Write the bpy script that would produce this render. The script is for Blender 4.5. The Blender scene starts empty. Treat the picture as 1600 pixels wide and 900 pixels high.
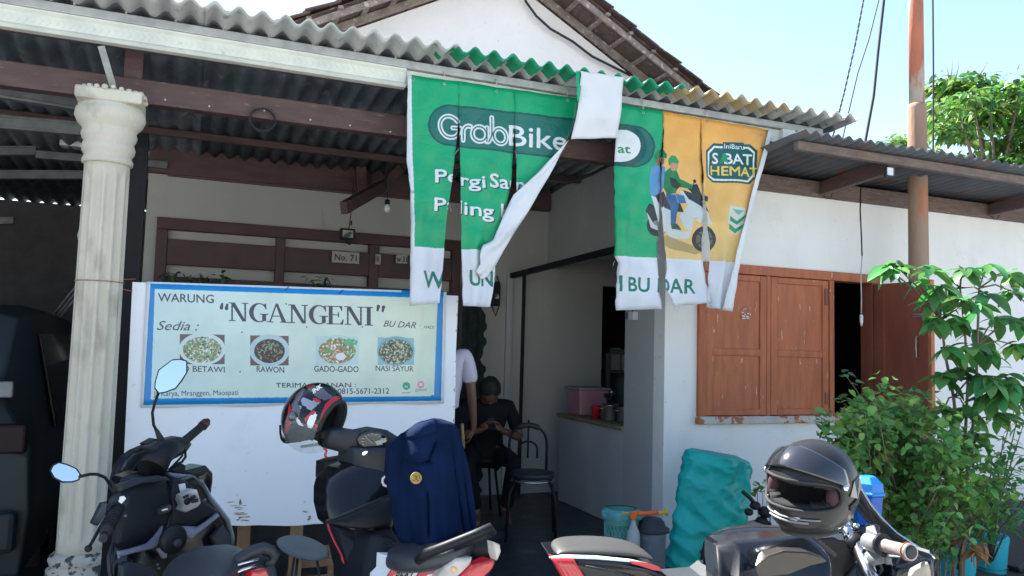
import bpy, bmesh, math, random
import numpy as np
from math import sin, cos, pi, radians, sqrt, atan2
from mathutils import Vector, Matrix, noise as mnoise
random.seed(7); RNG=np.random.default_rng(5)
C=bpy.context.scene.collection
S=bpy.context.scene
# ---------------------------------------------------------------- camera, sky, sun, exposure
F=1225.; EYE=1.6
YAW,PITCH,ROLL=radians(21.8),radians(4.3),radians(1.6)
cf=Vector((sin(YAW)*cos(PITCH),cos(YAW)*cos(PITCH),sin(PITCH)))
_r=Vector((cos(YAW),-sin(YAW),0)); _u=_r.cross(cf)
cr=cos(ROLL)*_r+sin(ROLL)*_u; cu=-sin(ROLL)*_r+cos(ROLL)*_u
O=Vector((0,0,EYE))
cam=bpy.data.cameras.new('camera'); cam.sensor_width=36; cam.lens=F/1600*36; cam.clip_end=500; cam.clip_start=.05
co=bpy.data.objects.new('camera',cam); C.objects.link(co); S.camera=co
m3=Matrix((cr,cu,-cf)).transposed(); co.matrix_world=Matrix.Translation(O)@m3.to_4x4()
SUN_EL,SUN_AZ=radians(50),radians(-28)      # azimuth measured from +Y towards +X: behind the house, to the left
w=bpy.data.worlds.new('World'); S.world=w; w.use_nodes=True
nt=w.node_tree; bg=nt.nodes['Background']; sk=nt.nodes.new('ShaderNodeTexSky'); sk.sky_type='NISHITA'
sk.sun_disc=False; sk.sun_elevation=SUN_EL; sk.sun_rotation=SUN_AZ; sk.air_density=1.15; sk.dust_density=.5; sk.ozone_density=1.15
nt.links.new(sk.outputs[0],bg.inputs[0]); bg.inputs[1].default_value=.077
sd=bpy.data.lights.new('sun','SUN'); sd.energy=5.0; sd.angle=radians(.5); sd.color=(1,.97,.92)
so=bpy.data.objects.new('sun',sd); C.objects.link(so)
sv=Vector((sin(SUN_AZ)*cos(SUN_EL),cos(SUN_AZ)*cos(SUN_EL),sin(SUN_EL))); so.rotation_euler=sv.to_track_quat('Z','Y').to_euler(); so.location=(0,20,30)
S.view_settings.view_transform='Standard'; S.view_settings.look='None'; S.view_settings.exposure=2.14; S.view_settings.gamma=1
# ---------------------------------------------------------------- measuring helpers (turn a measured sight line into a place in the yard)
def ray(x,y): return cf+cr*((x-800)/F)-cu*((y-450)/F)
def W(x,y,d): return O+ray(x,y)*d
def onY(x,y,Y): v=ray(x,y); return O+v*(Y/v.y)
def onX(x,y,X): v=ray(x,y); return O+v*(X/v.x)
def onZ(x,y,Z): v=ray(x,y); return O+v*((Z-EYE)/v.z)
V=Vector
# ---------------------------------------------------------------- objects
ORG={}
def setp(o,label=None,cat=None,group=None,kind=None):
    if label:o['label']=label
    if cat:o['category']=cat
    if group:o['group']=group
    if kind:o['kind']=kind
    return o
def thing(name,label,cat,loc=(0,0,0),group=None,kind=None):
    o=bpy.data.objects.new(name,None); o.empty_display_size=.1; C.objects.link(o); o.location=loc; ORG[o.name]=V(loc)
    return setp(o,label,cat,group,kind)
def link(name,me,mats,parent=None,smooth=False,label=None,loc=None):
    o=bpy.data.objects.new(name,me); C.objects.link(o)
    if parent:
        o.parent=parent
        if loc is not None: o.location=V(loc)-ORG[parent.name]; ORG[o.name]=V(loc)
        else:
            org=ORG[parent.name]; ORG[o.name]=org
            if org.length>0: me.transform(Matrix.Translation(-org))
    else: ORG[o.name]=V((0,0,0)) if loc is None else V(loc); 
    if loc is not None and not parent: o.location=loc
    if not isinstance(mats,(list,tuple)): mats=[mats]
    if len(me.materials)==0:
        for m in mats: me.materials.append(m)
    if smooth:
        me.polygons.foreach_set('use_smooth',[True]*len(me.polygons))
    if label:o['label']=label
    return o
class MB:
    """collects shapes into one mesh; world coordinates"""
    def __init__(s): s.b=bmesh.new(); s.mi=0
    def f(s,vs,mi=None,sm=False):
        try: f=s.b.faces.new(vs)
        except ValueError: return None
        f.material_index=s.mi if mi is None else mi; f.smooth=sm; return f
    def hexa(s,p,mi=None):
        v=[s.b.verts.new(q) for q in p]
        for q in ((3,2,1,0),(4,5,6,7),(0,1,5,4),(1,2,6,5),(2,3,7,6),(3,0,4,7)): s.f([v[i] for i in q],mi)
        return s
    def box(s,x0,y0,z0,x1,y1,z1,mi=None):
        return s.hexa([(x0,y0,z0),(x1,y0,z0),(x1,y1,z0),(x0,y1,z0),(x0,y0,z1),(x1,y0,z1),(x1,y1,z1),(x0,y1,z1)],mi)
    def bar(s,a,b,w,h,up=(0,0,1),mi=None):
        a,b=V(a),V(b); t=(b-a).normalized(); sd=t.cross(V(up)).normalized(); u=sd.cross(t).normalized()
        p=[]
        for e in (a,b):
            p.append([e-sd*w/2-u*h/2,e+sd*w/2-u*h/2,e+sd*w/2+u*h/2,e-sd*w/2+u*h/2])
        q=[p[0][0],p[0][1],p[1][1],p[1][0],p[0][3],p[0][2],p[1][2],p[1][3]]
        return s.hexa(q,mi)
    def rings(s,rs,closed=True,caps=True,mi=None,sm=True):
        vs=[[s.b.verts.new(p) for p in r] for r in rs]; n=len(rs[0])
        for i in range(len(vs)-1):
            for j in range(n if closed else n-1):
                k=(j+1)%n; s.f([vs[i][j],vs[i][k],vs[i+1][k],vs[i+1][j]],mi,sm)
        if caps and closed:
            s.f(vs[0][::-1],mi); s.f(vs[-1],mi)
        return s
    def tube(s,pts,r,n=8,mi=None,sm=True,caps=True):
        pts=[V(p) for p in pts]; rr=r if isinstance(r,(list,tuple)) else [r]*len(pts); rs=[]
        up=None
        for i,p in enumerate(pts):
            t=(pts[min(i+1,len(pts)-1)]-pts[max(i-1,0)]).normalized()
            if up is None: up=V((0,0,1)) if abs(t.z)<.9 else V((1,0,0))
            sd=t.cross(up).normalized(); up=sd.cross(t).normalized()
            rs.append([p+(sd*cos(2*pi*k/n)+up*sin(2*pi*k/n))*rr[i] for k in range(n)])
        return s.rings(rs,True,caps,mi,sm)
    def lathe(s,prof,c=(0,0,0),ax=(0,0,1),n=24,mi=None,sm=True,caps=True,sc=(1,1)):
        c=V(c); ax=V(ax).normalized(); a=ax.orthogonal().normalized(); b=ax.cross(a)
        if abs(ax.z)>.999: a=V((1,0,0)); b=V((0,1,0))
        return s.rings([[c+ax*h+(a*cos(2*pi*k/n)*sc[0]+b*sin(2*pi*k/n)*sc[1])*r for k in range(n)] for r,h in prof],True,caps,mi,sm)
    def prism(s,poly,vec,mi=None):
        vec=V(vec); a=[s.b.verts.new(V(p)) for p in poly]; b=[s.b.verts.new(V(p)+vec) for p in poly]; n=len(poly)
        s.f(a[::-1],mi); s.f(b,mi)
        for i in range(n): s.f([a[i],a[(i+1)%n],b[(i+1)%n],b[i]],mi)
        return s
    def pillow(s,poly,back,bulge=.02,mi=None,ins=(.0,.1,.3),hs=(0,.6,1)):
        """panel with a rounded front: outline, inset rings raised along -back"""
        poly=[V(p) for p in poly]; back=V(back); c=sum(poly,V())/len(poly); f=-back.normalized()
        rs=[[p+back for p in poly]]
        for i,h in zip(ins,hs): rs.append([p.lerp(c,i)+f*bulge*h for p in poly])
        vs=[[s.b.verts.new(p) for p in r] for r in rs]; n=len(poly)
        for i in range(len(vs)-1):
            for j in range(n):
                k=(j+1)%n; s.f([vs[i][j],vs[i][k],vs[i+1][k],vs[i+1][j]],mi,i>0)
        s.f(vs[0][::-1],mi); cc=s.b.verts.new(c+f*bulge*1.05)
        for j in range(n): s.f([vs[-1][j],vs[-1][(j+1)%n],cc],mi,True)
        return s
    def grid(s,fn,nu,nv,mi=None,sm=True,uv=None):
        vs=[[s.b.verts.new(fn(i/nu,j/nv)) for i in range(nu+1)] for j in range(nv+1)]
        if uv: l=s.b.loops.layers.uv.verify()
        for j in range(nv):
            for i in range(nu):
                f=s.f([vs[j][i],vs[j][i+1],vs[j+1][i+1],vs[j+1][i]],mi,sm)
                if uv and f:
                    for lp,(a,b) in zip(f.loops,((i,j),(i+1,j),(i+1,j+1),(i,j+1))): lp[l].uv=uv(a/nu,b/nv)
        return s
    def hull(s,pts,mi=None):
        vs=[s.b.verts.new(p) for p in pts]
        r=bmesh.ops.convex_hull(s.b,input=vs)
        for g in r['geom']:
            if isinstance(g,bmesh.types.BMFace): g.material_index=s.mi if mi is None else mi
        return s
    def ball(s,c,r,sc=(1,1,1),n=12,mi=None,rot=None):
        c=V(c); rs=[]
        for i in range(1,n):
            t=pi*i/n; ring=[]
            for k in range(n*2):
                a=pi*k/n; p=V((sin(t)*cos(a)*sc[0],sin(t)*sin(a)*sc[1],cos(t)*sc[2]))*r
                ring.append(c+(rot@p if rot else p))
            rs.append(ring)
        return s.rings(rs,True,True,mi)
    def out(s,name,mats,parent=None,bevel=0,smooth=None,label=None,recalc=True,seg=2,shade=False):
        if recalc: bmesh.ops.recalc_face_normals(s.b,faces=s.b.faces)
        me=bpy.data.meshes.new(name); s.b.to_mesh(me); s.b.free()
        o=link(name,me,mats,parent,False,label)
        if bevel:
            m=o.modifiers.new('bevel','BEVEL'); m.width=bevel; m.segments=seg; m.limit_method='ANGLE'; m.angle_limit=radians(40); m.harden_normals=False
        return o
def solo(o,label,cat,group=None,kind=None): return setp(o,label,cat,group,kind)
def dupe(o,name,parent,loc,rot=None,scale=None):
    c=o.copy(); c.name=name; C.objects.link(c); c.parent=parent; c.location=V(loc)-ORG[parent.name] if parent else loc
    if rot is not None: c.rotation_euler=rot
    if scale is not None: c.scale=scale
    return c
# ---------------------------------------------------------------- materials
def mat(name,c1,c2=None,scale=6,rough=.6,metal=0,bump=0,bscale=60,coat=0,stretch=(1,1,1),lo=.35,hi=.65,c3=None,s3=3,l3=.6,h3=.66,trans=0,spec=.5,rvar=0,ior=1.45,sss=0,alpha=None):
    m=bpy.data.materials.new(name); m.use_nodes=True; n=m.node_tree.nodes; L=m.node_tree.links; b=n['Principled BSDF']
    b.inputs['Roughness'].default_value=rough; b.inputs['Metallic'].default_value=metal; b.inputs['Coat Weight'].default_value=coat; b.inputs['Coat Roughness'].default_value=.08
    b.inputs['Transmission Weight'].default_value=trans; b.inputs['IOR'].default_value=ior; b.inputs['Specular IOR Level'].default_value=spec
    tc=n.new('ShaderNodeTexCoord'); mp=n.new('ShaderNodeMapping'); mp.inputs['Scale'].default_value=stretch; L.new(tc.outputs['Object'],mp.inputs[0])
    def nz(sc,d=5):
        t=n.new('ShaderNodeTexNoise'); t.inputs['Scale'].default_value=sc; t.inputs['Detail'].default_value=d; L.new(mp.outputs[0],t.inputs['Vector']); return t
    def ramp(src,a,bb):
        r=n.new('ShaderNodeMapRange'); r.inputs['From Min'].default_value=a; r.inputs['From Max'].default_value=bb; L.new(src,r.inputs['Value']); return r.outputs[0]
    def mix(fac,a,bb):
        x=n.new('ShaderNodeMix'); x.data_type='RGBA'; L.new(fac,x.inputs[0])
        for i,v in ((6,a),(7,bb)):
            if hasattr(v,'is_linked') or not isinstance(v,(tuple,list)): L.new(v,x.inputs[i])
            else: x.inputs[i].default_value=(*v,1)
        return x.outputs[2]
    c2=c2 or tuple(v*.82 for v in c1)
    t=nz(scale); col=mix(ramp(t.outputs[0],lo,hi),c1,c2)
    if c3:
        t3=nz(s3,8); col=mix(ramp(t3.outputs[0],l3,h3),col,c3)
    L.new(col,b.inputs['Base Color'])
    if rvar: 
        rr=n.new('ShaderNodeMapRange'); rr.inputs['To Min'].default_value=max(0,rough-rvar); rr.inputs['To Max'].default_value=min(1,rough+rvar); L.new(nz(scale*2).outputs[0],rr.inputs['Value']); L.new(rr.outputs[0],b.inputs['Roughness'])
    if bump:
        bp=n.new('ShaderNodeBump'); bp.inputs['Strength'].default_value=bump; bp.inputs['Distance'].default_value=.01; L.new(nz(bscale,6).outputs[0],bp.inputs['Height']); L.new(bp.outputs[0],b.inputs['Normal'])
    if alpha is not None: b.inputs['Alpha'].default_value=alpha
    return m
def creased(m,sc=9,st=.6):
    n=m.node_tree.nodes; L=m.node_tree.links; b=n['Principled BSDF']; tc=n.new('ShaderNodeTexCoord'); nz=n.new('ShaderNodeTexNoise'); nz.inputs['Scale'].default_value=sc*.6; L.new(tc.outputs['Object'],nz.inputs[0])
    ad=n.new('ShaderNodeVectorMath'); ad.operation='MULTIPLY_ADD'; ad.inputs[1].default_value=(.25,.25,.25); L.new(nz.outputs[1],ad.inputs[0]); L.new(tc.outputs['Object'],ad.inputs[2])
    prev=b.inputs['Normal'].links[0].from_socket if b.inputs['Normal'].links else None
    for s_,w_ in ((sc,1),(sc*2.3,.5)):
        vo=n.new('ShaderNodeTexVoronoi'); vo.feature='F1'; vo.distance='CHEBYCHEV'; vo.inputs['Scale'].default_value=s_; L.new(ad.outputs[0],vo.inputs['Vector'])
        bp=n.new('ShaderNodeBump'); bp.inputs['Strength'].default_value=st*w_; bp.inputs['Distance'].default_value=.05/s_*4; L.new(vo.outputs[0],bp.inputs['Height'])
        if prev: L.new(prev,bp.inputs['Normal'])
        prev=bp.outputs[0]
    L.new(prev,b.inputs['Normal'])
def wallmat(name,c,dirt=(.33,.32,.3),amt=.35,bump=.25,streak=.5):
    m=mat(name,c,tuple(v*.93 for v in c),1.3,.85,bump=bump,bscale=90,lo=.3,hi=.7)
    n=m.node_tree.nodes; L=m.node_tree.links; b=n['Principled BSDF']; src=b.inputs['Base Color'].links[0].from_socket
    tc=n.new('ShaderNodeTexCoord')
    def lay(src,scl,sc,a,bb,am,colr,det=8):
        mp=n.new('ShaderNodeMapping'); mp.inputs['Scale'].default_value=scl; L.new(tc.outputs['Object'],mp.inputs[0])
        t=n.new('ShaderNodeTexNoise'); t.inputs['Scale'].default_value=sc; t.inputs['Detail'].default_value=det; t.inputs['Roughness'].default_value=.65; L.new(mp.outputs[0],t.inputs['Vector'])
        r=n.new('ShaderNodeMapRange'); r.inputs['From Min'].default_value=a; r.inputs['From Max'].default_value=bb; r.inputs['To Max'].default_value=am; L.new(t.outputs[0],r.inputs['Value'])
        x=n.new('ShaderNodeMix'); x.data_type='RGBA'; L.new(r.outputs[0],x.inputs[0]); L.new(src,x.inputs[6]); x.inputs[7].default_value=(*colr,1); return x.outputs[2]
    s=lay(src,(1,1,.3),3.5,.5,.8,amt*streak*.6,dirt)
    s=lay(s,(1,1,1),2.2,.55,.75,amt*.7,tuple(v*1.3 for v in dirt))
    s=lay(s,(1,1,1),26,.66,.72,amt*1.2,dirt,3)
    s=lay(s,(3,3,.35),3.1,.58,.72,amt*.8,tuple(v*.8 for v in dirt)) if 0 else s
    s=lay(s,(1,1,1),1.1,.56,.60,amt*.25,(.6,.6,.6),10)
    L.new(s,b.inputs['Base Color']); return m
def lin(r,g,b): return tuple(((v/255+.055)/1.055)**2.4 if v>10 else v/255/12.92 for v in (r,g,b))
M={}
M['white']=wallmat('white_plaster',(.80,.80,.79),amt=.4)
M['gable']=wallmat('gable_plaster',(.80,.77,.77),amt=.3)
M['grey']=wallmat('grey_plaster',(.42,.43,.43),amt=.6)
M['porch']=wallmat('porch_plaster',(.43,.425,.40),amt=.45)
M['tile_w']=wallmat('counter_plaster',(.46,.48,.49),amt=.5)
M['ground']=mat('dusty_concrete_yard',(.37,.375,.365),(.30,.305,.295),3,.9,bump=.5,bscale=120,c3=(.45,.42,.38),s3=.8)
M['floor']=mat('dark_floor_tile',(.03,.042,.048),(.02,.028,.033),4,.35,bump=.1,c3=(.09,.1,.1),s3=5,rvar=.1)
M['asb']=mat('fibre_cement',(.52,.53,.50),(.40,.41,.39),5,.9,bump=.3,bscale=80,c3=(.25,.25,.24),s3=14,l3=.6,h3=.72)
M['asbgreen']=mat('green_painted_cement',(.012,.30,.15),(.01,.22,.12),6,.6,bump=.2,c3=(.3,.33,.3),s3=9,l3=.62,h3=.68)
M['asborange']=mat('ochre_painted_cement',(.44,.33,.17),(.36,.29,.17),6,.6,bump=.2,c3=(.34,.34,.32),s3=9,l3=.55,h3=.66)
M['soffit']=mat('shaded_fibre_cement',(.22,.255,.28),(.14,.165,.185),4,.85,bump=.3,bscale=60,c3=(.33,.36,.38),s3=7,l3=.58,h3=.72)  # darker bluish copy of the cement, porch shade put into its colour
M['fascia']=mat('cream_pressed_steel',(.66,.68,.60),(.56,.58,.53),7,.5,bump=.15,c3=(.42,.42,.38),s3=10,l3=.66,h3=.74)
M['zinc']=mat('galvanised_steel',(.42,.43,.42),(.3,.31,.31),12,.5,metal=.35,bump=.1)
M['zincd']=mat('dull_galvanised_steel',(.20,.21,.215),(.13,.14,.145),9,.6,metal=.3,bump=.1)
M['brown']=mat('brown_painted_wood',(.11,.065,.062),(.08,.047,.046),5,.6,bump=.3,bscale=40,stretch=(1,1,4),c3=(.16,.12,.1),s3=12,l3=.64,h3=.7)
M['brown2']=mat('weathered_brown_wood',(.17,.12,.10),(.11,.08,.07),7,.75,bump=.4,bscale=40,stretch=(1,6,6),c3=(.25,.2,.17),s3=14,l3=.6,h3=.7)
M['frame']=mat('dark_maroon_wood',(.075,.035,.035),(.055,.025,.027),6,.5,bump=.15)
M['ochre']=mat('terracotta_painted_wood',(.45,.14,.058),(.35,.105,.046),5,.6,bump=.5,bscale=30,stretch=(4,4,.6),c3=(.5,.42,.36),s3=15,l3=.675,h3=.70)
M['maroon']=mat('maroon_painted_wood',(.25,.078,.05),(.19,.058,.04),3,.45,bump=.2,bscale=30,stretch=(3,3,.7),c3=(.3,.22,.18),s3=15,l3=.72,h3=.74)
M['peel']=mat('peeling_sill_paint',(.5,.47,.44),(.42,.4,.38),8,.8,bump=.6,bscale=40,c3=(.36,.13,.07),s3=11,l3=.52,h3=.56)
M['wood']=mat('raw_timber',(.33,.19,.10),(.22,.12,.06),8,.7,bump=.4,bscale=30,stretch=(1,1,.2))
M['greywood']=mat('grey_weathered_rafter',(.27,.22,.19),(.17,.13,.12),9,.8,bump=.5,bscale=40,c3=(.4,.36,.33),s3=20,l3=.58,h3=.66)
M['tileroof']=mat('old_clay_tile',(.13,.075,.06),(.07,.05,.045),9,.85,bump=.6,bscale=50,c3=(.2,.19,.17),s3=16,l3=.6,h3=.7)
M['rust']=mat('rusty_grey_steel',(.42,.13,.075),(.26,.10,.065),14,.75,bump=.4,bscale=50,stretch=(1,1,.22),c3=(.36,.32,.28),s3=7,l3=.53,h3=.58)
M['pillar']=mat('cream_concrete',(.60,.56,.46),(.50,.47,.39),3,.85,bump=.45,bscale=70,stretch=(1,1,.5),c3=(.30,.28,.23),s3=7,l3=.55,h3=.75)
M['pillarb']=mat('mouldy_concrete',(.52,.5,.44),(.4,.38,.33),6,.9,bump=.6,bscale=70,c3=(.07,.07,.06),s3=22,l3=.52,h3=.58)
M['board']=wallmat('board_white_paint',(.80,.83,.86),amt=.3,bump=.1,streak=.3)
M['edge']=mat('chipped_edge',(.5,.45,.4),(.4,.3,.24),30,.8)
M['black']=mat('matt_black_plastic',(.012,.014,.018),(.008,.010,.013),6,.5,bump=.06,bscale=200,c3=(.03,.03,.03),s3=9,l3=.64,h3=.8,rvar=.08,spec=.3)
M['gloss']=mat('gloss_black_paint',(.006,.007,.009),(.008,.009,.011),6,.2,coat=.35,c3=(.03,.03,.028),s3=12,l3=.66,h3=.9,spec=.3)
M['dgrey']=mat('dark_grey_plastic',(.030,.035,.044),(.022,.026,.033),5,.45,bump=.1,bscale=250,c3=(.06,.06,.06),s3=9,l3=.62,h3=.8,spec=.35)
M['seat']=mat('grey_seat_vinyl',(.04,.046,.055),(.03,.035,.042),4,.42,bump=.2,bscale=300)
M['seatl']=mat('light_grey_seat_vinyl',(.055,.054,.053),(.045,.044,.043),4,.4,bump=.15,bscale=300)
M['rubber']=mat('black_rubber',(.02,.02,.02),(.03,.03,.03),9,.8,bump=.2)
M['stripe']=mat('lilac_grey_trim',(.22,.23,.30),(.18,.19,.25),6,.35)
M['chrome']=mat('chrome',(.7,.7,.7),(.55,.55,.55),8,.18,metal=1)
M['steel']=mat('brushed_aluminium',(.5,.5,.5),(.38,.38,.38),8,.32,metal=.9,bump=.05)
M['mirror']=mat('mirror_glass',(.85,.9,.92),(.8,.86,.9),3,.02,metal=1)
M['red']=mat('red_paint',(.5,.02,.025),(.42,.015,.02),6,.25,coat=.5)
M['lens']=mat('red_lens',(.62,.02,.03),(.45,.012,.02),18,.12,coat=1)
M['clens']=mat('clear_lens',(.55,.52,.48),(.35,.33,.3),14,.12,coat=1,c3=(.1,.1,.1),s3=10,l3=.55,h3=.6)
M['bwhite']=mat('white_gloss_paint',(.75,.78,.8),(.68,.71,.74),6,.2,coat=.5)
M['navy']=mat('navy_fabric',(.004,.014,.050),(.003,.010,.034),9,.9,bump=.25,bscale=350,spec=.1)
M['gold']=mat('gold_patch',(.42,.27,.05),(.28,.16,.03),60,.5)
M['sack']=mat('teal_woven_sack',(.006,.47,.42),(.004,.38,.345),5,.42,bump=.25,bscale=230,c3=(.02,.52,.47),s3=7,l3=.58,h3=.8)
creased(M['sack'],9,.16)
M['leafd']=mat('green_print',(.0,.14,.11),None,6,.5)
M['basket']=mat('sea_green_plastic',(.14,.42,.38),(.11,.34,.31),6,.4)
M['bin']=mat('blue_grey_plastic',(.15,.19,.22),(.11,.14,.17),5,.5,c3=(.2,.2,.2),s3=12)
M['bindark']=mat('charcoal_plastic',(.03,.035,.045),None,5,.5)
M['orange']=mat('orange_plastic',(.75,.15,.03),(.65,.12,.02),6,.35)
M['yellow']=mat('yellow_plastic',(.65,.42,.04),(.55,.34,.03),6,.4)
M['clear']=mat('frosted_plastic',(.55,.62,.6),None,6,.3,alpha=.65)
M['blue']=mat('blue_plastic',(.012,.20,.62),(.01,.16,.5),4,.4,c3=(.1,.25,.5),s3=16,l3=.66,h3=.72)
M['cyan']=mat('cyan_plastic',(.02,.42,.55),(.015,.34,.46),4,.45,c3=(.12,.3,.33),s3=12,l3=.62,h3=.7)
M['concrete']=mat('grey_concrete',(.28,.29,.27),(.2,.21,.2),5,.9,bump=.6,bscale=50,c3=(.12,.13,.11),s3=7,l3=.55,h3=.65)
M['soil']=mat('dark_soil',(.07,.055,.04),(.04,.035,.028),14,.95,bump=.8,bscale=30)
M['bark']=mat('grey_brown_bark',(.20,.16,.12),(.12,.09,.07),20,.9,bump=.6,bscale=60,stretch=(1,1,.3))
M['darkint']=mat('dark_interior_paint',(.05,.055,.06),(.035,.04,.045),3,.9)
M['redbrick']=mat('dark_carport_wall',(.10,.10,.11),(.075,.075,.085),6,.9,bump=.4)  # even dark bluish grey over the carport walls
M['carpaint']=mat('dark_teal_car_paint',(.022,.032,.037),(.017,.026,.030),3,.45,spec=.25)
M['carglass']=mat('tinted_glass',(.012,.016,.018),None,3,.08,coat=.5)
M['skin']=mat('brown_skin',(.17,.088,.06),(.14,.07,.048),9,.55,bump=.05)
M['hair']=mat('black_hair',(.012,.011,.011),(.02,.018,.017),60,.6,bump=.6,bscale=120)
M['shirtw']=mat('lilac_white_cotton',(.62,.60,.70),(.54,.52,.62),5,.85,bump=.2,bscale=25)
M['shirtb']=mat('black_cotton',(.004,.005,.008),(.003,.004,.006),5,.9,bump=.2,bscale=25)
M['khaki']=mat('khaki_cloth',(.35,.28,.12),None,5,.9)
M['pink']=mat('pink_translucent_plastic',(.45,.22,.28),(.38,.18,.24),5,.4)
M['redp']=mat('red_plastic',(.6,.015,.03),None,5,.35)
M['screen']=mat('phone_glass',(.02,.02,.025),None,5,.1)
M['bulb']=mat('frosted_bulb',(.75,.78,.76),None,5,.3)
M['plate']=mat('cream_number_plate',(.45,.43,.38),(.36,.34,.3),9,.6)
M['ink']=mat('black_ink',(.02,.02,.02),None,5,.7)
M['wlet']=mat('white_lettering',(.8,.8,.8),None,5,.4)
M['wire']=mat('black_cable',(.02,.022,.024),None,5,.6)
M['wirew']=mat('white_cable',(.5,.5,.48),None,5,.6)
M['string']=mat('orange_string',(.4,.13,.07),None,5,.8)
M['brass']=mat('dull_metal_handle',(.35,.33,.3),None,5,.4,metal=.6)
M['trim']=mat('counter_edge',(.26,.22,.12),(.2,.17,.09),7,.6)
M['vback']=mat('vinyl_backside',(.66,.68,.70),(.58,.60,.63),3,.55,bump=.25,bscale=12,c3=(.5,.5,.5),s3=6,l3=.6,h3=.8)
M['tank']=mat('black_metallic_tank',(.008,.010,.014),(.006,.007,.009),5,.15,coat=.5,spec=.4)
M['gun']=mat('gunmetal_shell',(.02,.019,.018),(.016,.015,.015),5,.32,coat=.12,spec=.28)
M['visor']=mat('smoked_visor',(.02,.02,.024),None,5,.06,coat=1)
M['lining']=mat('black_lining',(.015,.015,.018),None,5,.95,bump=.3)
M['liningr']=mat('maroon_lining',(.055,.025,.03),None,5,.9)
M['clearv']=mat('clear_visor',(.6,.7,.72),None,5,.05,alpha=.16)
def leafmat(name,c1,c2,c3,rough=.4):
    m=mat(name,c1,c2,2.2,rough,c3=c3,s3=3.5,l3=.55,h3=.7,spec=.4)
    n=m.node_tree.nodes; L=m.node_tree.links; b=n['Principled BSDF']
    # each leaf its own tint, and light passing through
    oi=n.new('ShaderNodeObjectInfo'); hs=n.new('ShaderNodeHueSaturation'); src=b.inputs['Base Color'].links[0].from_socket
    ge=n.new('ShaderNodeNewGeometry'); ad=n.new('ShaderNodeMath'); ad.operation='ADD'; L.new(oi.outputs['Random'],ad.inputs[0]); L.new(ge.outputs['Random Per Island'],ad.inputs[1])
    fr=n.new('ShaderNodeMath'); fr.operation='FRACT'; L.new(ad.outputs[0],fr.inputs[0])
    mr=n.new('ShaderNodeMapRange'); mr.inputs['To Min'].default_value=.55; mr.inputs['To Max'].default_value=1.6; L.new(fr.outputs[0],mr.inputs['Value']); L.new(mr.outputs[0],hs.inputs['Value'])
    f2=n.new('ShaderNodeMath'); f2.operation='MULTIPLY'; f2.inputs[1].default_value=7.3; L.new(fr.outputs[0],f2.inputs[0]); f3=n.new('ShaderNodeMath'); f3.operation='FRACT'; L.new(f2.outputs[0],f3.inputs[0])
    mh=n.new('ShaderNodeMapRange'); mh.inputs['To Min'].default_value=.455; mh.inputs['To Max'].default_value=.525; L.new(f3.outputs[0],mh.inputs['Value']); L.new(mh.outputs[0],hs.inputs['Hue'])
    L.new(src,hs.inputs['Color']); L.new(hs.outputs[0],b.inputs['Base Color'])
    tr=n.new('ShaderNodeBsdfTranslucent'); mx=n.new('ShaderNodeMixShader'); mx.inputs[0].default_value=.3
    g=n.new('ShaderNodeHueSaturation'); g.inputs['Value'].default_value=1.35; L.new(hs.outputs[0],g.inputs['Color']); L.new(g.outputs[0],tr.inputs[0])
    L.new(b.outputs[0],mx.inputs[1]); L.new(tr.outputs[0],mx.inputs[2]); L.new(mx.outputs[0],n['Material Output'].inputs[0]); return m
M['leafA']=leafmat('round_leaf_green',(.12,.29,.065),(.07,.19,.055),(.27,.42,.07))
M['leafB']=leafmat('big_leaf_green',(.07,.24,.055),(.045,.15,.045),(.15,.36,.06))
M['leafT']=leafmat('tree_leaf_green',(.09,.22,.035),(.05,.13,.035),(.2,.34,.045))
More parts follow.
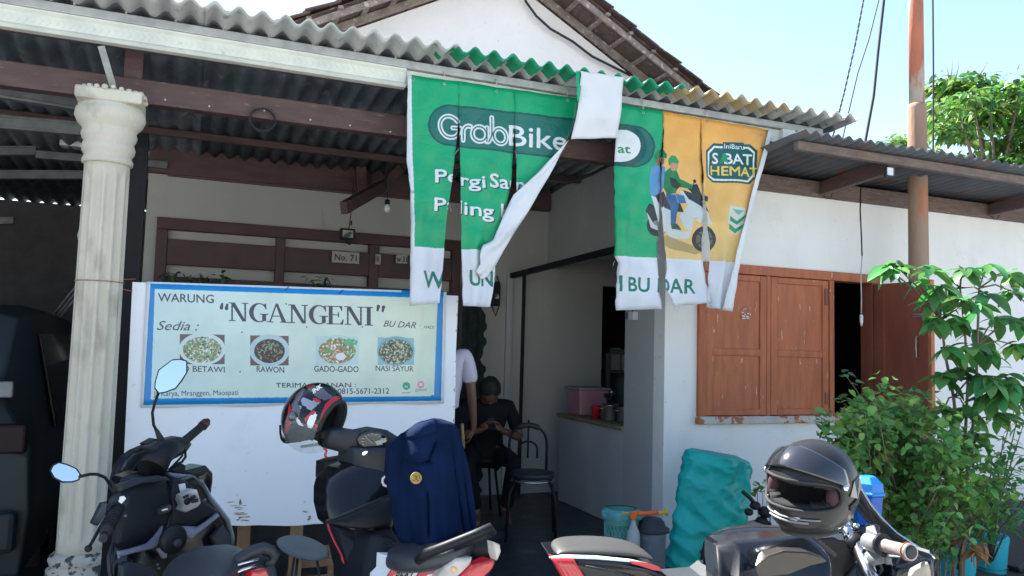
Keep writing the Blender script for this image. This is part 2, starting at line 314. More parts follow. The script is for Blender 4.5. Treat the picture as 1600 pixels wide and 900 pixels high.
# ---------------------------------------------------------------- flat print, rasterised here
_fc={}
def glyphs(s,bold=0.,shear=0.):
    k=(s,bold,shear)
    if k in _fc: return _fc[k]
    c=bpy.data.curves.new('print','FONT'); c.body=s; c.offset=bold; c.shear=shear; c.size=1; c.resolution_u=3
    o=bpy.data.objects.new('print',c); C.objects.link(o); dg=bpy.context.evaluated_depsgraph_get(); me=o.evaluated_get(dg).to_mesh()
    me.calc_loop_triangles(); v=np.array([x.co[:2] for x in me.vertices]); t=np.array([x.vertices[:] for x in me.loop_triangles])
    bpy.data.objects.remove(o); bpy.data.curves.remove(c)
    x0,x1=v[:,0].min(),v[:,0].max(); v[:,0]=(v[:,0]-x0)/(x1-x0); v[:,1]/=.729
    _fc[k]=(v,t); return _fc[k]
class Canvas:
    def __init__(s,w,h,bgc,px2c):
        s.a=np.empty((h,w,3),np.float32); s.a[:]=np.array(bgc)/255.; s.w=w; s.h=h; s.m=px2c
    def P(s,pts): return np.array([s.m(*p) for p in pts],float)
    def fill(s,q,c,al=1.):
        x0,y0=np.floor(q.min(0)).astype(int); x1,y1=np.ceil(q.max(0)).astype(int)+1
        x0=max(x0,0);y0=max(y0,0);x1=min(x1,s.w);y1=min(y1,s.h)
        if x1<=x0 or y1<=y0:return
        X,Y=np.meshgrid(np.arange(x0,x1)+.5,np.arange(y0,y1)+.5); ins=np.zeros(X.shape,bool); n=len(q)
        for i in range(n):
            ax,ay=q[i]; bx,by=q[(i+1)%n]
            if ay==by: continue
            ins^=((ay>Y)!=(by>Y))&(X<(bx-ax)*(Y-ay)/(by-ay)+ax)
        r=s.a[y0:y1,x0:x1]; r[ins]=r[ins]*(1-al)+np.array(c)/255.*al
    def poly(s,pts,c,al=1.): s.fill(s.P(pts),c,al)
    def ell(s,cx,cy,rx,ry,c,al=1.,rot=0,n=28):
        s.poly([(cx+rx*cos(t)*cos(rot)-ry*sin(t)*sin(rot),cy+rx*cos(t)*sin(rot)+ry*sin(t)*cos(rot)) for t in np.linspace(0,2*pi,n,False)],c,al)
    def line(s,pts,wd,c,al=1.,round_=True):
        for (x0,y0),(x1,y1) in zip(pts[:-1],pts[1:]):
            L=math.hypot(x1-x0,y1-y0) or 1; nx,ny=-(y1-y0)/L*wd/2,(x1-x0)/L*wd/2
            s.poly([(x0+nx,y0+ny),(x1+nx,y1+ny),(x1-nx,y1-ny),(x0-nx,y0-ny)],c,al)
        if round_ and al==1:
            for p in pts: s.ell(p[0],p[1],wd/2,wd/2,c,al,n=10)
    def text(s,t,A,B,H,c,bold=0.,shear=0.,dx=0,dy=0):
        """A,B baseline ends, H cap height above A; all measured"""
        ob=bold; v,tr=glyphs(t,0.,shear); A=np.array(A,float)+(dx,dy);B=np.array(B,float)+(dx,dy)
        up=np.array([0,-H]) if np.isscalar(H) else np.array(H)
        q=A+np.outer(v[:,0],B-A)+np.outer(v[:,1],up); q=s.P(q)
        hp=abs((s.P([A+up])-s.P([A]))[0][1])*.729*ob*1.1
        offs=[(0,0)] if ob==0 else [(hp*cos(a),hp*sin(a)) for a in np.linspace(0,2*pi,8,False)]+[(0,0)]
        for o_ in offs:
            for i in tr: s.fill(q[i]+o_,c)
    def blobs(s,cx,cy,rx,ry,cols,n,sz,seed):
        r=np.random.default_rng(seed)
        for k in range(n):
            a=r.uniform(0,2*pi); q=sqrt(r.uniform(0,1)); s.ell(cx+rx*q*cos(a),cy+ry*q*sin(a),sz*r.uniform(.4,1.2),sz*r.uniform(.2,.6),cols[r.integers(len(cols))],.9,r.uniform(0,pi),8)
    def image(s,name):
        im=bpy.data.images.new(name,s.w,s.h); px=np.ones((s.h,s.w,4),np.float32); px[...,:3]=s.a[::-1]; im.pixels.foreach_set(px.ravel()); im.pack(); return im
def printmat(name,im,rough=.4,backcol=(.6,.62,.64),gainv=1.,translu=.12,bump=.35):
    m=bpy.data.materials.new(name); m.use_nodes=True; n=m.node_tree.nodes; L=m.node_tree.links; b=n['Principled BSDF']
    t=n.new('ShaderNodeTexImage'); t.image=im; t.extension='EXTEND'
    tc=n.new('ShaderNodeTexCoord'); nz=n.new('ShaderNodeTexNoise'); nz.inputs['Scale'].default_value=4; nz.inputs['Detail'].default_value=8; L.new(tc.outputs['Object'],nz.inputs[0])
    mr=n.new('ShaderNodeMapRange'); mr.inputs['From Min'].default_value=.3; mr.inputs['From Max'].default_value=.7; mr.inputs['To Min'].default_value=.86*gainv; mr.inputs['To Max'].default_value=1.04*gainv; L.new(nz.outputs[0],mr.inputs[0])
    hs=n.new('ShaderNodeHueSaturation'); L.new(t.outputs[0],hs.inputs['Color']); L.new(mr.outputs[0],hs.inputs['Value'])
    g=n.new('ShaderNodeNewGeometry'); x=n.new('ShaderNodeMix'); x.data_type='RGBA'; L.new(g.outputs['Backfacing'],x.inputs[0]); L.new(hs.outputs[0],x.inputs[6]); x.inputs[7].default_value=(*backcol,1)
    L.new(x.outputs[2],b.inputs['Base Color']); b.inputs['Roughness'].default_value=rough
    vo=n.new('ShaderNodeTexVoronoi'); vo.feature='DISTANCE_TO_EDGE'; vo.inputs['Scale'].default_value=2.6; n5=n.new('ShaderNodeTexNoise'); n5.inputs['Scale'].default_value=3; L.new(tc.outputs['Object'],n5.inputs[0]); L.new(n5.outputs[1],vo.inputs['Vector'])
    b0_=n.new('ShaderNodeBump'); b0_.inputs['Strength'].default_value=bump*.3; b0_.inputs['Distance'].default_value=.012; r0_=n.new('ShaderNodeMapRange'); r0_.inputs['From Max'].default_value=.06; L.new(vo.outputs[0],r0_.inputs[0]); L.new(r0_.outputs[0],b0_.inputs['Height'])
    bp=n.new('ShaderNodeBump'); L.new(b0_.outputs[0],bp.inputs['Normal']); bp.inputs['Strength'].default_value=bump; bp.inputs['Distance'].default_value=.02; n2=n.new('ShaderNodeTexNoise'); n2.inputs['Scale'].default_value=9; n2.inputs['Detail'].default_value=5; L.new(tc.outputs['Object'],n2.inputs[0]); L.new(n2.outputs[0],bp.inputs['Height']); L.new(bp.outputs[0],b.inputs['Normal'])
    tr=n.new('ShaderNodeBsdfTranslucent'); mx=n.new('ShaderNodeMixShader'); mx.inputs[0].default_value=translu; L.new(x.outputs[2],tr.inputs[0]); L.new(b.outputs[0],mx.inputs[1]); L.new(tr.outputs[0],mx.inputs[2]); L.new(mx.outputs[0],n['Material Output'].inputs[0])
    return m
# ================================================================ ground and floors
g=MB(); g.grid(lambda u,v:V((-150+300*u,-150+300*v,0)),30,30,sm=False); o=g.out('ground',M['ground']); o['kind']='structure'
g=MB(); g.box(-6,4.6,.004,3.3,12.8,.15); g.box(3.3,5.7,.006,7,12.8,.148); o=g.out('porch_floor',M['floor'],bevel=.01); o['kind']='structure'
# ================================================================ main house
WY=5.1; BY=7.3
house=thing('main_house','white house with a tiled gable roof and a dim porch wall behind the canopy','house',(2.7,BY,0))
m=MB(); m.box(-.45,BY,.151,-.36,BY+.15,3.15); m.box(-.36,BY,2.62,2.36,BY+.15,3.15); m.box(2.36,BY,.151,3.95,BY+.15,3.15); m.box(3.95,BY,2.27,4.75,BY+.15,3.15); m.box(4.75,BY,.151,6.9,BY+.15,3.15)
m.box(-.36,BY,.151,1.55,BY+.15,1.0)
m.box(-.45,BY+.15,.151,-.3,12.6,3.1); m.box(-.3,12.5,.151,6.9,12.65,3.1); m.box(6.75,BY+.15,.151,6.9,12.5,3.1)
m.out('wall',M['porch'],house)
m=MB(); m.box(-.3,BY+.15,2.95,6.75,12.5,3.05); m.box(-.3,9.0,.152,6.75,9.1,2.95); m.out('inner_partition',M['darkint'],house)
# gable wall with sloping top
AX,AZ,SL=2.77,5.40,.545
m=MB(); m.prism([(AX-3.9,BY+.01,3.16),(AX+3.9,BY+.01,3.16),(AX+3.9,BY+.01,AZ-SL*3.9),(AX,BY+.01,AZ),(AX-3.9,BY+.01,AZ-SL*3.9)],(0,.13,0)); m.out('gable_wall',M['gable'],house)
# verge: rafters, battens, barge board
def slp(s,dx,y,dz): return V((AX+s*dx,y,AZ-SL*dx+dz))
YV=6.80
for s in (-1,1):
    m=MB(); m.bar(slp(s,0,BY-.03,.055),slp(s,3.9,BY-.03,.055),.05,.07); m.out('rafter',M['greywood'],house,bevel=.006)
    m=MB(); m.bar(slp(s,0,YV+.08,.058),slp(s,2.05,YV+.08,.058),.03,.06); m.out('barge_board',M['greywood'],house,bevel=.006,label='pale weathered board under the tile edge')
    m=MB(); m.bar(slp(s,2.07,YV+.07,.04),slp(s,3.9,YV+.07,.055),.03,.07); m.out('barge_board',M['greywood'],house,bevel=.006)
    for k in range(15):
        dx=.12+k*.27; m=MB(); m.bar(slp(s,dx,YV+.02,.098),slp(s,dx,BY+.6,.098),.05,.028); m.out('batten',M['greywood'],house,bevel=.004)
    m=MB(); m.prism([slp(s,0,YV+.05,.115),slp(s,3.9,YV+.05,.115),slp(s,3.9,YV+.05,.125),slp(s,0,YV+.05,.125)],(0,5.5,0)); m.out('roof_deck',M['tileroof'],house)
# clay tiles: courses down the slope, curved cross-section; individually laid, three columns along the verge
def tileme():
    m=MB(); L,Wd,T=.33,.235,.016; n=6
    top=[];
    def zz(u): return .022*sin(pi*min(1,u*1.25))
    for (x0,dz) in ((0,0),(L,0)):
        for th in (0,T): top.append([V((x0,Wd*(i/n)-.01,zz(i/n)+th)) for i in range(n+1)])
    a,b,c,d=top; m.rings([a+b[::-1],c+d[::-1]],True,True,sm=False)
    bmesh.ops.recalc_face_normals(m.b,faces=m.b.faces); me=bpy.data.meshes.new('roof_tile'); m.b.to_mesh(me); m.b.free(); me.materials.append(M['tileroof']); return me
tm=tileme()
for s in (-1,1):
    for col in range(3):
        for k in range(15):
            dx=3.9-.27*(k+1); p=slp(s,max(dx,0),YV-.02+col*.21,.130)
            o=bpy.data.objects.new('roof_tile',tm); C.objects.link(o); o.parent=house; o.location=p-ORG['main_house']
            ang=math.atan(SL)-.05+random.uniform(-.03,.03); o.rotation_euler=(0,ang if s>0 else pi-ang,random.uniform(-.03,.03))
            if s<0:
                o.rotation_euler=(0,ang,pi+random.uniform(-.03,.03)); o.location=o.location+V((0,.225,0))
m=MB(); m.tube([(AX,YV-.03,AZ+.17),(AX,12.5,AZ+.17)],.10,12); m.out('ridge_cap',M['tileroof'],house)
m=MB()
for s in (-1,1): m.prism([slp(s,0,YV+.65,.16),slp(s,3.9,YV+.65,.16),slp(s,3.9,YV+.65,.2),slp(s,0,YV+.65,.2)],(0,5.0,0))
m.out('tile_field',M['tileroof'],house)
# porch window and door joinery
fr=thing('porch_window','long dark maroon window frame with transom slots behind the white board','window',(1,BY,1.5))
def framebars(par,mt,name,lst):
    m=MB()
    for q in lst: m.box(*q)
    return m.out(name,mt,par,bevel=.006)
y0=BY-.05
framebars(fr,M['frame'],'window_frame',[(-.36,y0,2.52,2.36,BY+.08,2.62),(-.36,y0,1.0,-.27,BY+.08,2.52),(-.27,y0+.01,2.22,2.27,BY+.06,2.44),(-.27,y0+.01,1.97,2.27,BY+.06,2.12),(.62,y0-.004,1.0,.70,BY+.07,2.52),(1.46,y0-.004,.151,1.55,BY+.07,2.52),(2.27,y0,.151,2.36,BY+.08,2.52),(-.27,y0,1.0,1.46,BY+.08,1.07)])
for x0,x1 in ((-.27,.62),(.70,1.46),(1.55,2.27)):
    for z0,z1 in ((2.44,2.52),(2.12,2.22)):
        m=MB(); m.box(x0,BY+.03,z0,x1,BY+.04,z1); m.out('transom_pane',M['porch'],fr,label='pale slot over the dark panel')
for x0,x1 in ((-.27,.62),(.70,1.46)):
    m=MB(); m.box(x0,BY+.02,1.07,x1,BY+.03,1.97); m.out('pane',M['carglass'],fr)
m=MB(); m.box(1.55,BY+.10,.152,2.27,BY+.12,1.97)
m.out('door_curtain',mat('dark_green_curtain',(.03,.055,.05),(.02,.035,.033),8,.95,bump=.4,bscale=20),fr)
# leaf reflections over the board top are built as a plant further down
def numplate(px,py,w,h,txt,lab):
    a=onY(px,py,BY-.09); t=thing('number_plate',lab,'sign',a); m=MB(); m.box(a.x,a.y,a.z-h,a.x+w,a.y+.012,a.z); m.out('plate',M['plate'],t,bevel=.003)
    return t,a,w,h
def lettering(par,s,x,y,z,w,h,mt,name='lettering',bold=.01,label=None,shear=0):
    v,tr=glyphs(s,bold,shear); m=MB(); vs=[m.b.verts.new((x+q[0]*w,y,z+q[1]*h)) for q in v]
    for t in tr:
        m.f([vs[i] for i in t])
    return m.out(name,mt,par,label=label,recalc=False)
t,a,w_,h_=numplate(519,392,.25,.105,'', 'cream number plate reading No. 71 on the maroon transom'); lettering(t,'No. 71',a.x+.025,a.y-.004,a.z-.08,.20,.058,M['ink'])
t,a,w_,h_=numplate(587,397,.052,.095,'', 'cream sign fragment with one worn upright letter, right of the house number'); lettering(t,'R',a.x+.01,a.y-.004,a.z-.075,.028,.058,M['ink'])
t,a,w_,h_=numplate(619,397,.11,.085,'', 'torn cream sign fragment with digits beside the hanging banner'); lettering(t,'w 31',a.x+.008,a.y-.004,a.z-.068,.095,.05,M['ink'])
# ---- carport at the far left
cpw=thing('carport_wall','dark brick side and back wall deep inside the carport','wall',(-3,9,0))
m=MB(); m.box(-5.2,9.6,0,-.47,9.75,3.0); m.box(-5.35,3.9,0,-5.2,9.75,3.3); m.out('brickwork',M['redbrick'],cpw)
lw=thing('low_carport_wall','low dull plastered wall between the dark car and the cream pillar','wall',(-1.3,8.2,0))
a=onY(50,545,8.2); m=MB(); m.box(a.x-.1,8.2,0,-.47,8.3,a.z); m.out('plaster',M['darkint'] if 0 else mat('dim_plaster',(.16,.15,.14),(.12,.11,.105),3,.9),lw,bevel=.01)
# ================================================================ right wing
wing=thing('right_wing','white plastered front wing with terracotta shutters','building',(6,WY,0))
X0=3.3; XW0,XW1,ZW0,ZW1=3.63,5.44,1.07,2.30
m=MB(); m.box(X0,WY,0,XW0,WY+.15,3.0); m.box(XW0,WY,0,XW1,WY+.15,ZW0); m.box(XW0,WY,ZW1,XW1,WY+.15,3.0); m.box(XW1,WY,0,14,WY+.15,3.0)
m.out('front_wall',M['white'],wing)
m=MB(); m.box(X0+.002,WY+.151,.0,X0+.15,5.70,3.0); m.box(X0+.002,5.70,2.42,X0+.15,BY-.002,3.28); m.box(X0+.152,WY+.151,3.0,14,WY+.25,3.3)
m.out('side_wall',M['grey'],wing,label='stained side wall facing the porch, its shade put into the grey colour')  # shade on this side face is painted in as grey plaster
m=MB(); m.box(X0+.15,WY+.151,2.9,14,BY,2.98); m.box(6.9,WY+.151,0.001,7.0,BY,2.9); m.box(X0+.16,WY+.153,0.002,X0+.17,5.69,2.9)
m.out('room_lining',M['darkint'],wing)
m=MB(); m.box(X0+.155,5.68,.15,X0+.16,5.69,.16)
m.b.free()
# partition so that the shuttered room stays dark
m=MB(); m.box(X0+.172,5.71,.15,6.9,5.78,2.9); m.out('partition',M['darkint'],wing) if 0 else m.b.free()
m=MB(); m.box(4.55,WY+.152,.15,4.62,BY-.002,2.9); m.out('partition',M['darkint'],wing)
# window
win=thing('shutter_window','terracotta shuttered window, two shutters closed and the last swung open','window',(4.5,WY,1.6))
m=MB(); yf=WY-.03
m.box(XW0-.04,yf,ZW1-.07,XW1,WY+.1,ZW1+.005); m.box(XW0-.04,yf,ZW0+.04,XW0+.03,WY+.1,ZW1-.07); m.box(4.245,yf+.012,ZW0+.04,4.285,WY+.09,ZW1-.07); m.box(4.885,yf,ZW0+.04,4.935,WY+.1,ZW1-.07)
m.out('window_frame',M['ochre'],win,bevel=.006)
m=MB(); m.box(5.35,yf,ZW0+.04,XW1,WY+.1,ZW1-.07); m.out('jamb',M['maroon'],win,bevel=.005)
m=MB(); m.box(XW0-.05,yf-.012,ZW0-.02,XW1,WY+.1,ZW0+.04); m.out('sill',M['peel'],win,bevel=.008,label='pale sill with paint peeling off')
def shutter(x0,x1,name='shutter',label=None):
    z0,z1=ZW0+.045,ZW1-.075; m=MB(); b=.062; y=yf+.012
    m.box(x0,y,z0,x0+b,y+.03,z1); m.box(x1-b,y,z0,x1,y+.03,z1); m.box(x0+b,y,z1-.05,x1-b,y+.03,z1); m.box(x0+b,y,z0,x1-b,y+.03,z0+.05); zm=z0+(z1-z0)*.42; m.box(x0+b,y,zm,x1-b,y+.03,zm+.055)
    o=m.out(name,M['ochre'],win,bevel=.005,label=label)
    for a_,c_ in ((z0+.05,zm),(zm+.055,z1-.05)):
        m=MB(); m.box(x0+b-.003,y+.014,a_-.003,x1-b+.003,y+.024,c_+.003); m.out('panel',M['ochre'],o)
    return o
s1=shutter(3.665,4.243,label='closed shutter with white scrape marks near its top'); s2=shutter(4.288,4.882)
# scrape marks
m=MB(); rr=random.Random(3); c=onY(1163,490,yf+.008)
for k in range(16):
    x=c.x+rr.uniform(-.045,.045); z=c.z+rr.uniform(-.045,.045); l=rr.uniform(.012,.03)
    m.prism([(x,yf+.0085,z),(x+l,yf+.0085,z+rr.uniform(-.01,.01)),(x+l,yf+.0085,z+.008),(x,yf+.0085,z+.009)],(0,.003,0))
m.out('scrape_marks',M['vback'],s1)
# open shutter, hinged on the jamb, swung outward
m=MB(); z0,z1=ZW0+.045,ZW1-.08; hx=5.36; b=.05
m.box(hx,4.50,z0,hx+.032,WY-.035,z1); op=m.out('shutter',M['maroon'],win,bevel=.005,label='last shutter, swung open, darker maroon inner face')
m=MB(); m.box(hx-.004,4.497,z0-.005,hx+.036,4.53,z1+.005); m.out('free_edge',M['ochre'],op,bevel=.004)
m=MB(); m.box(hx-.012,4.95,z0,hx-.001,WY-.05,z1); m.out('hinge_stile',M['maroon'],op)
m=MB(); m.tube([(hx-.001,4.61,1.78),(hx-.035,4.61,1.77),(hx-.04,4.61,1.69),(hx-.035,4.61,1.61),(hx-.001,4.61,1.60)],.006,6); m.out('handle',M['brass'],op)
m=MB(); m.box(hx-.012,4.54,1.93,hx-.001,4.66,1.96); m.tube([(hx-.014,4.53,1.945),(hx-.014,4.66,1.945)],.005,6); m.out('bolt',M['brass'],op)
# two hinges in the middle leaf
m=MB(); m.box(4.84,yf+.004,2.02,4.872,yf+.014,2.16); m.box(4.84,yf+.004,1.2,4.872,yf+.014,1.3); m.out('hinge',M['maroon'],s2)
# ---- lean-to canopy over the right wing
ec=thing('eaves_canopy','rusty corrugated eaves canopy on brown brackets over the shuttered window','canopy',(5,4.3,3))
def wave(x,pitch,amp): return amp*cos(2*pi*x/pitch)
def sheet(x0,x1,yA,zA,yB,zB,pitch,amp,th,ny=3,over=0,seg=8,dz=0,vs=None):
    vs=vs or [j/ny for j in range(ny+1)]; ny=len(vs)-1; m=MB(); n=int((x1-x0)/pitch*seg)
    bot=[[],[]]; rows=[]
    for t in (0,th):
        for j in range(ny+1):
            v=vs[j]; y=yA+(yB-yA)*v; z=zA+(zB-zA)*v
            rows.append([V((x0+(x1-x0)*i/n,y,z+wave(x0+(x1-x0)*i/n,pitch,amp)+t+dz)) for i in range(n+1)])
    A=[[m.b.verts.new(p) for p in r] for r in rows]; B=A[ny+1:]; A=A[:ny+1]
    for j in range(ny):
        for i in range(n):
            m.f([A[j][i],A[j+1][i],A[j+1][i+1],A[j][i+1]],None,True); m.f([B[j][i],B[j][i+1],B[j+1][i+1],B[j+1][i]],None,True)
    for i in range(n):
        m.f([A[0][i],A[0][i+1],B[0][i+1],B[0][i]],None); m.f([A[ny][i],B[ny][i],B[ny][i+1],A[ny][i+1]],None)
    for j in range(ny):
        m.f([A[j][0],B[j][0],B[j+1][0],A[j+1][0]],None); m.f([A[j][n],A[j+1][n],B[j+1][n],B[j][n]],None)
    return m
M['soffr']=mat('rusty_corrugated_iron',(.10,.11,.12),(.07,.08,.09),4,.7,bump=.2,c3=(.15,.07,.05),s3=5,l3=.58,h3=.66)
EY=4.22; x=3.80; k=0
while x<13:
    m=sheet(x,x+1.0,EY-.05,3.13,WY+.2,3.06,.10,.016,.006,2,dz=.004*(k%2),seg=8); m.out('roof_sheet',M['soffr'],ec,recalc=False); x+=.9; k+=1
m=MB(); m.bar((3.82,EY+.06,3.06),(13,EY+.06,3.04),.05,.065); m.out('edge_beam',M['brown2'],ec,bevel=.006)
m=MB(); m.bar((3.6,WY-.03,2.985),(13,WY-.03,2.98),.05,.13); m.out('wall_beam',M['brown2'],ec,bevel=.006)
for px in (1283,1545):
    X=onY(px,300,WY-.06).x; m=MB(); m.bar((X,WY-.08,2.985),(X,EY+.10,3.035),.06,.11); br=m.out('bracket',M['brown'],ec,bevel=.006)
    m=MB(); m.tube([(X,WY-.085,2.925),(X+.03,WY-.09,2.90),(X+.08,WY-.09,2.915),(X+.09,WY-.09,2.95)],.004,5); m.out('bent_nail_wire',M['wire'],br)
# ================================================================ porch canopy
pc=thing('porch_canopy','wide corrugated fibre cement canopy with cream pressed steel fascia over the porch','canopy',(1,4.7,3.2))
FY=4.70
def zr(y): return 3.398-(y-4.45)*.075
PITCH=.125; AMP=.023
xs=[-5.3+ .875*i for i in range(12)]; XE=4.60
for i,x0 in enumerate(xs):
    x1=min(x0+1.0,XE)
    if x1-x0<.15: continue
    yb=9.7 if x0<-.8 else BY+.02
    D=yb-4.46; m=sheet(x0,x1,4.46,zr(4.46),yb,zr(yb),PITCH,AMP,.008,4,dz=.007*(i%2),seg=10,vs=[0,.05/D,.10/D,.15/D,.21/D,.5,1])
    for f in m.b.faces:
        c=f.calc_center_median(); q=c.x+(c.y-4.46)*1.2; lim=4.46+(.17 if sin(2*pi*(c.x)/PITCH)>0 else .09)
        if c.y<lim and 1.42<q<3.06: f.material_index=1
        elif c.y<lim and 3.06<=q<3.95: f.material_index=2
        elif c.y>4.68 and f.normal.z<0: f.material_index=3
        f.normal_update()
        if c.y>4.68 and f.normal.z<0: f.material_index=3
    # paint patches: green then ochre run along the overhanging lip
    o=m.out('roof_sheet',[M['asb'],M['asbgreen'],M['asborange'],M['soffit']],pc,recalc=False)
# the lip of the sheets, painted
# fascia: lower pressed channel, upper flat rail
def fz(x): return 3.18+ (0 if x<1.15 else 0)
m=MB()
m.prism([(-5.3,FY-.03,3.185),(-5.3,FY-.045,3.20),(-5.3,FY-.03,3.215),(-5.3,FY-.03,3.275),(-5.3,FY-.045,3.288),(-5.3,FY-.045,3.30),(-5.3,FY+.02,3.30),(-5.3,FY+.02,3.185)],(6.42,0,0)); fa=m.out('fascia',M['fascia'],pc)
# pressed chevrons, joined as one relief
m=MB(); x=-5.2
while x<1.1:
    m.bar((x,FY-.0305,3.22),(x+.022,FY-.0305,3.245),.004,.004); m.bar((x+.022,FY-.0305,3.245),(x,FY-.0305,3.27),.004,.004); x+=.035
o=m.out('pressed_pattern',M['fascia'],fa); o['kind']='stuff'
m=MB(); m.box(-5.3,FY-.05,3.302,4.42,FY+.02,3.352); m.out('gutter_rail',M['zinc'],pc,bevel=.005)
m=MB(); m.box(1.125,FY-.02,3.20,4.30,FY+.02,3.30); m.out('fascia_end',M['fascia'],pc,bevel=.004)
m=MB(); m.box(4.02,FY-.06,3.215,4.14,FY+.0,3.30); m.out('end_clip',M['vback'],pc,bevel=.004)
# bolts on the rail
x=-1.2
while x<4.4: m=MB(); m.lathe([(.007,3.352),(.007,3.372),(.003,3.378)],(x,FY-.03,0),n=6); m.out('roof_bolt',M['zinc'],pc); x+=.25
# beams and purlins
def beam(name,y,z,w,h,x0,x1,mt,lab=None): 
    m=MB(); m.bar((x0,y,z),(x1,y,z),w,h); return m.out(name,mt,pc,bevel=.006,label=lab)
beam('main_beam',4.97,3.015,.09,.14,-5.3,3.28,M['brown'],'thick brown beam resting on the pillar')
beam('front_purlin',FY+.05,3.25,.05,.12,-5.3,4.5,M['brown'])
for y in (5.75,6.55): beam('purlin',y,zr(y)-.06,.05,.055,-5.3,3.28,M['brown'])
beam('wall_beam',BY-.06,3.11,.07,.24,-.45,3.28,M['brown'])
beam('wall_beam',BY-.03,3.01,.05,.06,-.3,2.1,M['brown2'])
# pale steel channels at the far left
def chan(pts,y,h,ye=None,nm='steel_channel'):
    (xa,ya),(xb,yb)=pts; a=onY(xa,ya,y); b=onY(xb,yb,y if ye is None else ye); m=MB(); m.bar(a,b,.05,h); m.bar(a+V((0,-.028,h/2-.008)),b+V((0,-.028,h/2-.008)),.02,.016); m.bar(a+V((0,-.028,-h/2+.008)),b+V((0,-.028,-h/2+.008)),.02,.016)
    o=m.out(nm,M['zincd'],pc,bevel=.003); return o
chan([(-60,135),(175,173)],5.25,.07); chan([(-60,186),(170,206)],6.0,.09); chan([(-60,236),(57,236)],7.5,.075); chan([(57,242),(262,259)],7.2,.06); chan([(-60,273),(241,274)],7.9,.075); chan([(-60,346),(22,345)],7.9,.06)
# short steel stay from the fascia to the pillar top
m=MB(); m.bar(onY(158,72,4.70),onY(181,150,4.86),.035,.012,up=(0,1,0)); m.out('steel_stay',M['zinc'],pc)
m=MB(); m.box(-.47,4.95,2.95,-.37,5.05,3.30); m.out('stub_post',M['brown'],pc,bevel=.005)
# coil of wire hanging on the beam
a=onY(410,188,4.915); m=MB()
for k in range(3):
    m.tube([a+V((.07*cos(t)*(1+.05*k),-.012*k,.075*sin(t)*(1-.04*k))) for t in np.linspace(0,2*pi,22)],.004,5)
solo(m.out('wire_coil',M['wire']),'coil of black wire hanging on the brown beam','wire coil')
# nails/droplets on the beam
for px,py in ((258,156),(327,166),(413,173),(485,187),(547,196),(610,206)):
    a=onY(px,py,4.925); m=MB(); m.ball(a,.006,n=5); m.out('nail_head',M['vback'],pc)
# bent bracket arm under the back of the roof, and knee
bk=thing('beam_bracket','dark jutting bracket arm above the floodlight','bracket',(1.4,6.6,3.0))
m=MB(); m.bar(onY(537,325,6.2),onY(600,290,6.9),.06,.10); m.bar(onY(600,290,6.9),onY(625,262,6.95),.05,.08); m.out('arm',M['brown'],bk,bevel=.005)
m=MB(); m.bar(onY(565,300,7.1),onY(563,262,7.1),.09,.07,up=(0,1,0)); m.out('post',M['brown'],bk)
# ---- pillar
PX,PY=-.51,4.85
pl=thing('fluted_pillar','cream fluted concrete pillar with a chipped ringed capital, mouldy at its foot','pillar',(PX,PY,.15))
# shaft with flutes
m=MB(); n=96; nf=12
def fl(a,z,r):
    ph=(a*nf/(2*pi))%1; d=abs(ph-.5)*2; e=max(0,min(1,(2.50-z)/.06))*max(0,min(1,(z-.50)/.06)); return r-.019*e*max(0,1-(d/.72)**6)*(1 if d<.72 else 0)
rs=[]
for z in [.42,.50,.53,.56,.9,1.4,1.9,2.30,2.42,2.45,2.48,2.51,2.56]:
    r=.122-(z-.4)*.0035; rs.append([V((PX+fl(2*pi*k/n,z,r)*cos(2*pi*k/n),PY+fl(2*pi*k/n,z,r)*sin(2*pi*k/n),z)) for k in range(n)])
m.rings(rs); m.out('shaft',M['pillar'],pl)
m=MB(); m.lathe([(.17,.15),(.17,.26),(.15,.27),(.15,.31),(.163,.325),(.163,.36),(.145,.375),(.15,.39),(.158,.41),(.15,.43),(.125,.45)],(PX,PY,0),n=40); m.out('base',M['pillarb'],pl)
m=MB(); m.lathe([(.118,2.545),(.128,2.55),(.13,2.57),(.122,2.585),(.121,2.60),(.132,2.615),(.137,2.64),(.13,2.662),(.126,2.672),(.137,2.69),(.143,2.712),(.136,2.735),(.142,2.75),(.165,2.775),(.18,2.81),(.176,2.845),(.165,2.86),(.165,2.875)],(PX,PY,0),n=40); m.out('capital',M['pillar'],pl)
m=MB(); m.box(PX-.165,PY-.165,2.872,PX+.165,PY+.165,2.94); ab=m.out('abacus',M['pillar'],pl,bevel=.012)
m=MB()
for a in range(26):
    an=2*pi*a/26; m.ball((PX+.168*cos(an),PY+.168*sin(an),2.945+random.uniform(-.012,.006)),random.uniform(.012,.022),n=4)
m.out('crumbled_rim',M['pillar'],pl)
# red string tied round the pillar
st=MB(); z=onY(150,438,4.72).z
st.tube([V((PX+.124*cos(t),PY+.124*sin(t),z+.0*t)) for t in np.linspace(0,2*pi,30)],.0025,4)
st.tube([V((PX-.12,PY-.03,z)),onY(212,436,4.88)],.0025,4); st.tube([V((PX-.115,PY-.05,z)),onY(207,455,4.88)],.0025,4)
solo(st.out('tie_string',M['string']),'orange string tying the white board to the pillar','string')
# thin wires down the back wall beside the pillar
m=MB(); m.tube([onY(205,260,7.2),onY(206,360,7.2),onY(211,435,7.2)],.004,5); solo(m.out('wall_cable',M['wire']),'thin dark cable down the wall just right of the pillar','cable')
m=MB(); m.tube([onY(130,345,5.1),onY(122,368,5.1),onY(125,380,5.1),onY(127,300,5.1)][:3],.006,6); solo(m.out('loose_pipe',M['zinc']),'bent pale cable end poking out behind the pillar','cable')
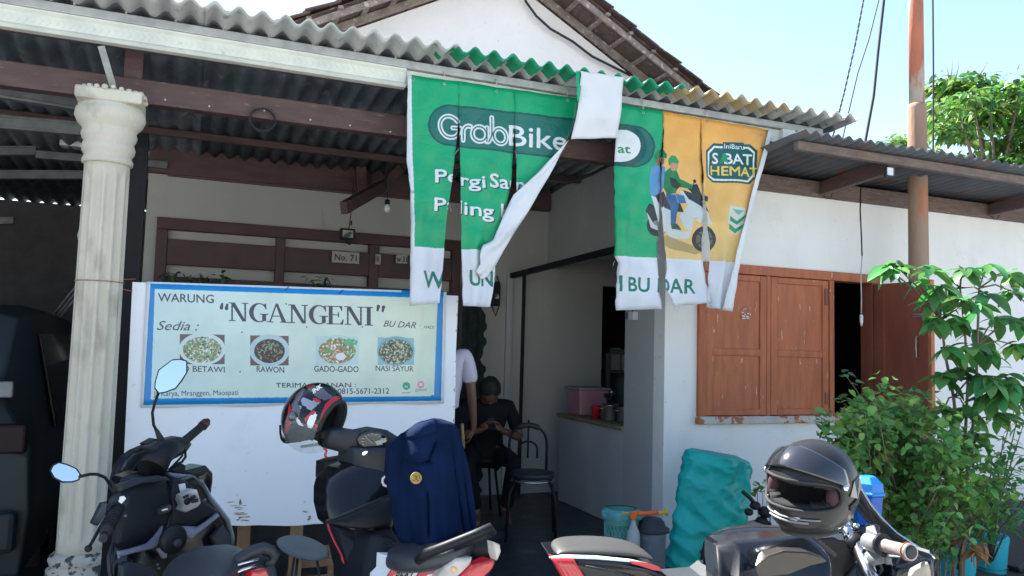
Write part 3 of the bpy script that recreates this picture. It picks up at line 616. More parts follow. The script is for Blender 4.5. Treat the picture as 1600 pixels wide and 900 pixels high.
# leaning pale poles behind the pillar
gp=thing('leaning_poles','bundle of thin pale metal poles leaning in the dark carport','poles',(-1.3,6.5,1))
for k,(a,b) in enumerate((((47,537),(118,448)),((51,541),(120,455)),((54,544),(122,461)))):
    m=MB(); m.tube([onY(*a,7.4+.01*k),onY(*b,6.9)],.009,6); m.out('pole',M['zincd'],gp)
# steel post behind the board, between pillar and board
m=MB(); X=onY(182,500,5.6).x; m.box(X-.09,5.58,.15,X+.12,5.66,2.93); solo(m.out('dark_post',M['black'],bevel=.005),'dark square post standing between the pillar and the board','post')
# ================================================================ torn banner
BNY=4.63; BS=520.
b0=onY(600,100,BNY); BX0=1.0; BZ0=3.35
def bpx(x,y): p=onY(x,y,BNY); return ((p.x-BX0)*BS,(BZ0-p.z)*BS)
cv=Canvas(int(3.2*BS),int(1.55*BS),(0,168,112),bpx)
# ochre field, light towards its foot, white foot band
for k in range(40):
    t=k/40; y0=170+t*245; c=(242-8*t,172+30*t,76+58*t)
    cv.poly([(1034,y0-4),(1230,y0+20),(1230,y0+60),(1026,y0+40)],c)
cv.poly([(600,384),(770,392),(1022,403),(1240,415),(1240,560),(600,560)],(228,232,240))
cv.poly([(1026,172),(1036,172),(1034,260),(1028,330),(1022,403),(958,400),(958,170)],(0,168,112))
cv.poly([(1210,395),(1240,395),(1240,560),(1210,560)],(228,232,240))
cv.poly([(600,90),(642,90),(646,300),(647,560),(600,560)],(226,230,236))
DK=(14,96,88)
# pill behind the wordmark
def pill(x0,y0a,y0b,x1,y1a,y1b,c):
    cv.poly([(x0,y0a),(x1,y1a),(x1,y1b),(x0,y0b)],c); cv.ell(x0,(y0a+y0b)/2,(y0b-y0a)*.52,(y0b-y0a)/2,c); cv.ell(x1,(y1a+y1b)/2,(y1b-y1a)*.52,(y1b-y1a)/2,c)
pill(702,163,228,990,196,262,(8,84,78)); pill(702,166,225,990,199,259,(22,112,98))
cv.poly([(930,180),(958,188),(958,270),(930,260)],(22,112,98))
cv.ell(975,228,36,33,(8,84,78)); cv.ell(972,228,28,25,(235,240,240)); cv.poly([(930,202),(972,203),(972,253),(930,250)],(235,240,240))
cv.text('at',(966,238),(984,240),14,(20,140,90),.03)
# double line wordmark: strokes
def arc(cx,cy,rx,ry,a0,a1,n=22,sk=.14): return [(cx+rx*cos(radians(a0+(a1-a0)*i/n)),cy-ry*sin(radians(a0+(a1-a0)*i/n))+sk*(rx*cos(radians(a0+(a1-a0)*i/n)))) for i in range(n+1)]
WC=(226,230,234)
G=arc(703,198,16,16.5,38,360,34)+[(708,199.5)]
r_=[(724,219),(724,206)]+arc(733,207,9,10,170,75,10)
a_=arc(749,209.5,10.5,11.5,0,360,30); a2=[(760,200),(760,222)]
b_=arc(781,213,10.5,12,0,360,30); b2=[(768,184),(768,212)]; b3=[(763,222),(771,206)]
for st in (G,r_,a_,a2,b_,b2,b3): cv.line(st,7.6,WC)
for st in (G,r_,a_,a2,b_,b2,b3): cv.line(st,2.0,(26,108,96))
cv.text('Bike',(796,226.5),(886,236),33,WC,.018)
for A,B,t,h in (((680,285),(716,286),'Pe',21),((719,290),(757,294),'rgi',14),((765,292),(835,302),'Sama',22),((679,329),(712,331),'Pa',21),((716,334),(770,341),'ling',21),((782,340),(850,350),'Hemat',22)):
    if t=='rgi': h=20
    cv.text(t,A,B,h,(20,70,66),.045,dx=1.6,dy=1.6); cv.text(t,A,B,h,(232,234,238),.038)
# foot lettering
GT=(12,120,100)
cv.text('W',(660,449),(692,451),27,GT,.03); cv.text('ARU',(694,449),(727,450),27,(228,232,240),.03)
cv.text('UNG',(733,446),(786,449),25,GT,.035); cv.text('NGANGENI',(800,447),(968,455),25,GT,.03)
cv.text('BU DAR',(979,455),(1082,459),23,GT,.035)
# rider panel: two helmeted riders on a pale scooter
gy=(60,70,78); wh=(206,214,214); sh=(150,130,80)
cv.poly([(1020,372),(1040,368),(1100,392),(1085,398),(1040,388)],sh,.6)
cv.ell(1024,352,16,18,(34,38,44)); cv.ell(1024,352,7,8,(120,125,125)); cv.ell(1098,374,19,20,(30,34,38)); cv.ell(1098,374,13,14,(96,96,88)); 
for k in range(5): cv.line([(1098,374),(1098+13*cos(k*1.257),374+14*sin(k*1.257))],2.4,(30,34,38))
cv.poly([(1012,318),(1030,328),(1036,345),(1014,345),(1006,330)],(40,46,50)); cv.poly([(1008,332),(1020,352),(1036,360),(1034,366),(1014,356)],(190,196,198))
cv.poly([(1016,306),(1044,318),(1052,348),(1040,362),(1026,350),(1020,326)],wh); cv.poly([(1024,344),(1060,362),(1078,362),(1074,374),(1050,372),(1028,358)],wh)
cv.poly([(1062,298),(1074,300),(1092,314),(1106,338),(1098,344),(1082,340),(1078,362),(1066,356),(1060,338),(1072,322)],wh)
cv.poly([(1066,297),(1082,304),(1096,318),(1104,334),(1090,322),(1074,312)],(44,50,58)); cv.poly([(1082,344),(1100,338),(1112,350),(1104,352),(1090,348)],wh)
cv.poly([(1070,292),(1086,288),(1094,306),(1104,308),(1102,316),(1088,314)],(32,38,44)); cv.ell(1083,284,2.4,3,(40,44,48)); cv.line([(1082,286),(1078,294)],1.2,(40,44,48))
cv.poly([(1030,312),(1062,318),(1066,332),(1050,330),(1034,326)],(40,44,50))
cv.poly([(1017,262),(1030,256),(1038,262),(1036,290),(1028,308),(1015,306),(1014,284)],(96,148,196)); cv.poly([(1022,306),(1034,300),(1040,316),(1030,326)],(60,50,60))
cv.ell(1031,251,6,8,(150,100,80)); cv.poly([(1024,252),(1023,242),(1028,234),(1036,234),(1041,242),(1040,248),(1030,246)],(10,128,84))
cv.poly([(1036,270),(1046,262),(1058,266),(1062,280),(1080,290),(1078,296),(1060,292),(1056,302),(1040,304),(1034,294)],(12,124,70))
cv.poly([(1046,276),(1056,280),(1064,290),(1058,296),(1048,290)],(30,36,40)); cv.ell(1053,259,7,8,(196,140,110)); cv.poly([(1044,260),(1042,250),(1048,243),(1056,244),(1061,252),(1060,256),(1050,254)],(14,150,88))
cv.poly([(1038,302),(1056,304),(1060,320),(1054,350),(1046,350),(1046,324),(1038,314)],(54,104,150)); cv.poly([(1056,302),(1068,306),(1070,318),(1060,318)],(70,120,165))
cv.poly([(1046,350),(1056,350),(1062,360),(1048,358)],(20,90,66))
# badge
def rr(x0,y0,x1,y1,r,c):
    cv.poly([(x0+r,y0),(x1-r,y0+2),(x1,y0+r),(x1-1,y1-r),(x1-r,y1),(x0+r,y1-3),(x0,y1-r),(x0,y0+r)],c)
rr(1102,224,1183,288,12,(18,84,84)); rr(1105,228,1179,285,10,(228,236,234)); rr(1107.5,231,1176.5,282,9,(20,92,90)); cv.poly([(1130,222),(1162,223),(1162,236),(1130,235)],(18,84,84))
cv.text('IniBaru',(1132,232),(1162,234),8,(228,236,234),.02); cv.text('S BAT',(1113,255),(1174,258),17,(235,238,240),.035); cv.text('HEMAT',(1111,273),(1184,277),15,(238,206,96),.035); cv.poly([(1125,256),(1129,240),(1134,240),(1137,256),(1131,252)],(20,150,88))
cv.poly([(1137,322),(1162,326),(1160,352),(1150,368),(1139,364),(1134,346)],(206,214,196)); 
cv.poly([(1138,338),(1148,346),(1162,336),(1160,342),(1148,352),(1137,345)],(24,140,104)); cv.poly([(1136,350),(1146,358),(1160,350),(1156,357),(1146,365),(1136,358)],(24,140,104)); cv.poly([(1140,327),(1158,330),(1150,337)],(90,170,170))
bim=cv.image('banner_print'); M['banner']=printmat('banner_vinyl',bim,.38,gainv=.92)
bn=thing('torn_banner','green and ochre vinyl banner torn into hanging strips, printed with a bike ride advert','banner',(2,BNY,3.2))
def interp(pl,t):
    # polyline by y fraction
    L=[0]
    for a,b in zip(pl[:-1],pl[1:]): L.append(L[-1]+math.hypot(b[0]-a[0],b[1]-a[1]))
    s=t*L[-1]
    for i in range(len(pl)-1):
        if s<=L[i+1]+1e-9:
            q=(s-L[i])/((L[i+1]-L[i]) or 1); return pl[i][0]+(pl[i+1][0]-pl[i][0])*q, pl[i][1]+(pl[i+1][1]-pl[i][1])*q
    return pl[-1]
def strip(name,left,right,seed,amp=.012,mt=None,nu=14,nv=44,lab=None,yoff=0,jag=.0):
    r=random.Random(seed); ph=r.uniform(0,6); ph2=r.uniform(0,6); ws=[(r.uniform(-.5,.5),r.uniform(.5,2)) for _ in range(4)]
    def pos(u,v):
        a=interp(left,v); b=interp(right,v); ja=jag*sin(v*57+ph)*cos(v*131); jb=jag*sin(v*71+ph2)*cos(v*149)
        x=(a[0]+ja)*(1-u)+(b[0]+jb)*u; y=a[1]*(1-u)+b[1]*u; p=onY(x,y,BNY)
        w_=max(0,min(1,(y-180)/160)); d=amp*w_*(sin(5*u*pi*.55+ph+v*1.6)+.5*sin(9*u+ph2-v*4))+.005*sin(p.x*17+p.z*7)+.003*sin(p.x*41-p.z*19)-.02*w_*w_+yoff
        d+=.003*sin(p.z*40+p.x*9+ph)*w_+w_*(.016*(abs(((u*1.9+ph*.1+.25*v)%1)-.5)*2)-.008)+.010*w_*mnoise.noise(V((u*3+seed,v*5,1)))
        return p+V((0,d,0)),p
    uvf=lambda u,v:(lambda p:((p.x-BX0)*BS/cv.w,1-(BZ0-p.z)*BS/cv.h))(pos(u,v)[1])
    m=MB(); m.grid(lambda u,v:pos(u,v)[0],nu,nv,uv=uvf)
    for f in m.b.faces: f.normal_update()
    o=m.out(name,mt or M['banner'],bn,recalc=False,label=lab)
    sm=o.modifiers.new('thickness','SOLIDIFY'); sm.thickness=.0012; sm.offset=0
    return o
strip('strip',[(637,117),(636,250),(641,300),(641,390),(640,478)],[(717,127),(717.5,180),(714,215),(706,280),(697,330),(692,390),(684,474)],1,jag=.3,lab='left strip carrying the first letters and a W')
strip('strip',[(717,127),(717.8,180),(719,262),(718,300),(720,380),(724,478)],[(805,140),(805,192),(802,240),(797,290),(785,340),(772,385),(770,440),(763,480)],2,jag=.3)
strip('strip',[(805,140),(805,192),(806,215),(807,240),(806,302)],[(905,154),(899,190),(890,212),(870,242),(808,302)],3,amp=.008,nv=24)
strip('strip',[(968,163),(963,215),(960,260),(958,330),(958,400),(963,410),(961,440),(960,485)],[(1036,174),(1035,220),(1030,280),(1027,330),(1024,370),(1024,403),(1026,440),(1030,483)],4,jag=.9,lab='strip with the last letter and BU on its white foot')
strip('strip',[(1036,174),(1036.5,225),(1031,280),(1029,340),(1034,380),(1038,410),(1036,450),(1052,479)],[(1095,184),(1096,300),(1094,345),(1094,400),(1101,440),(1111,473)],5,jag=.9,lab='strip with the front of the printed scooter and DAR')
strip('strip',[(1095,184),(1096.5,300),(1100,345),(1107,395),(1105,430),(1103,480)],[(1203,203),(1185,265),(1160,350),(1147,410),(1140,450),(1135,486)],6,amp=.016,jag=.5,lab='right ochre strip with the badge and chevrons')
# folded right hem
strip('folded_hem',[(1199,202),(1181,265),(1156,350),(1143,410),(1130,450),(1122,484)],[(1204,205),(1187,268),(1164,350),(1151,410),(1144,450),(1138,487)],9,amp=.003,mt=M['vback'],nu=4,yoff=-.02)
# the strip curled back so that its white reverse shows
m=MB(); 
def curl(u,v):
    a=interp([(884,222),(840,270),(803,304),(786,338),(770,376),(752,384),(748,400),(750,412),(743,424)],v); b=interp([(889,218),(868,258),(836,312),(808,358),(787,392),(776,414),(768,424),(760,434),(752,436)],v)
    x=a[0]*(1-u)+b[0]*u; y=a[1]*(1-u)+b[1]*u; p=onY(x,y,BNY-.05); return p+V((0,-.014*(1-abs(2*u-.7))-.008*sin(v*9+u*4)-.006*sin(v*23+u*9),0))
m.grid(curl,8,40); o=m.out('curled_strip',M['vback'],bn,recalc=False,label='narrow strip curled back showing its white reverse'); sm=o.modifiers.new('thickness','SOLIDIFY'); sm.thickness=.0015
# the strip thrown up over the lip of the roof
m=MB()
def over(u,v):
    a=interp([(909,111),(906,150),(899,190),(893,217)],v); b=interp([(974,121),(972,150),(968,190),(965,215)],v)
    x=a[0]*(1-u)+b[0]*u; y=a[1]*(1-u)+b[1]*u; p=onY(x,y,4.40+.10*v); return p+V((0,.006*sin(u*11+v*3)+.008*sin(v*8),0))
m.grid(over,12,20); m.grid(lambda u,v: over(u,0)+V((0,.55*v,.03*sin(pi*min(1,v*2))-.03*v)),12,6)
o=m.out('flipped_strip',M['vback'],bn,recalc=False,label='wide strip thrown over the roof lip, white reverse outward'); sm=o.modifiers.new('thickness','SOLIDIFY'); sm.thickness=.002
m=MB(); m.grid(lambda u,v: (lambda a,b: onY(a[0]*(1-u)+b[0]*u,a[1]*(1-u)+b[1]*u,4.43))(interp([(900,111),(901,135),(902,158)],v),interp([(910,111),(908,135),(905,158)],v)),3,8); m.out('green_fold',mat('green_vinyl',(.0,.36,.16),None,5,.4),bn,recalc=False)
m=MB(); m.grid(lambda u,v: onY(902+(966-902)*u,200+2*u+(13)*v,4.52),6,3); m.out('shaded_hem',M['vback'],bn,recalc=False)
# tie wires
for px,py in ((694,127),(776,139),(887,153),(1005,172),(1105,186)):
    a=onY(px,py-2,BNY-.006); m=MB(); m.tube([a,a+V((0,.0,.03)),a+V((0,.02,.06))],.003,5); m.out('tie_wire',M['wirew'],bn)
# frayed threads along the torn edges, eyelets by the ties
r9=random.Random(77)
for k,(px,py) in enumerate(((1028,330),(1031,372),(1030,396),(1027,425),(960,445),(961,472),(1052,476),(1098,330),(1100,380),(1103,410),(1106,440),(1110,470),(1104,462),(1037,300),(960,408),(716,232),(700,318),(804,236),(1034,245),(1062,480))):
    m=MB(); a=onY(px,py,BNY-.01); L=[a]
    for q in range(4): L.append(L[-1]+V((r9.uniform(-.012,.012),r9.uniform(-.01,.004),-r9.uniform(.004,.016))))
    m.tube(L,.0014,4); m.out('loose_thread',M['wirew'],bn)
for px,py in ((694,131),(776,143),(887,157),(1005,176),(1105,190),(646,124),(644,300),(1190,210)):
    a=onY(px,py,BNY-.012); m=MB(); m.lathe([(.006,0),(.010,.001),(.010,.003),(.006,.004)],a,(0,-1,0),n=12,caps=False); m.out('eyelet',M['zinc'],bn)
# ================================================================ menu board
board=thing('menu_board','big white painted board on a raw timber trestle carrying a blue bordered food stall sign','sign board',(.6,4.9,.15))
BY0=4.90
bpts=[(207,440),(716,462),(712,560),(707,660),(700,760)]
TL=onY(207,440,BY0);TR=onY(716,462,BY0);BL=onY(189,815,BY0);BR=onY(702,812,BY0)
m=MB(); edge=[TL]+[]
bot=[]
for k in range(25):
    t=k/24; x=189+(704-189)*t; y=809+12*sin(pi*min(1,t*1.12))+random.uniform(-1.2,1.2); bot.append(onY(x,y,BY0))
tp=[onY(207+(716-207)*t,440+22*t+random.uniform(-.8,.8),BY0) for t in (1,.8,.6,.4,.2,0)]
rt=[onY(704+(716-704)*t+random.uniform(-1,1),812-(350)*t,BY0) for t in (.15,.3,.45,.6,.75,.9)]
m.prism(bot+rt+tp,(0,.03,0)); m.out('panel',M['board'],board)
m=MB()
for t in np.linspace(.1,.97,14):
    a=onY(704+12*t,812-350*t,BY0-.002); l=random.uniform(.01,.04); m.prism([a,a+V((-random.uniform(.004,.012),0,l*.4)),a+V((0,0,l))],(0,.001,0))
m.out('chipped_edge',M['edge'],board)
m=MB(); a=onY(362,792,BY0-.002)
for px,py,w_,h_ in ((376,800,20,1.2),(379,793,12,1),(374,796,10,1),(381,806,20,1.4),(372,809,10,2),(480,808,8,3),(480,802,12,1),(362,787,22,.8),(388,809,10,1.5),(378,786,3,8),(383,812,14,1.6)):
    for q in range(3):
        x=px+random.uniform(-6,6); y=py+random.uniform(-4,4); m.prism([onY(x-w_/3,y,BY0-.003),onY(x,y-h_/2,BY0-.003),onY(x+w_/3,y+random.uniform(-2,2),BY0-.003),onY(x,y+h_/2,BY0-.003)],(0,.002,0))
m.out('peeled_patch',M['wood'],board,label='bare wood where the paint peeled at the lower edge')
m=MB(); m.box(TL.x+.02,BY0+.031,TL.z-.1,TR.x-.04,BY0+.06,TL.z-.04); m.out('batten',M['wood'],board)
# trestle legs
for px,yo in ((382,.10),(464,.04),(524,.10)):
    a=onY(px,812,BY0+yo); m=MB(); m.bar((a.x,BY0+yo,.15),(a.x,BY0+yo,a.z+.25),.075,.03,up=(0,1,0)); m.out('leg',M['wood'],board,bevel=.004)
for py in (862,884,909):
    a=onY(472,py,BY0+.04);b=onY(520,py-1,BY0+.04); m=MB(); m.bar((a.x-.04,BY0+.075,a.z),(b.x+.06,BY0+.075,a.z),.02,.045); m.out('rung',M['wood'],board,bevel=.004)
m=MB(); m.bar(onY(470,818,BY0+.04),onY(450,905,BY0+.1),.03,.02,up=(0,1,0)); m.out('nail_strip',M['wood'],board)
# the sign
SS=900.; sx0=TL.x+.02; sz0=TL.z+.02; SY=BY0-.006
def spx(x,y): p=onY(x,y,SY); return ((p.x-sx0)*SS,(sz0-p.z)*SS)
sc=Canvas(int(1.95*SS),int(.82*SS),(214,226,218),spx)
BL_=(16,134,204)
sc.poly([(200,430),(720,440),(720,650),(200,660)],(226,230,232))
sc.poly([(235,443),(693,459),(689,626),(224,633)],BL_); 
for k in range(30):
    t=k/30; sc.poly([(242+420*t,451.5+14*t),(242+420*(t+.06),451.5+14*(t+.06)),(242+420*(t+.06),621-2*t),(236+426*t,623-4*t)],(196+22*t,222+6*t,222-14*t))
sc.poly([(660,465),(684,466.5),(678,617),(650,619)],(210,226,206)); sc.poly([(242,451.5),(250,451.8),(243,624),(235.5,624.5)],(198,222,224))
INK=(58,66,82)
sc.text('WARUNG',(247,471),(334,473.5),13.5,INK,.02)
sc.text('Sedia :',(245,515.5),(311,516.5),15,INK,.005,.35)
# serif capitals from strokes
def quad(x0,x1,y0,y1): return [(x0,y0),(x1,y0),(x1,y1),(x0,y1)]
def serif(ch):
    t=.085; T=.20; s=.05
    if ch=='N': return [quad(.14,.14+t,0,1),quad(.80,.80+t,0,1),[(.10,1),(.32,1),(.885,.0),(.70,.0)],quad(0,.34,1-s,1),quad(.02,.36,0,s),quad(.66,1,1-s,1)],1.
    if ch=='I': return [quad(.12,.12+T,0,1),quad(0,.44,1-s,1),quad(0,.44,0,s)],.46
    if ch=='E': return [quad(.12,.12+T,0,1),quad(0,.80,1-s,1),quad(0,.84,0,s),quad(.3,.62,.49,.49+s),[(.80,1),(.80,.74),(.76,.74),(.66,.95)],[(.84,0),(.88,.28),(.84,.28),(.70,.05)],quad(.58,.64,.38,.66)],.88
    if ch=='A': return [[(.46,1.02),(.54,1.02),(.20,.0),(.12,.0)],[(.44,1.02),(.56,1.02),(1.0,0),(.78,0)],quad(.26,.74,.32,.32+s),quad(0,.34,0,s),quad(.66,1.12,0,s)],1.07
    if ch=='G':
        o=[(.52+.50*cos(radians(a)),.5+.52*sin(radians(a))) for a in range(50,311,8)]; i=[(.56+.31*cos(radians(a)),.5+.46*sin(radians(a))) for a in range(310,49,-8)]
        return [o+i,quad(.68,.88,.06,.44),quad(.56,1.0,.40,.40+s),[(.84,1.0),(.88,1.0),(.90,.68),(.86,.68),(.74,.92)]],.93
word='NGANGENI'; adv=[serif(c)[1] for c in word]; tot=sum(adv)+.02*(len(word)-1); x=0
A0=np.array((357.,501.5)); B0=np.array((586.,509.)); H0=29.
for c in word:
    ps,wd=serif(c)
    for p in ps: sc.poly([tuple(A0+(B0-A0)*((x+q[0])/tot)+np.array((0,-H0*q[1]))) for q in p],INK)
    x+=wd+(.02 if c!='G' else -.02)
def comma(x,y,f): sc.ell(x,y,2.8,2.8,INK); sc.poly([(x-2.4*f,y),(x+2.8*f,y-1),(x-0*f,y+8*f),(x-3*f,y+7*f)],INK)
comma(346,481,-1); comma(354,482,-1); comma(591,479,1); comma(599,480,1)
sc.text('BU DAR',(599,510),(650,513),10,INK,.01,.35); sc.text('-',(654,509),(658,509),1.5,INK,.01); sc.text('HADI',(662,513),(679,514),5,INK,.0,.4)
foods=[(284,322,351,360,(108,98,96)),(393,522,452,571,(112,84,84)),(493,524,560,570,(150,190,190)),(590,527,646,570,(90,140,150))]
pal1=[(220,226,214),(96,136,96),(150,190,160),(200,150,130),(60,90,70),(230,235,230),(170,180,120)]; pal2=[(66,58,56),(80,74,66),(150,150,130),(110,104,90)]
pal3=[(210,180,150),(150,96,80),(90,160,110),(235,235,225),(120,150,90),(190,130,100)]; pal4=[(70,100,80),(190,190,160),(120,96,80),(210,215,200),(90,130,90),(50,60,56)]
def dish(x0,y0,x1,y1,corner,bowl,pal,inner,seed,sz=2.4,n=420,fx=.86,fy=.86):
    sc.poly([(x0,y0),(x1,y0+1),(x1,y1),(x0,y1)],corner); cx,cy=(x0+x1)/2,(y0+y1)/2; rx,ry=(x1-x0)/2,(y1-y0)/2
    sc.ell(cx,cy,rx*1.04,ry*1.08,bowl); sc.ell(cx,cy+1,rx*fx,ry*fy,inner); sc.blobs(cx,cy+1,rx*fx*.98,ry*fy*.98,pal,n,sz,seed)
dish(281,522,351,569,(96,90,92),(206,222,222),pal1,(120,140,110),3)
dish(391,524,451,571,(110,84,86),(180,206,212),pal2,(62,54,54),4,2.0,200,.80,.80); sc.blobs(427,539,9,5,[(110,150,120),(60,100,80)],30,2,8)
for k in range(16):
    a=RNG.uniform(0,6.28); q=RNG.uniform(.1,.75); x=421+26*q*cos(a); y=548+17*q*sin(a); sc.line([(x,y),(x+RNG.uniform(-5,5),y+RNG.uniform(-5,5))],1.1,(176,176,160))
dish(493,525,560,570,(196,216,218),(190,216,212),pal3,(130,130,100),5,3.0); sc.ell(532,557,8,6,(226,232,232)); sc.blobs(548,535,9,6,[(110,190,140),(90,170,120)],40,3,9)
dish(590,527,647,570,(150,190,196),(120,180,196),pal4,(90,100,84),6,2.6,520,.94,.9)
sc.text('SOTO BETAWI',(258,579.5),(351,582),9.5,INK,.02); sc.text('RAWON',(401,581),(444,582.5),9.5,INK,.02); sc.text('GADO-GADO',(491,580.5),(560,581.5),9.5,INK,.02); sc.text('NASI SAYUR',(587,579.5),(646,580.5),9,INK,.012)
sc.text('TERIMA PESANAN :',(431,605.5),(556,605),7.5,INK,.025)
sc.text('WA',(480,614.5),(505,614.5),8.5,INK,.015); sc.text(': 0815-5671-2312',(522,615.5),(608,615),9,INK,.018)
sc.text('Jl. Karya, Mranggen, Maospati',(240,619),(372,617),8.5,INK,.006)
sc.ell(635,603,6,6,(24,170,130)); sc.text('a',(632,605.5),(638,605.5),4,(230,240,240),.01); sc.poly([(628,613),(641,613),(641,614.5),(628,614.5)],(150,180,170))
sc.ell(657.5,601,5.5,5.5,(222,150,170)); sc.ell(657.5,601,2.5,2.5,(240,225,230)); sc.text('gofood',(649,611),(666,611),5,(120,130,140),.005)
for x,y in ((378,519),(375,581),(479,511),(447,475),(566,511),(300,560)): sc.ell(x,y,1.2,1.1,(40,48,60))
sim=sc.image('menu_print'); M['menu']=printmat('menu_vinyl',sim,.35,translu=0,bump=.08,gainv=.95)
m=MB(); cs=[(229,440),(698,456),(693,630),(219,637)]
def sgn(u,v):
    x=(cs[0][0]*(1-u)+cs[1][0]*u)*(1-v)+(cs[3][0]*(1-u)+cs[2][0]*u)*v; y=(cs[0][1]*(1-u)+cs[1][1]*u)*(1-v)+(cs[3][1]*(1-u)+cs[2][1]*u)*v
    p=onY(x,y+(1.2*sin(u*22) if v>.99 else 0),SY); return p+V((0,-.002*sin(u*17+v*3)-.004*(v>.95)*abs(sin(u*9)),0))
m.grid(sgn,40,14,uv=lambda u,v:(lambda q:(q[0]/sc.w,1-q[1]/sc.h))(((sgn(u,v).x-sx0)*SS,(sz0-sgn(u,v).z)*SS)))
sgo=m.out('vinyl_sign',M['menu'],board,recalc=False,label='blue bordered vinyl sign listing four dishes')
md=sgo.modifiers.new('thickness','SOLIDIFY'); md.thickness=.0012
m=MB()
for px,py in ((448,451),(533,456)): a=onY(px,py,SY-.004); m.bar(a+V((-.01,0,-.012)),a+V((.012,0,.014)),.004,.004)
m.out('fixing_ties',M['wire'],board)
# ================================================================ lamps, meters, wires
fl_=thing('floodlight','small square black floodlight hanging by a wire above the house number','floodlight',onY(543,366,6.9))
a=onY(543,366,6.9); m=MB(); m.box(a.x-.065,a.y-.02,a.z-.05,a.x+.065,a.y+.03,a.z+.05); m.out('housing',M['black'],fl_,bevel=.006)
m=MB(); m.box(a.x-.045,a.y-.024,a.z-.03,a.x+.045,a.y-.019,a.z+.032); m.out('lens',M['clens'],fl_)
m=MB(); m.bar((a.x-.02,a.y,a.z-.05),(a.x+.03,a.y+.01,a.z-.085),.03,.02); m.out('yoke',M['black'],fl_)
m=MB(); m.tube([a+V((.01,0,.05)),onY(549,330,6.9),onY(551,300,6.9),onY(553,280,6.9)],.004,5); m.tube([onY(549,345,6.9),onY(548.5,352,6.9)],.008,6); m.out('hanging_wire',M['wire'],fl_)
a=onY(605,322,6.2); lb=thing('light_bulb','round frosted light bulb in a black socket hanging under the porch roof','light bulb',a)
m=MB(); m.lathe([(.006,.055),(.02,.05),(.021,.02),(.018,.012)],a,n=12); m.out('socket',M['black'],lb)
m=MB(); m.lathe([(.016,.014),(.024,-.004),(.028,-.02),(.026,-.035),(.014,-.05),(.002,-.053)],a,n=16); m.out('glass_bulb',M['bulb'],lb)
m=MB(); m.tube([a+V((0,0,.05)),onY(604,262,6.2)],.003,5); m.out('flex',M['wire'],lb)
a=onY(769,462,BY-.05); mb=thing('electric_meter','black electricity meter with a looping cable on the porch wall','electric meter',a)
m=MB(); m.box(a.x-.06,BY-.09,a.z-.10,a.x+.07,BY-.002,a.z+.14); m.out('case',M['black'],mb,bevel=.01)
m=MB(); m.box(a.x+.01,BY-.096,a.z-.03,a.x+.055,BY-.089,a.z+.02); m.out('dial',M['clens'],mb)
m=MB(); m.tube([(a.x+.05,BY-.04,a.z+.2),(a.x+.09,BY-.03,a.z+.1),(a.x+.085,BY-.03,a.z-.1),(a.x+.05,BY-.03,a.z-.2),(a.x+.02,BY-.03,a.z-.13),(a.x+.0,BY-.03,a.z-.09)],.006,6); m.out('cable_loop',M['wire'],mb)
a=onX(993,494,3.3); sb=thing('door_bell_box','small white square box with a short wire high on the grey side wall','box',a)
m=MB(); m.box(3.25,a.y-.045,a.z-.035,3.299,a.y+.035,a.z+.035); m.out('case',M['vback'],sb,bevel=.006)
m=MB(); m.box(3.262,a.y+.037,a.z-.025,3.299,a.y+.10,a.z+.03); m.out('bracket',M['zincd'],sb)
m=MB(); m.tube([(3.27,a.y,a.z+.03),(3.275,a.y+.005,a.z+.14),(3.28,a.y+.01,a.z+.5)],.003,5); m.out('wire',M['wire'],sb)
a=onY(1388,269,EY+.02); q=thing('eaves_lamp','small square lamp with a pale lit-looking lens on the eaves beam end','lamp',a)
m=MB(); m.box(a.x-.035,EY-.0,a.z-.035,a.x+.045,EY+.03,a.z+.03); m.out('housing',M['bindark'],q,bevel=.004)
m=MB(); m.box(a.x-.035,EY-.008,a.z-.028,a.x+.02,EY+.001,a.z+.028); m.out('lens',M['vback'],q,bevel=.003)
# hanging cable with pull switch in front of the shuttered window
P_=[(1345,293),(1344,330),(1346,370),(1347,400),(1345,430),(1346,470),(1345.5,490)]
cs_=thing('hanging_cable','thin cable hanging from the eaves with a small white switch at its end','cable',onY(1345,300,4.9))
m=MB(); m.tube([onY(x,y,4.9) for x,y in P_[:4]],.006,6); m.out('cable',M['wire'],cs_)
m=MB(); m.tube([onY(x,y,4.9) for x,y in P_[3:]],.005,6); m.out('cable',M['wirew'],cs_,label='pale lower length of the cable')
a=onY(1346,500,4.9); m=MB(); m.lathe([(.006,.045),(.013,.04),(.014,-.01),(.009,-.03),(.006,-.05)],a,n=10); m.out('switch',M['wlet'],cs_)
# power lines
def cable(px,Y,r,lab,tw=0):
    m=MB(); pts=[onY(x,y,Y) for x,y in px]; 
    if tw:
        n=260; L=[]
        def at(t):
            s=t*(len(pts)-1); i=min(int(s),len(pts)-2); return pts[i].lerp(pts[i+1],s-i)
        for ph in (0,pi): m.tube([at(k/n)+V((cos(k*.5+ph)*r,sin(k*.5+ph)*r,0)) for k in range(n+1)],r*.9,5)
    else: m.tube(pts,r,6)
    solo(m.out('power_line',M['wire']),lab,'power line','overhead wires')
cable([(1362,-60),(1349,0),(1336,70),(1320,140),(1306,195),(1296,232),(1280,290)],7.0,.007,'twisted overhead wire leftmost of the three in the sky',1)
cable([(1392,-60),(1373,0),(1358,60),(1340,115),(1326,175),(1313,232),(1302,290)],7.0,.008,'thinnest overhead wire, between the two thicker ones')
cable([(1384,-60),(1381,0),(1372,80),(1365,150),(1353,215),(1348,245),(1340,290)],7.0,.018,'thick dark overhead wire nearest the rusty pole')
cable([(1456,-60),(1457.5,0),(1458,60),(1458.5,120),(1458,240),(1457,420)],5.6,.009,'straight vertical wire just right of the rusty pole')
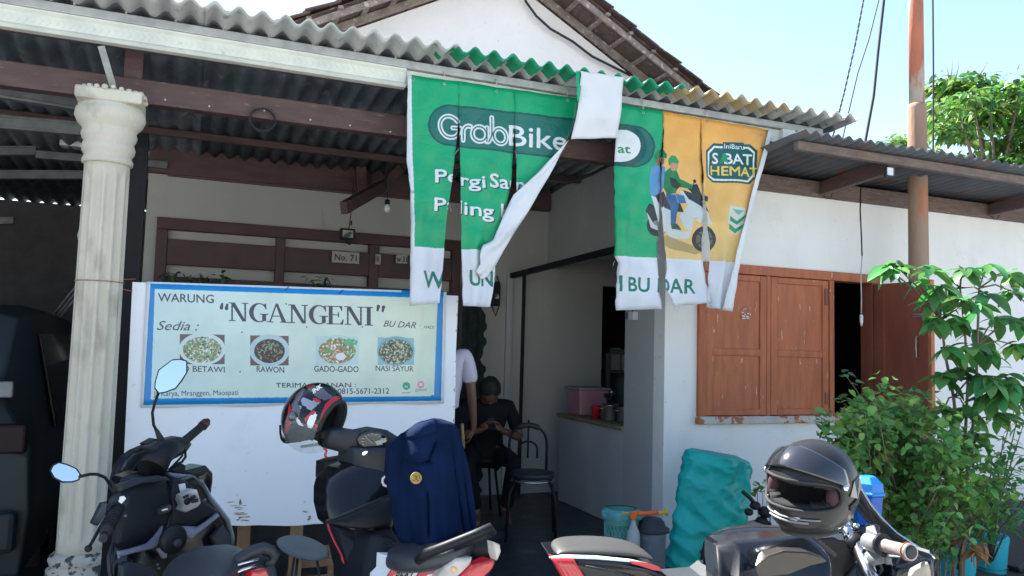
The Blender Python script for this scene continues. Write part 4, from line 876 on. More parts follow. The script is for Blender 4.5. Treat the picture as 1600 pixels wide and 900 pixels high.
# gable cable
m=MB(); m.tube([onY(x,y,BY-.06) for x,y in ((815,-15),(822,3),(838,25),(860,45),(895,65),(925,88),(955,103),(985,118))],.013,6); solo(m.out('gable_cable',M['wire']),'sagging black cable along the underside of the tiled gable','cable')
m=MB(); m.tube([onY(810,258,5.0)+V((0,0,.03)),onY(850,282,5.1),onY(890,285,5.2),onY(925,272,5.2),onY(955,256,5.2)],.014,6); solo(m.out('roof_cable',M['wire']),'dark cable bundle sagging behind the gap in the banner','cable')
# rusty pole
up=thing('rusty_pole','tall rusty steel utility pole rising through the eaves canopy','utility pole',(5.49,4.72,0)); 
m=MB(); m.lathe([(.086,0),(.082,1.0),(.076,2.6),(.074,3.68),(.072,3.71),(.062,3.72)],(5.49,4.72,0),n=28); m.out('lower_tube',mat('stained_pole_base',(.26,.14,.09),(.32,.24,.18),4,.8,bump=.4,bscale=50,stretch=(1,1,.2),c3=(.38,.15,.08),s3=6,l3=.54,h3=.62),up)
m=MB(); m.lathe([(.060,3.721),(.058,4.6),(.055,9)],(5.49,4.72,0),n=28); m.out('upper_tube',M['rust'],up)
# ================================================================ kitchen counter and what stands on it
CX=3.3; CT=.975
ct=thing('kitchen_counter','low white plastered counter with a dull yellowish edge inside the side opening','counter',(3.6,6.4,.15))
m=MB(); m.box(CX+.003,5.702,.151,CX+.62,6.92,CT-.035); m.out('base',M['tile_w'],ct,bevel=.004)
m=MB(); m.box(CX-.02,5.704,CT-.034,CX+.63,6.95,CT); m.out('worktop',M['trim'],ct,bevel=.005)
def on_counter(px,py): return onX(px,py,CX+.17)
a=onY(916,652,6.75); tb=thing('storage_tub','pinkish translucent square tub standing on the counter','tub',(3.64,6.75,CT))
x0=onY(894,640,6.75).x; x1=onY(940,640,6.75).x
m=MB(); m.hexa([(x0+.02,6.62,CT+.001),(x1-.02,6.62,CT+.001),(x1-.02,6.88,CT+.001),(x0+.02,6.88,CT+.001),(x0,6.60,CT+.24),(x1,6.60,CT+.24),(x1,6.90,CT+.24),(x0,6.90,CT+.24)]); m.out('body',M['pink'],tb,bevel=.015)
m=MB(); m.box(x0-.012,6.59,CT+.241,x1+.012,6.91,CT+.262); m.out('lid',M['vback'] if 0 else mat('dull_lilac_lid',(.3,.27,.33),None,5,.5),tb,bevel=.006)
y=6.36; a=onY(931,655,y); rc=thing('red_cup','bright red plastic cup on the counter beside the tub','cup',(a.x,y,CT)); m=MB(); m.lathe([(.035,CT+.001),(.046,CT+.11),(.048,CT+.114),(.042,CT+.112),(.033,CT+.01)],(a.x,y,0),n=20,caps=True); m.out('cup',M['redp'],rc)
def pot(px,y,r,h,lab):
    a=onY(px,655,y); t=thing('cooking_pot',lab,'pot',(a.x,y,CT)); m=MB(); m.lathe([(r*.9,CT+.001),(r,CT+.015),(r,CT+h),(r*1.06,CT+h+.004),(r*1.06,CT+h+.012),(r*.98,CT+h+.01),(r*.95,CT+.02)],(a.x,y,0),n=28); m.out('body',M['steel'],t)
    for s in (-1,1): m=MB(); m.tube([(a.x+s*r,y-.03,CT+h*.8),(a.x+s*(r+.03),y-.02,CT+h*.86),(a.x+s*(r+.03),y+.02,CT+h*.86),(a.x+s*r,y+.03,CT+h*.8)],.005,6); m.out('handle',M['steel'],t)
    return a
a=pot(953,6.15,.072,.13,'brushed aluminium pot with ladles in it, right of the red cup'); b=pot(975,6.0,.06,.12,'second aluminium pot half hidden by the grey wall corner')
ld=thing('ladles','cluster of dark ladles and a shiny spoon standing in the pot','ladles',(a.x,6.15,CT+.13))
for k,(dx,dy,h) in enumerate(((-.03,0,.22),(.02,.01,.25),(.0,-.02,.2))):
    m=MB(); m.tube([(a.x+dx*.3,6.15+dy,CT+.05),(a.x+dx*1.3,6.15+dy,CT+h-.02)],.006,6); m.ball((a.x+dx*1.3,6.15+dy,CT+h),.028,(1,.6,.7),n=8); m.out('ladle',M['steel'] if k==1 else M['black'],ld)
# glass cabinet in the dark doorway
a=onY(948,560,7.5); cb=thing('glass_cabinet','grey glazed cabinet standing in the dark inner doorway','cabinet',(a.x+.35,7.7,.15)); zt=onY(948,545,7.5).z
m=MB(); X=a.x
for q in ((X,7.5,.15,X+.05,7.55,zt),(X+.6,7.5,.15,X+.65,7.55,zt),(X,7.5,zt-.05,X+.65,7.9,zt),(X,7.9,.15,X+.65,7.93,zt-.05),(X+.05,7.5,1.0,X+.6,7.54,1.04),(X+.05,7.51,.15,X+.6,7.89,.2),(X+.05,7.52,1.35,X+.6,7.9,1.37)): m.box(*q)
m.out('frame',mat('grey_green_cabinet_paint',(.13,.17,.17),None,6,.5),cb,bevel=.004)
m=MB(); m.box(X+.08,7.56,1.38,X+.2,7.6,1.62); m.out('pale_sheet',M['plate'],cb); m=MB(); m.box(X+.24,7.56,1.38,X+.32,7.6,1.55); m.out('stacked_bowls',M['plate'],cb)
# thin dark door stile on the back wall
m=MB(); xa=onY(818,500,BY-.03).x; m.box(xa-.012,BY-.04,.151,xa+.012,BY-.002,2.36); solo(m.out('door_stile',M['black']),'thin dark vertical stile running down the back wall beside the counter','stile')
m=MB(); xa=onY(800,500,BY-.03).x; m.box(xa-.06,BY-.03,.151,xa-.0,BY-.003,2.34); solo(m.out('door_jamb',M['grey']),'grey jamb strip on the porch back wall right of the meter','jamb')
m=MB(); m.bar(onY(800,431,BY-.06),(3.27,5.73,2.455),.05,.05); solo(m.out('opening_lintel',M['black']),'thin dark lintel running over the side opening','lintel')
# dark curtain beside the meter; a foliage reflection shaped into its ragged edge
curt=MB()
def cur(u,v):
    x=onY(722,500,BY-.12).x; x2=onY(757,500,BY-.12).x+.03*sin(v*40)*sin(v*13)+.015*sin(v*97); return V((x+(x2-x)*u,BY-.12-.02*sin(u*14),2.2-2.0*v))
curt.grid(cur,10,60); solo(curt.out('side_curtain',mat('dark_green_cloth',(.022,.035,.033),(.012,.02,.02),14,.9,bump=.5,bscale=30),recalc=False),'dark green curtain left of the meter, ragged edge shaped after a foliage reflection','curtain')
cf_=MB(); X=onY(740,600,BY-.02).x
# ================================================================ people
def skinned(name,J,E,mt,parent,sub=2,root=0,label=None):
    me=bpy.data.meshes.new(name); me.from_pydata([tuple(j[0]) for j in J],E,[]); o=link(name,me,mt,parent,label=label)
    md=o.modifiers.new('skin','SKIN'); md.use_smooth_shade=True
    sv=me.skin_vertices[0].data
    for i,j in enumerate(J):
        r=j[1]; sv[i].radius=(r,r) if not isinstance(r,tuple) else r
        sv[i].use_root=(i==root)
    s=o.modifiers.new('subdiv','SUBSURF'); s.levels=sub; s.render_levels=sub
    return o
def person(lab,base,yaw,pose,cloth,scale=1.0,hidden=False):
    """pose: joint name -> local position (x right, y forward, z up), metres"""
    t=thing('person',lab,'person',base); R=Matrix.Rotation(yaw,3,'Z'); B=V(base)
    G=lambda p: B+R@(V(p)*scale)
    P_={k:G(v) for k,v in pose.items()}
    J=[];E=[];idx={}
    def add(n,p,r,par=None):
        J.append((p,r)); idx[n]=len(J)-1
        if par: E.append((idx[par],idx[n]))
    q=P_; mid=lambda a,b,f=.5:q[a].lerp(q[b],f)
    add('pelvis',q['pelvis'],.125); add('belly',mid('pelvis','chest'),.12,'pelvis'); add('chest',q['chest'],.13,'belly'); add('neckb',mid('chest','neck',.8),.075,'chest'); add('neck',q['neck'],.052,'neckb'); add('jaw',q['neck'].lerp(q['head'],.5),.06,'neck'); add('headc',q['head'],.082,'jaw'); add('headt',q['head']+(q['head']-q['neck']).normalized()*.065,.062,'headc')
    for s in 'LR':
        add('sh'+s,q['sh'+s],.052,'chest'); add('el'+s,q['el'+s],.038,'sh'+s); add('fa'+s,q['el'+s].lerp(q['wr'+s],.35),.036,'el'+s); add('wr'+s,q['wr'+s],.025,'fa'+s); 
        d=(q['ha'+s]-q['wr'+s]).normalized(); add('palm'+s,q['wr'+s]+d*.045,(.036,.018),'wr'+s); add('kn_'+s,q['wr'+s]+d*.085,(.036,.014),'palm'+s)
        add('hip'+s,q['hip'+s],.085,'pelvis'); add('kn'+s,q['kn'+s],.055,'hip'+s); add('calf'+s,q['kn'+s].lerp(q['an'+s],.3),.052,'kn'+s); add('an'+s,q['an'+s],.034,'calf'+s); add('toe'+s,q['to'+s],(.04,.022),'an'+s)
    skinned('body',J,E,M['skin'],t,2)
    # fingers, each its own bent chain rooted in the palm
    for s in 'LR':
        d=(q['ha'+s]-q['wr'+s]).normalized(); side=d.cross(q['cur'+s]-q['wr'+s] if 'cur'+s in q else V((0,0,1))).normalized(); cur_=side.cross(d)
        for k,(o_,ln) in enumerate(((-.027,.062),(-.009,.072),(.010,.068),(.027,.052))):
            b=q['wr'+s]+d*.085+side*o_; p1=b+d*ln*.45+cur_*.006; p2=b+d*ln*.75+cur_*ln*.32; p3=b+d*ln*.9+cur_*ln*.62
            m=MB(); m.tube([b-d*.02,b,p1,p2,p3],[.009,.0095,.0088,.008,.006],7); m.out('finger',M['skin'],t)
        b=q['wr'+s]+d*.03+side*-.03; m=MB(); m.tube([b,b+side*-.02+d*.02+cur_*.01,b+side*-.028+d*.045+cur_*.02,b+side*-.022+d*.065+cur_*.028],[.012,.012,.010,.007],7); m.out('thumb',M['skin'],t)
    # face and hair
    up=(q['head']-q['neck']).normalized(); fw=(R@V(pose['face'])).normalized(); fw=(fw-up*fw.dot(up)).normalized(); rt=fw.cross(up); h=q['head']
    Rm=Matrix((rt,fw,up)).transposed()
    m=MB(); m.ball(h+fw*.012+up*.005,.1,(.76,.94,1.12),n=12,rot=Rm); m.out('head',M['skin'],t)
    m=MB(); 
    for i_ in range(1,14):
        th=pi*i_/26*1.12; ring=[]
        for k in range(28):
            a=2*pi*k/28; front=max(0,cos(a)); t2=th*(1-.30*front); rr_=.112*(1+.05*mnoise.noise(V((cos(a)*4,sin(a)*4,t2*6))))
            ring.append(h-fw*.008+up*.012+rt*sin(a)*sin(t2)*rr_*.84+fw*cos(a)*sin(t2)*rr_*.98+up*cos(t2)*rr_*1.12)
        if i_==1: rs_h=[]
        rs_h.append(ring)
    m.rings(rs_h,True,True); o=m.out('hair',M['hair'],t); q9=o.modifiers.new('thickness','SOLIDIFY'); q9.thickness=.006
    m=MB(); m.hull([h+fw*.10+up*.015,h+fw*.125-up*.022,h+fw*.10-up*.032+rt*.016,h+fw*.10-up*.032-rt*.016,h+fw*.085]); m.out('nose',M['skin'],t)
    for s in (-1,1):
        m=MB(); m.ball(h+fw*.088+up*.012+rt*.03*s,.012,(1.3,.5,.6),n=6,rot=Rm); m.out('eye',M['ink'],t)
        m=MB(); m.ball(h+rt*.078*s-up*.005,.028,(.3,.6,1),n=6,rot=Rm); m.out('ear',M['skin'],t)
    m=MB(); m.ball(h+fw*.09-up*.055,.02,(1.2,.4,.35),n=6,rot=Rm); m.out('mouth',M['liningr'],t)
    # clothes
    sh,tr=cloth
    J=[];E=[];idx.clear()
    hem=q['pelvis']+(q['pelvis']-q['chest']).normalized()*.06
    add('hem',hem,.158); add('pel',q['pelvis'],.15,'hem'); add('belly',mid('pelvis','chest'),.148,'pel'); add('chest',q['chest'],.155,'belly'); add('col',mid('chest','neck',.72),.085,'chest')
    for s in 'LR': add('sh'+s,q['sh'+s],.074,'chest'); add('sl'+s,q['sh'+s].lerp(q['el'+s],.45),.064,'sh'+s); add('sk'+s,q['sh'+s].lerp(q['el'+s],.82),.068,'sl'+s)
    skinned('shirt',J,E,sh,t,2)
    J=[];E=[];idx.clear()
    add('pelvis',q['pelvis']-(q['chest']-q['pelvis']).normalized()*.02,.14)
    for s in 'LR': add('hip'+s,q['hip'+s],.10,'pelvis'); add('th'+s,q['hip'+s].lerp(q['kn'+s],.5),.085,'hip'+s); add('kn'+s,q['kn'+s],.072,'th'+s); add('cf'+s,q['kn'+s].lerp(q['an'+s],.5),.066,'kn'+s); add('an'+s,q['kn'+s].lerp(q['an'+s],.93),.06,'cf'+s)
    skinned('trousers',J,E,tr,t,2)
    return t,q
# standing man: seen from his left side, arm hanging
a=W(709,600,5.75); B=(a.x-.10,a.y,.15)
stand={'pelvis':(0,0,.92),'chest':(0,.01,1.24),'neck':(0,.05,1.44),'head':(-.04,.13,1.56),'face':(0,1,-.4),
 'shL':(-.19,.0,1.40),'elL':(-.22,-.02,1.12),'wrL':(-.20,.08,.88),'haL':(-.20,.14,.80),'curL':(-.1,.08,.88),
 'shR':(.185,.0,1.40),'elR':(.225,-.02,1.11),'wrR':(.255,.05,.86),'haR':(.235,.09,.76),'curR':(.1,.1,.85),
 'hipL':(-.09,0,.88),'hipR':(.09,0,.88),'knL':(-.10,.02,.48),'knR':(.10,.02,.48),'anL':(-.10,-.02,.08),'anR':(.10,-.02,.08),'toL':(-.11,.14,.03),'toR':(.11,.14,.03)}
person('person standing behind the white board\'s right edge, lilac white T-shirt, arm hanging',B,radians(-15),stand,(M['shirtw'],M['shirtb']))
a=W(716,650,5.9); 
# seated man bent over a phone
SZ=.62
a=W(766,617,6.55); hd=a
B=(a.x+.08,a.y+.32,.15)
# faces the camera: local +y forward is turned round to point at the viewer
sit={'pelvis':(0,0,.58),'chest':(0,.15,.92),'neck':(0,.22,1.06),'head':(.0,.30,1.13),'face':(0,.75,-.65),
 'shL':(-.20,.15,.98),'elL':(-.29,.25,.72),'wrL':(-.10,.42,.80),'haL':(-.04,.45,.86),'curL':(.0,.5,.80),
 'shR':(.20,.15,.98),'elR':(.29,.25,.72),'wrR':(.09,.42,.80),'haR':(.03,.45,.86),'curR':(.0,.5,.80),
 'hipL':(-.10,.02,.56),'hipR':(.10,.02,.56),'knL':(-.22,.42,.53),'knR':(.20,.44,.53),'anL':(-.16,.36,.09),'anR':(.10,.46,.09),'toL':(-.17,.52,.03),'toR':(.12,.62,.03)}
t,q=person('person seated in the shade in a black shirt, head bent over a phone',B,pi-YAW+radians(8),sit,(M['shirtb'],M['shirtb']),scale=.95)
R=Matrix.Rotation(pi-YAW+radians(8),3,'Z'); pc_=V(B)+R@V((0,.43,.815)); m=MB(); m.bar(pc_-R@V((.0,.012,.05)),pc_+R@V((0,.0,.05)),.07,.01,up=(0,1,0)); ph=m.out('phone',M['screen'],None,bevel=.004); solo(ph,'dark phone held in both hands by the seated person','phone')
# seat under him
st_=thing('plastic_stool','dark stool under the seated person','stool',(B[0],B[1],.15)); m=MB(); m.lathe([(.16,.60),(.17,.62),(.16,.635)],(B[0],B[1],0),n=24); m.out('seat',M['black'],st_)
for k in range(4):
    an=pi/4+k*pi/2; m=MB(); m.tube([(B[0]+.1*cos(an),B[1]+.1*sin(an),.60),(B[0]+.17*cos(an),B[1]+.17*sin(an),.151)],.011,6); m.out('leg',M['black'],st_)
m=MB(); a=W(726,690,5.7); m.tube([W(722,662,5.45),W(724,700,5.45)],.012,6); solo(m.out('khaki_strap',M['khaki']),'narrow khaki strap hanging beside the standing person\'s hand','strap')
# ================================================================ round-seat chair
c=onZ(831,742,.62); ch=thing('round_seat_chair','black tubular chair with a round padded seat and arched back, in the porch doorway','chair',(c.x,c.y,.15))
m=MB(); m.lathe([(.15,.60),(.172,.612),(.178,.63),(.168,.645),(.10,.652)],(c.x,c.y,0),n=32); m.out('seat',M['dgrey'],ch)
m=MB(); m.tube([c+V((.165*cos(t),.165*sin(t),-.035)) for t in np.linspace(0,2*pi,33)],.010,6); m.out('seat_ring',M['steel'],ch)
rgt=V((cos(YAW),-sin(YAW),0)); bk_=V((sin(YAW),cos(YAW),0))
for s,f in ((-1,-1),(1,-1),(-1,1),(1,1)):
    p=c+rgt*.13*s+bk_*.12*f; p2=c+rgt*(.17*s)+bk_*.17*f; m=MB(); m.tube([V((p.x,p.y,.59)),V((p2.x,p2.y,.50)),V((p2.x+.02*s,p2.y,.151))],.011,7); m.out('leg',M['black'],ch)
cb_=c+bk_*.20-rgt*.03
def archp(r1,h,zb): return [cb_+rgt*r1*cos(t)+V((0,0,zb-.66+h*max(0,sin(t))**.8)) for t in np.linspace(0,pi,17)]
m=MB(); L=archp(.15,.16,.86); m.tube([V((L[0].x,L[0].y,.55))]+L+[V((L[-1].x,L[-1].y,.55))],.011,7); m.out('back_arch',M['black'],ch)
m=MB(); L=archp(.075,.07,.82); m.tube([V((L[0].x,L[0].y,.72))]+L+[V((L[-1].x,L[-1].y,.72))],.009,7); m.tube([cb_+V((0,0,.40)),cb_+V((0,0,.1))],.008,6); m.out('inner_arch',M['black'],ch)
m=MB(); L=archp(.15,.16,.86)[5:12]; m.tube([p+V((0,-.0,.0)) for p in L],.022,8); m.out('top_pad',M['dgrey'],ch)
# ================================================================ bins, sprayer, sack
def basket():
    c=onZ(970,905,.02); c=W(970,880,4.75); c=V((c.x,c.y,0)); zt=onY(970,797,c.y).z; zb=0.02
    t=thing('waste_basket','sea green lattice waste basket lined with a bag, by the grey wall','basket',(c.x,c.y,0)); rt_=.105; rb=.078; hh=zt
    m=MB(); N=26; 
    for sgn_ in (-1,1):
        for k in range(N):
            pts=[]
            for j in range(9):
                f=j/8; z=.05+(hh-.12)*f; r=rb+(rt_-rb)*f; an=2*pi*k/N+sgn_*f*1.9; pts.append((c.x+r*cos(an),c.y+r*sin(an),z))
            m.tube(pts,.0032,4,caps=False)
    m.out('lattice',M['basket'],t)
    m=MB(); m.lathe([(rt_-.004,hh-.075),(rt_+.002,hh-.07),(rt_+.006,hh-.02),(rt_+.012,hh-.012),(rt_+.012,hh),(rt_-.002,hh),(rt_-.006,hh-.07)],c,n=32,caps=False); m.out('rim',M['basket'],t)
    m=MB(); m.lathe([(rb,.0),(rb+.004,.055),(rb-.003,.055),(rb-.006,.006),(.01,.006)],c,n=28); m.out('base',M['basket'],t)
    m=MB(); 
    def bag(u,v):
        a=2*pi*u; r=rt_+.016+.005*sin(a*7)+.003*sin(a*13); z=hh+.012-.05*v+.006*sin(a*9)*(v); return V((c.x+(r if v>0 else rt_-.01)*cos(a),c.y+(r if v>0 else rt_-.01)*sin(a),z))
    m.grid(bag,60,3); m.lathe([(rb-.008,.02),(rt_-.012,hh-.03),(rt_-.010,hh+.005)],c,n=24,caps=False); m.out('bin_liner',mat('teal_bin_liner',(.10,.33,.33),(.08,.27,.27),9,.4,bump=.3),t,recalc=False)
basket()
c=W(1018,870,4.72); c=V((c.x,c.y,0)); zt=onY(1018,822,c.y).z; bn_=thing('pedal_bin','blue grey pedal bin with a dark domed lid between the basket and the teal sack','bin',c)
m=MB(); m.lathe([(.075,.0),(.085,zt-.05),(.087,zt-.03)],c,n=28); m.out('body',M['bin'],bn_)
m=MB(); m.lathe([(.088,zt-.035),(.108,zt-.03),(.108,zt-.01),(.085,zt),(.075,zt+.03),(.05,zt+.05),(.01,zt+.056)],c,n=28,sc=(1,.9)); m.out('lid',M['bindark'],bn_)
# sprayer
sp=thing('trigger_sprayer','orange and yellow pump sprayer with a frosted bottle resting over the bins','sprayer',W(1010,803,4.62))
A=W(988,803,4.62); Bp=W(1028,801,4.62); m=MB(); m.tube([A,Bp],[.014,.012],10); m.out('barrel',M['orange'],sp)
m=MB(); m.tube([W(974,801,4.62),W(981,802,4.62),A],[.004,.006,.012],8); m.tube([W(972,801,4.62),W(975,801,4.62)],.007,8); m.out('nozzle',M['yellow'],sp)
m=MB(); m.tube([Bp,W(1031,801,4.62),W(1032,801,4.62),W(1038,800,4.62),W(1040,800,4.62),W(1043,799.5,4.62)],[.014,.014,.009,.010,.022,.022],12); m.out('pump_knob',M['yellow'],sp)
m=MB(); m.hull([W(983,799,4.6),W(996,799,4.6),W(994,812,4.6),W(986,812,4.6),W(983,799,4.64),W(996,799,4.64),W(994,812,4.64),W(986,812,4.64)]); m.out('trigger_head',M['orange'],sp,bevel=.003)
m=MB(); m.lathe([(.012,0),(.014,-.01),(.016,-.03),(.036,-.07),(.04,-.1),(.04,-.2),(.03,-.21)],W(990,812,4.62),n=18); m.out('bottle',M['clear'],sp)
# sack
SY_=4.62; sk_=thing('woven_sack','tall slumped teal woven plastic sack standing against the white wall','sack',(onY(1105,900,SY_).x,SY_,0))
prof=[(1046,900,1160,900),(1046,860,1160,860),(1051,820,1158,824),(1057,780,1161,790),(1062,750,1165,765),(1067,730,1168,745),(1074,712,1171,728),(1078,703,1168,721),(1082,700,1150,712)]
zb=[]; rows=[]
full=[(1050,1010,1150,1010),(1040,985,1162,985),(1042,940,1162,940)]+prof
for (xl,yl,xr,yr) in full:
    a=onY(xl,yl,SY_); b=onY(xr,yr,SY_); rows.append((a,b))
def sackp(u,v):
    s=v*(len(rows)-1); i=min(int(s),len(rows)-2); f=s-i; a=rows[i][0].lerp(rows[i+1][0],f); b=rows[i][1].lerp(rows[i+1][1],f); c=(a+b)/2; rx=(b.x-a.x)/2; an=2*pi*u; top=min(1,(1-v)*9)
    dep=.17*(.25+.75*top); p=V((c.x+rx*cos(an),c.y+dep*sin(an)*(1 if v>.03 else .8),a.z+(b.z-a.z)*(cos(an)+1)/2))
    # broad dents and sharp creases
    cz=p.z; w_=.030*mnoise.noise(V((cos(an)*1.2,sin(an)*1.2,cz*2.6)))-.034*abs(mnoise.noise(V((cos(an)*1.1+3,sin(an)*1.1+1,cz*7.5+cos(an)*1.6))))-.016*abs(mnoise.noise(V((cos(an)*2.2+cz*1.5,sin(an)*2.2,cz*13))))+.004*mnoise.noise(V((cos(an)*6,sin(an)*6,cz*24)))+.014
    if v>.86: w_+=.012*sin(an*9)*(v-.86)/.14
    d=V((cos(an),sin(an)*1.4,0)); return p+d*w_*min(1,top+.2)
m=MB(); m.grid(lambda u,v: sackp(u,v),100,150)
for f in m.b.faces: f.normal_update()
bmesh.ops.remove_doubles(m.b,verts=m.b.verts,dist=.0004)
so_=m.out('sack_body',M['sack'],sk_); 
m=MB(); tp_=[sackp(u,1.0) for u in np.linspace(0,1,40)[:-1]]; m.f([m.b.verts.new(p-V((0,0,.02))) for p in tp_]); m.out('folded_mouth',M['sack'],sk_)
m=MB()
for cx,cy,rx,ry,ro in ((1101,864,7,4.5,.4),(1113,866,7,4.5,-.8),(1102,872,6,3.5,.1),(1094,893,5,4,.3),(1106,895,5,4,-.5),(1100,902,4,4,0)):
    zz=[]; 
    for k in range(14):
        t=2*pi*k/14; px=cx+rx*cos(t)*cos(ro)-ry*sin(t)*sin(ro); py=cy+rx*cos(t)*sin(ro)+ry*sin(t)*cos(ro); zz.append(onY(px,py,SY_-.205))
    m.prism(zz,(0,.012,0))
m.out('leaf_print',M['leafd'],sk_)
# ================================================================ things in the planting corner
def solid(name,lab,cat,px,mt,Y,th,bev=.01): 
    m=MB(); m.prism([onY(x,y,Y) for x,y in px],(0,th,0)); return solo(m.out(name,mt,bevel=bev),lab,cat)
blk=thing('concrete_slab','grey weathered concrete slab with a rounded corner standing behind the blue tubs','slab',onY(1465,900,4.35))
m=MB(); m.prism([onY(x,y,4.35) for x,y in ((1440,960),(1442,830),(1450,818),(1480,817),(1489,822),(1492,960))],(0,.08,0)); m.out('slab',M['concrete'],blk,bevel=.012)
m=MB(); X=onY(1500,900,4.75).x; m.box(onY(1430,900,4.75).x,4.72,0,12,4.86,onY(1540,800,4.72).z); lw2=solo(m.out('kerb_wall',M['concrete'],bevel=.02),'low dark mossy concrete edging wall behind the plants','wall')
m=MB(); m.bar((onY(1540,800,4.4).x,4.4,.02),(onY(1640,800,4.4).x,4.5,.42),.05,.5,up=(0,1,0)); solo(m.out('leaning_sheet',M['bindark'],bevel=.01),'dark board leaning against the low wall at the right edge','board')
m=MB(); m.grid(lambda u,v:V((4.3+4*u,3.6+1.4*v,.03+.03*sin(u*20)*cos(v*9))),40,14); o=m.out('planting_soil',M['soil']); o['kind']='structure'
def tub(px,py,Y,r,h,lab,sd_):
    c=onY(px,py,Y); c.z=0; t=thing('blue_tub',lab,'tub',c); z=onY(px,py,Y).z; rr_=random.Random(sd_); m=MB()
    def f(u,v):
        a=2*pi*u; q=r*(.82+.18*v)+.006*sin(a*3+sd_)+(.006*sin(a*11) if v>.8 else 0); return V((c.x+q*cos(a),c.y+q*sin(a),max(0,z-h)+(h+.006*sin(a*5+sd_))*v))
    m.grid(f,48,8); m.grid(lambda u,v:f(u,1)+V((cos(2*pi*u),sin(2*pi*u),0))*(-.012*v)+V((0,0,.004*sin(pi*v))),48,2); m.grid(lambda u,v:f(u,1-v*.9)-V((cos(2*pi*u),sin(2*pi*u),0))*.012,48,4)
    o=m.out('shell',M['cyan'],t); bpy.context.view_layer.update()
    m=MB(); m.lathe([(r*.93,z-.03),(.001,z-.02)],(c.x,c.y,0),n=24,caps=False); m.out('potting_soil',M['soil'],t)
    return c,z
T1=tub(1496,884,4.02,.13,.30,'cyan cut-down plastic tub left of its twin, by the motorcycle fairing',1); T2=tub(1547,878,4.25,.13,.28,'cyan plastic tub right of its twin, holding a bare twiggy plant',2)
# blue bucket seen behind the big helmet
c=W(1355,745,3.5); c=V((c.x,c.y,0)); zt=W(1352,746,3.5).z; bb=thing('blue_bucket','blue lidded plastic bucket behind the big open-faced-looking helmet','bucket',c)
zm=W(1352,772,3.5).z
m=MB(); m.lathe([(.058,zm-.13),(.066,zm)],c,n=6,sm=False); m.out('body',mat('deep_blue_plastic',(.008,.09,.42),(.006,.07,.34),5,.4),bb,bevel=.006)
m=MB(); m.lathe([(.075,zm+.001),(.076,zm+.012),(.070,zm+.016),(.066,zt-.022),(.042,zt+.002),(.034,zt+.008)],c,n=6,sm=False); m.out('lid',M['blue'],bb,bevel=.006)
m=MB(); m.lathe([(.05,0),(.05,zm-.132)],c,n=16); m.out('stand',M['bindark'],bb)
# clutter behind the tank: dark potted bits
m=MB(); 
for px,py,r in ((1180,790,.03),(1196,800,.04),(1170,800,.025),(1190,815,.035)):
    m.ball(W(px,py,4.2),r,(1,1,.8),n=6)
m.tube([W(1160,768,4.2),W(1172,778,4.2),W(1180,788,4.2)],.012,6); m.tube([W(1190,815,4.2),V((W(1190,815,4.2).x,W(1190,815,4.2).y,0))],.05,8)
solo(m.out('black_pipework',M['black']),'small black valve and hose behind the dark motorcycle tank','pipework')
m=MB(); m.hull([W(x,y,4.1+d) for x,y in ((1160,860),(1160,822),(1172,812),(1200,822),(1215,850),(1220,900),(1150,900)) for d in (0,.2)]+[V((W(1180,850,4.2).x+q,W(1180,850,4.2).y,0)) for q in (-.1,.1)]); solo(m.out('cloth_heap',mat('greenish_grey_cloth',(.17,.18,.16),(.12,.13,.12),8,.9,bump=.6,bscale=20),bevel=.03,seg=3),'grey green cloth heap between the teal sack and the tank','cloth')
# tilted plate-like round stool seat behind the trestle
c=W(474,856,4.35); rs_=thing('round_stool','round grey stool seat seen behind the trestle legs','stool',(c.x,c.y,0)); ax=V((.25,-.2,1)).normalized()
m=MB(); m.lathe([(.02,-.02),(.13,-.012),(.15,.0),(.13,.012)],c,ax,n=28); m.out('seat',mat('pale_grey_vinyl',(.13,.145,.15),None,5,.5),rs_)
for k in range(3): an=2*pi*k/3; m=MB(); m.tube([c+V((.07*cos(an),.07*sin(an),-.02)),V((c.x+.14*cos(an),c.y+.14*sin(an),0))],.008,6); m.out('leg',M['bindark'],rs_)
# ================================================================ motorcycles
def PD(pts,d):
    return [W(p[0],p[1],(d(p[0],p[1]) if callable(d) else (p[2] if len(p)>2 else d))) for p in pts]
def wheel(parent,c,ax,r,wd,name='wheel'):
    m=MB(); m.lathe([(r*.72,-wd*.42),(r*.86,-wd*.5),(r*.97,-wd*.3),(r,0),(r*.97,wd*.3),(r*.86,wd*.5),(r*.72,wd*.42)],c,ax,n=36,caps=False); w_=m.out(name,M['rubber'],parent)
    m=MB(); m.lathe([(r*.74,-wd*.3),(r*.66,-wd*.2),(r*.66,wd*.2),(r*.74,wd*.3)],c,ax,n=36,caps=False); m.lathe([(.04,-wd*.5),(.04,wd*.5)],c,ax,n=14)
    a=V(ax).normalized(); b=a.orthogonal().normalized(); e=a.cross(b)
    for k in range(5):
        t=2*pi*k/5; d=b*cos(t)+e*sin(t); m.bar(V(c)+d*.03,V(c)+d*r*.68,.03,.02,up=tuple(a))
    m.out('rim',M['gloss'],w_)
    return w_
def mirror(parent,stem,poly,nrm,name='mirror'):
    m=MB(); m.tube(stem,[.010,.008,.006,.006,.006][:len(stem)] if len(stem)<=5 else .006,8); st=m.out('mirror_stem',M['black'],parent)
    c=sum(poly,V())/len(poly); m=MB(); m.pillow([p+(p-c)*.08 for p in poly],nrm*-.004 if 0 else nrm*.002,.0,ins=(0,.01,.02)); 
    m.b.free(); m=MB(); out=[p+(p-c).normalized()*.006 for p in poly]; rs=[[p for p in out],[p+(-nrm)*.018+(c-p)*.12 for p in out],[p+(-nrm)*.030+(c-p)*.4 for p in out]]
    m.rings(rs); o=m.out('mirror_shell',M['black'],parent)
    m=MB(); m.prism([p+nrm*.001 for p in poly],nrm*.002); g=m.out('mirror_glass',M['mirror'],o)
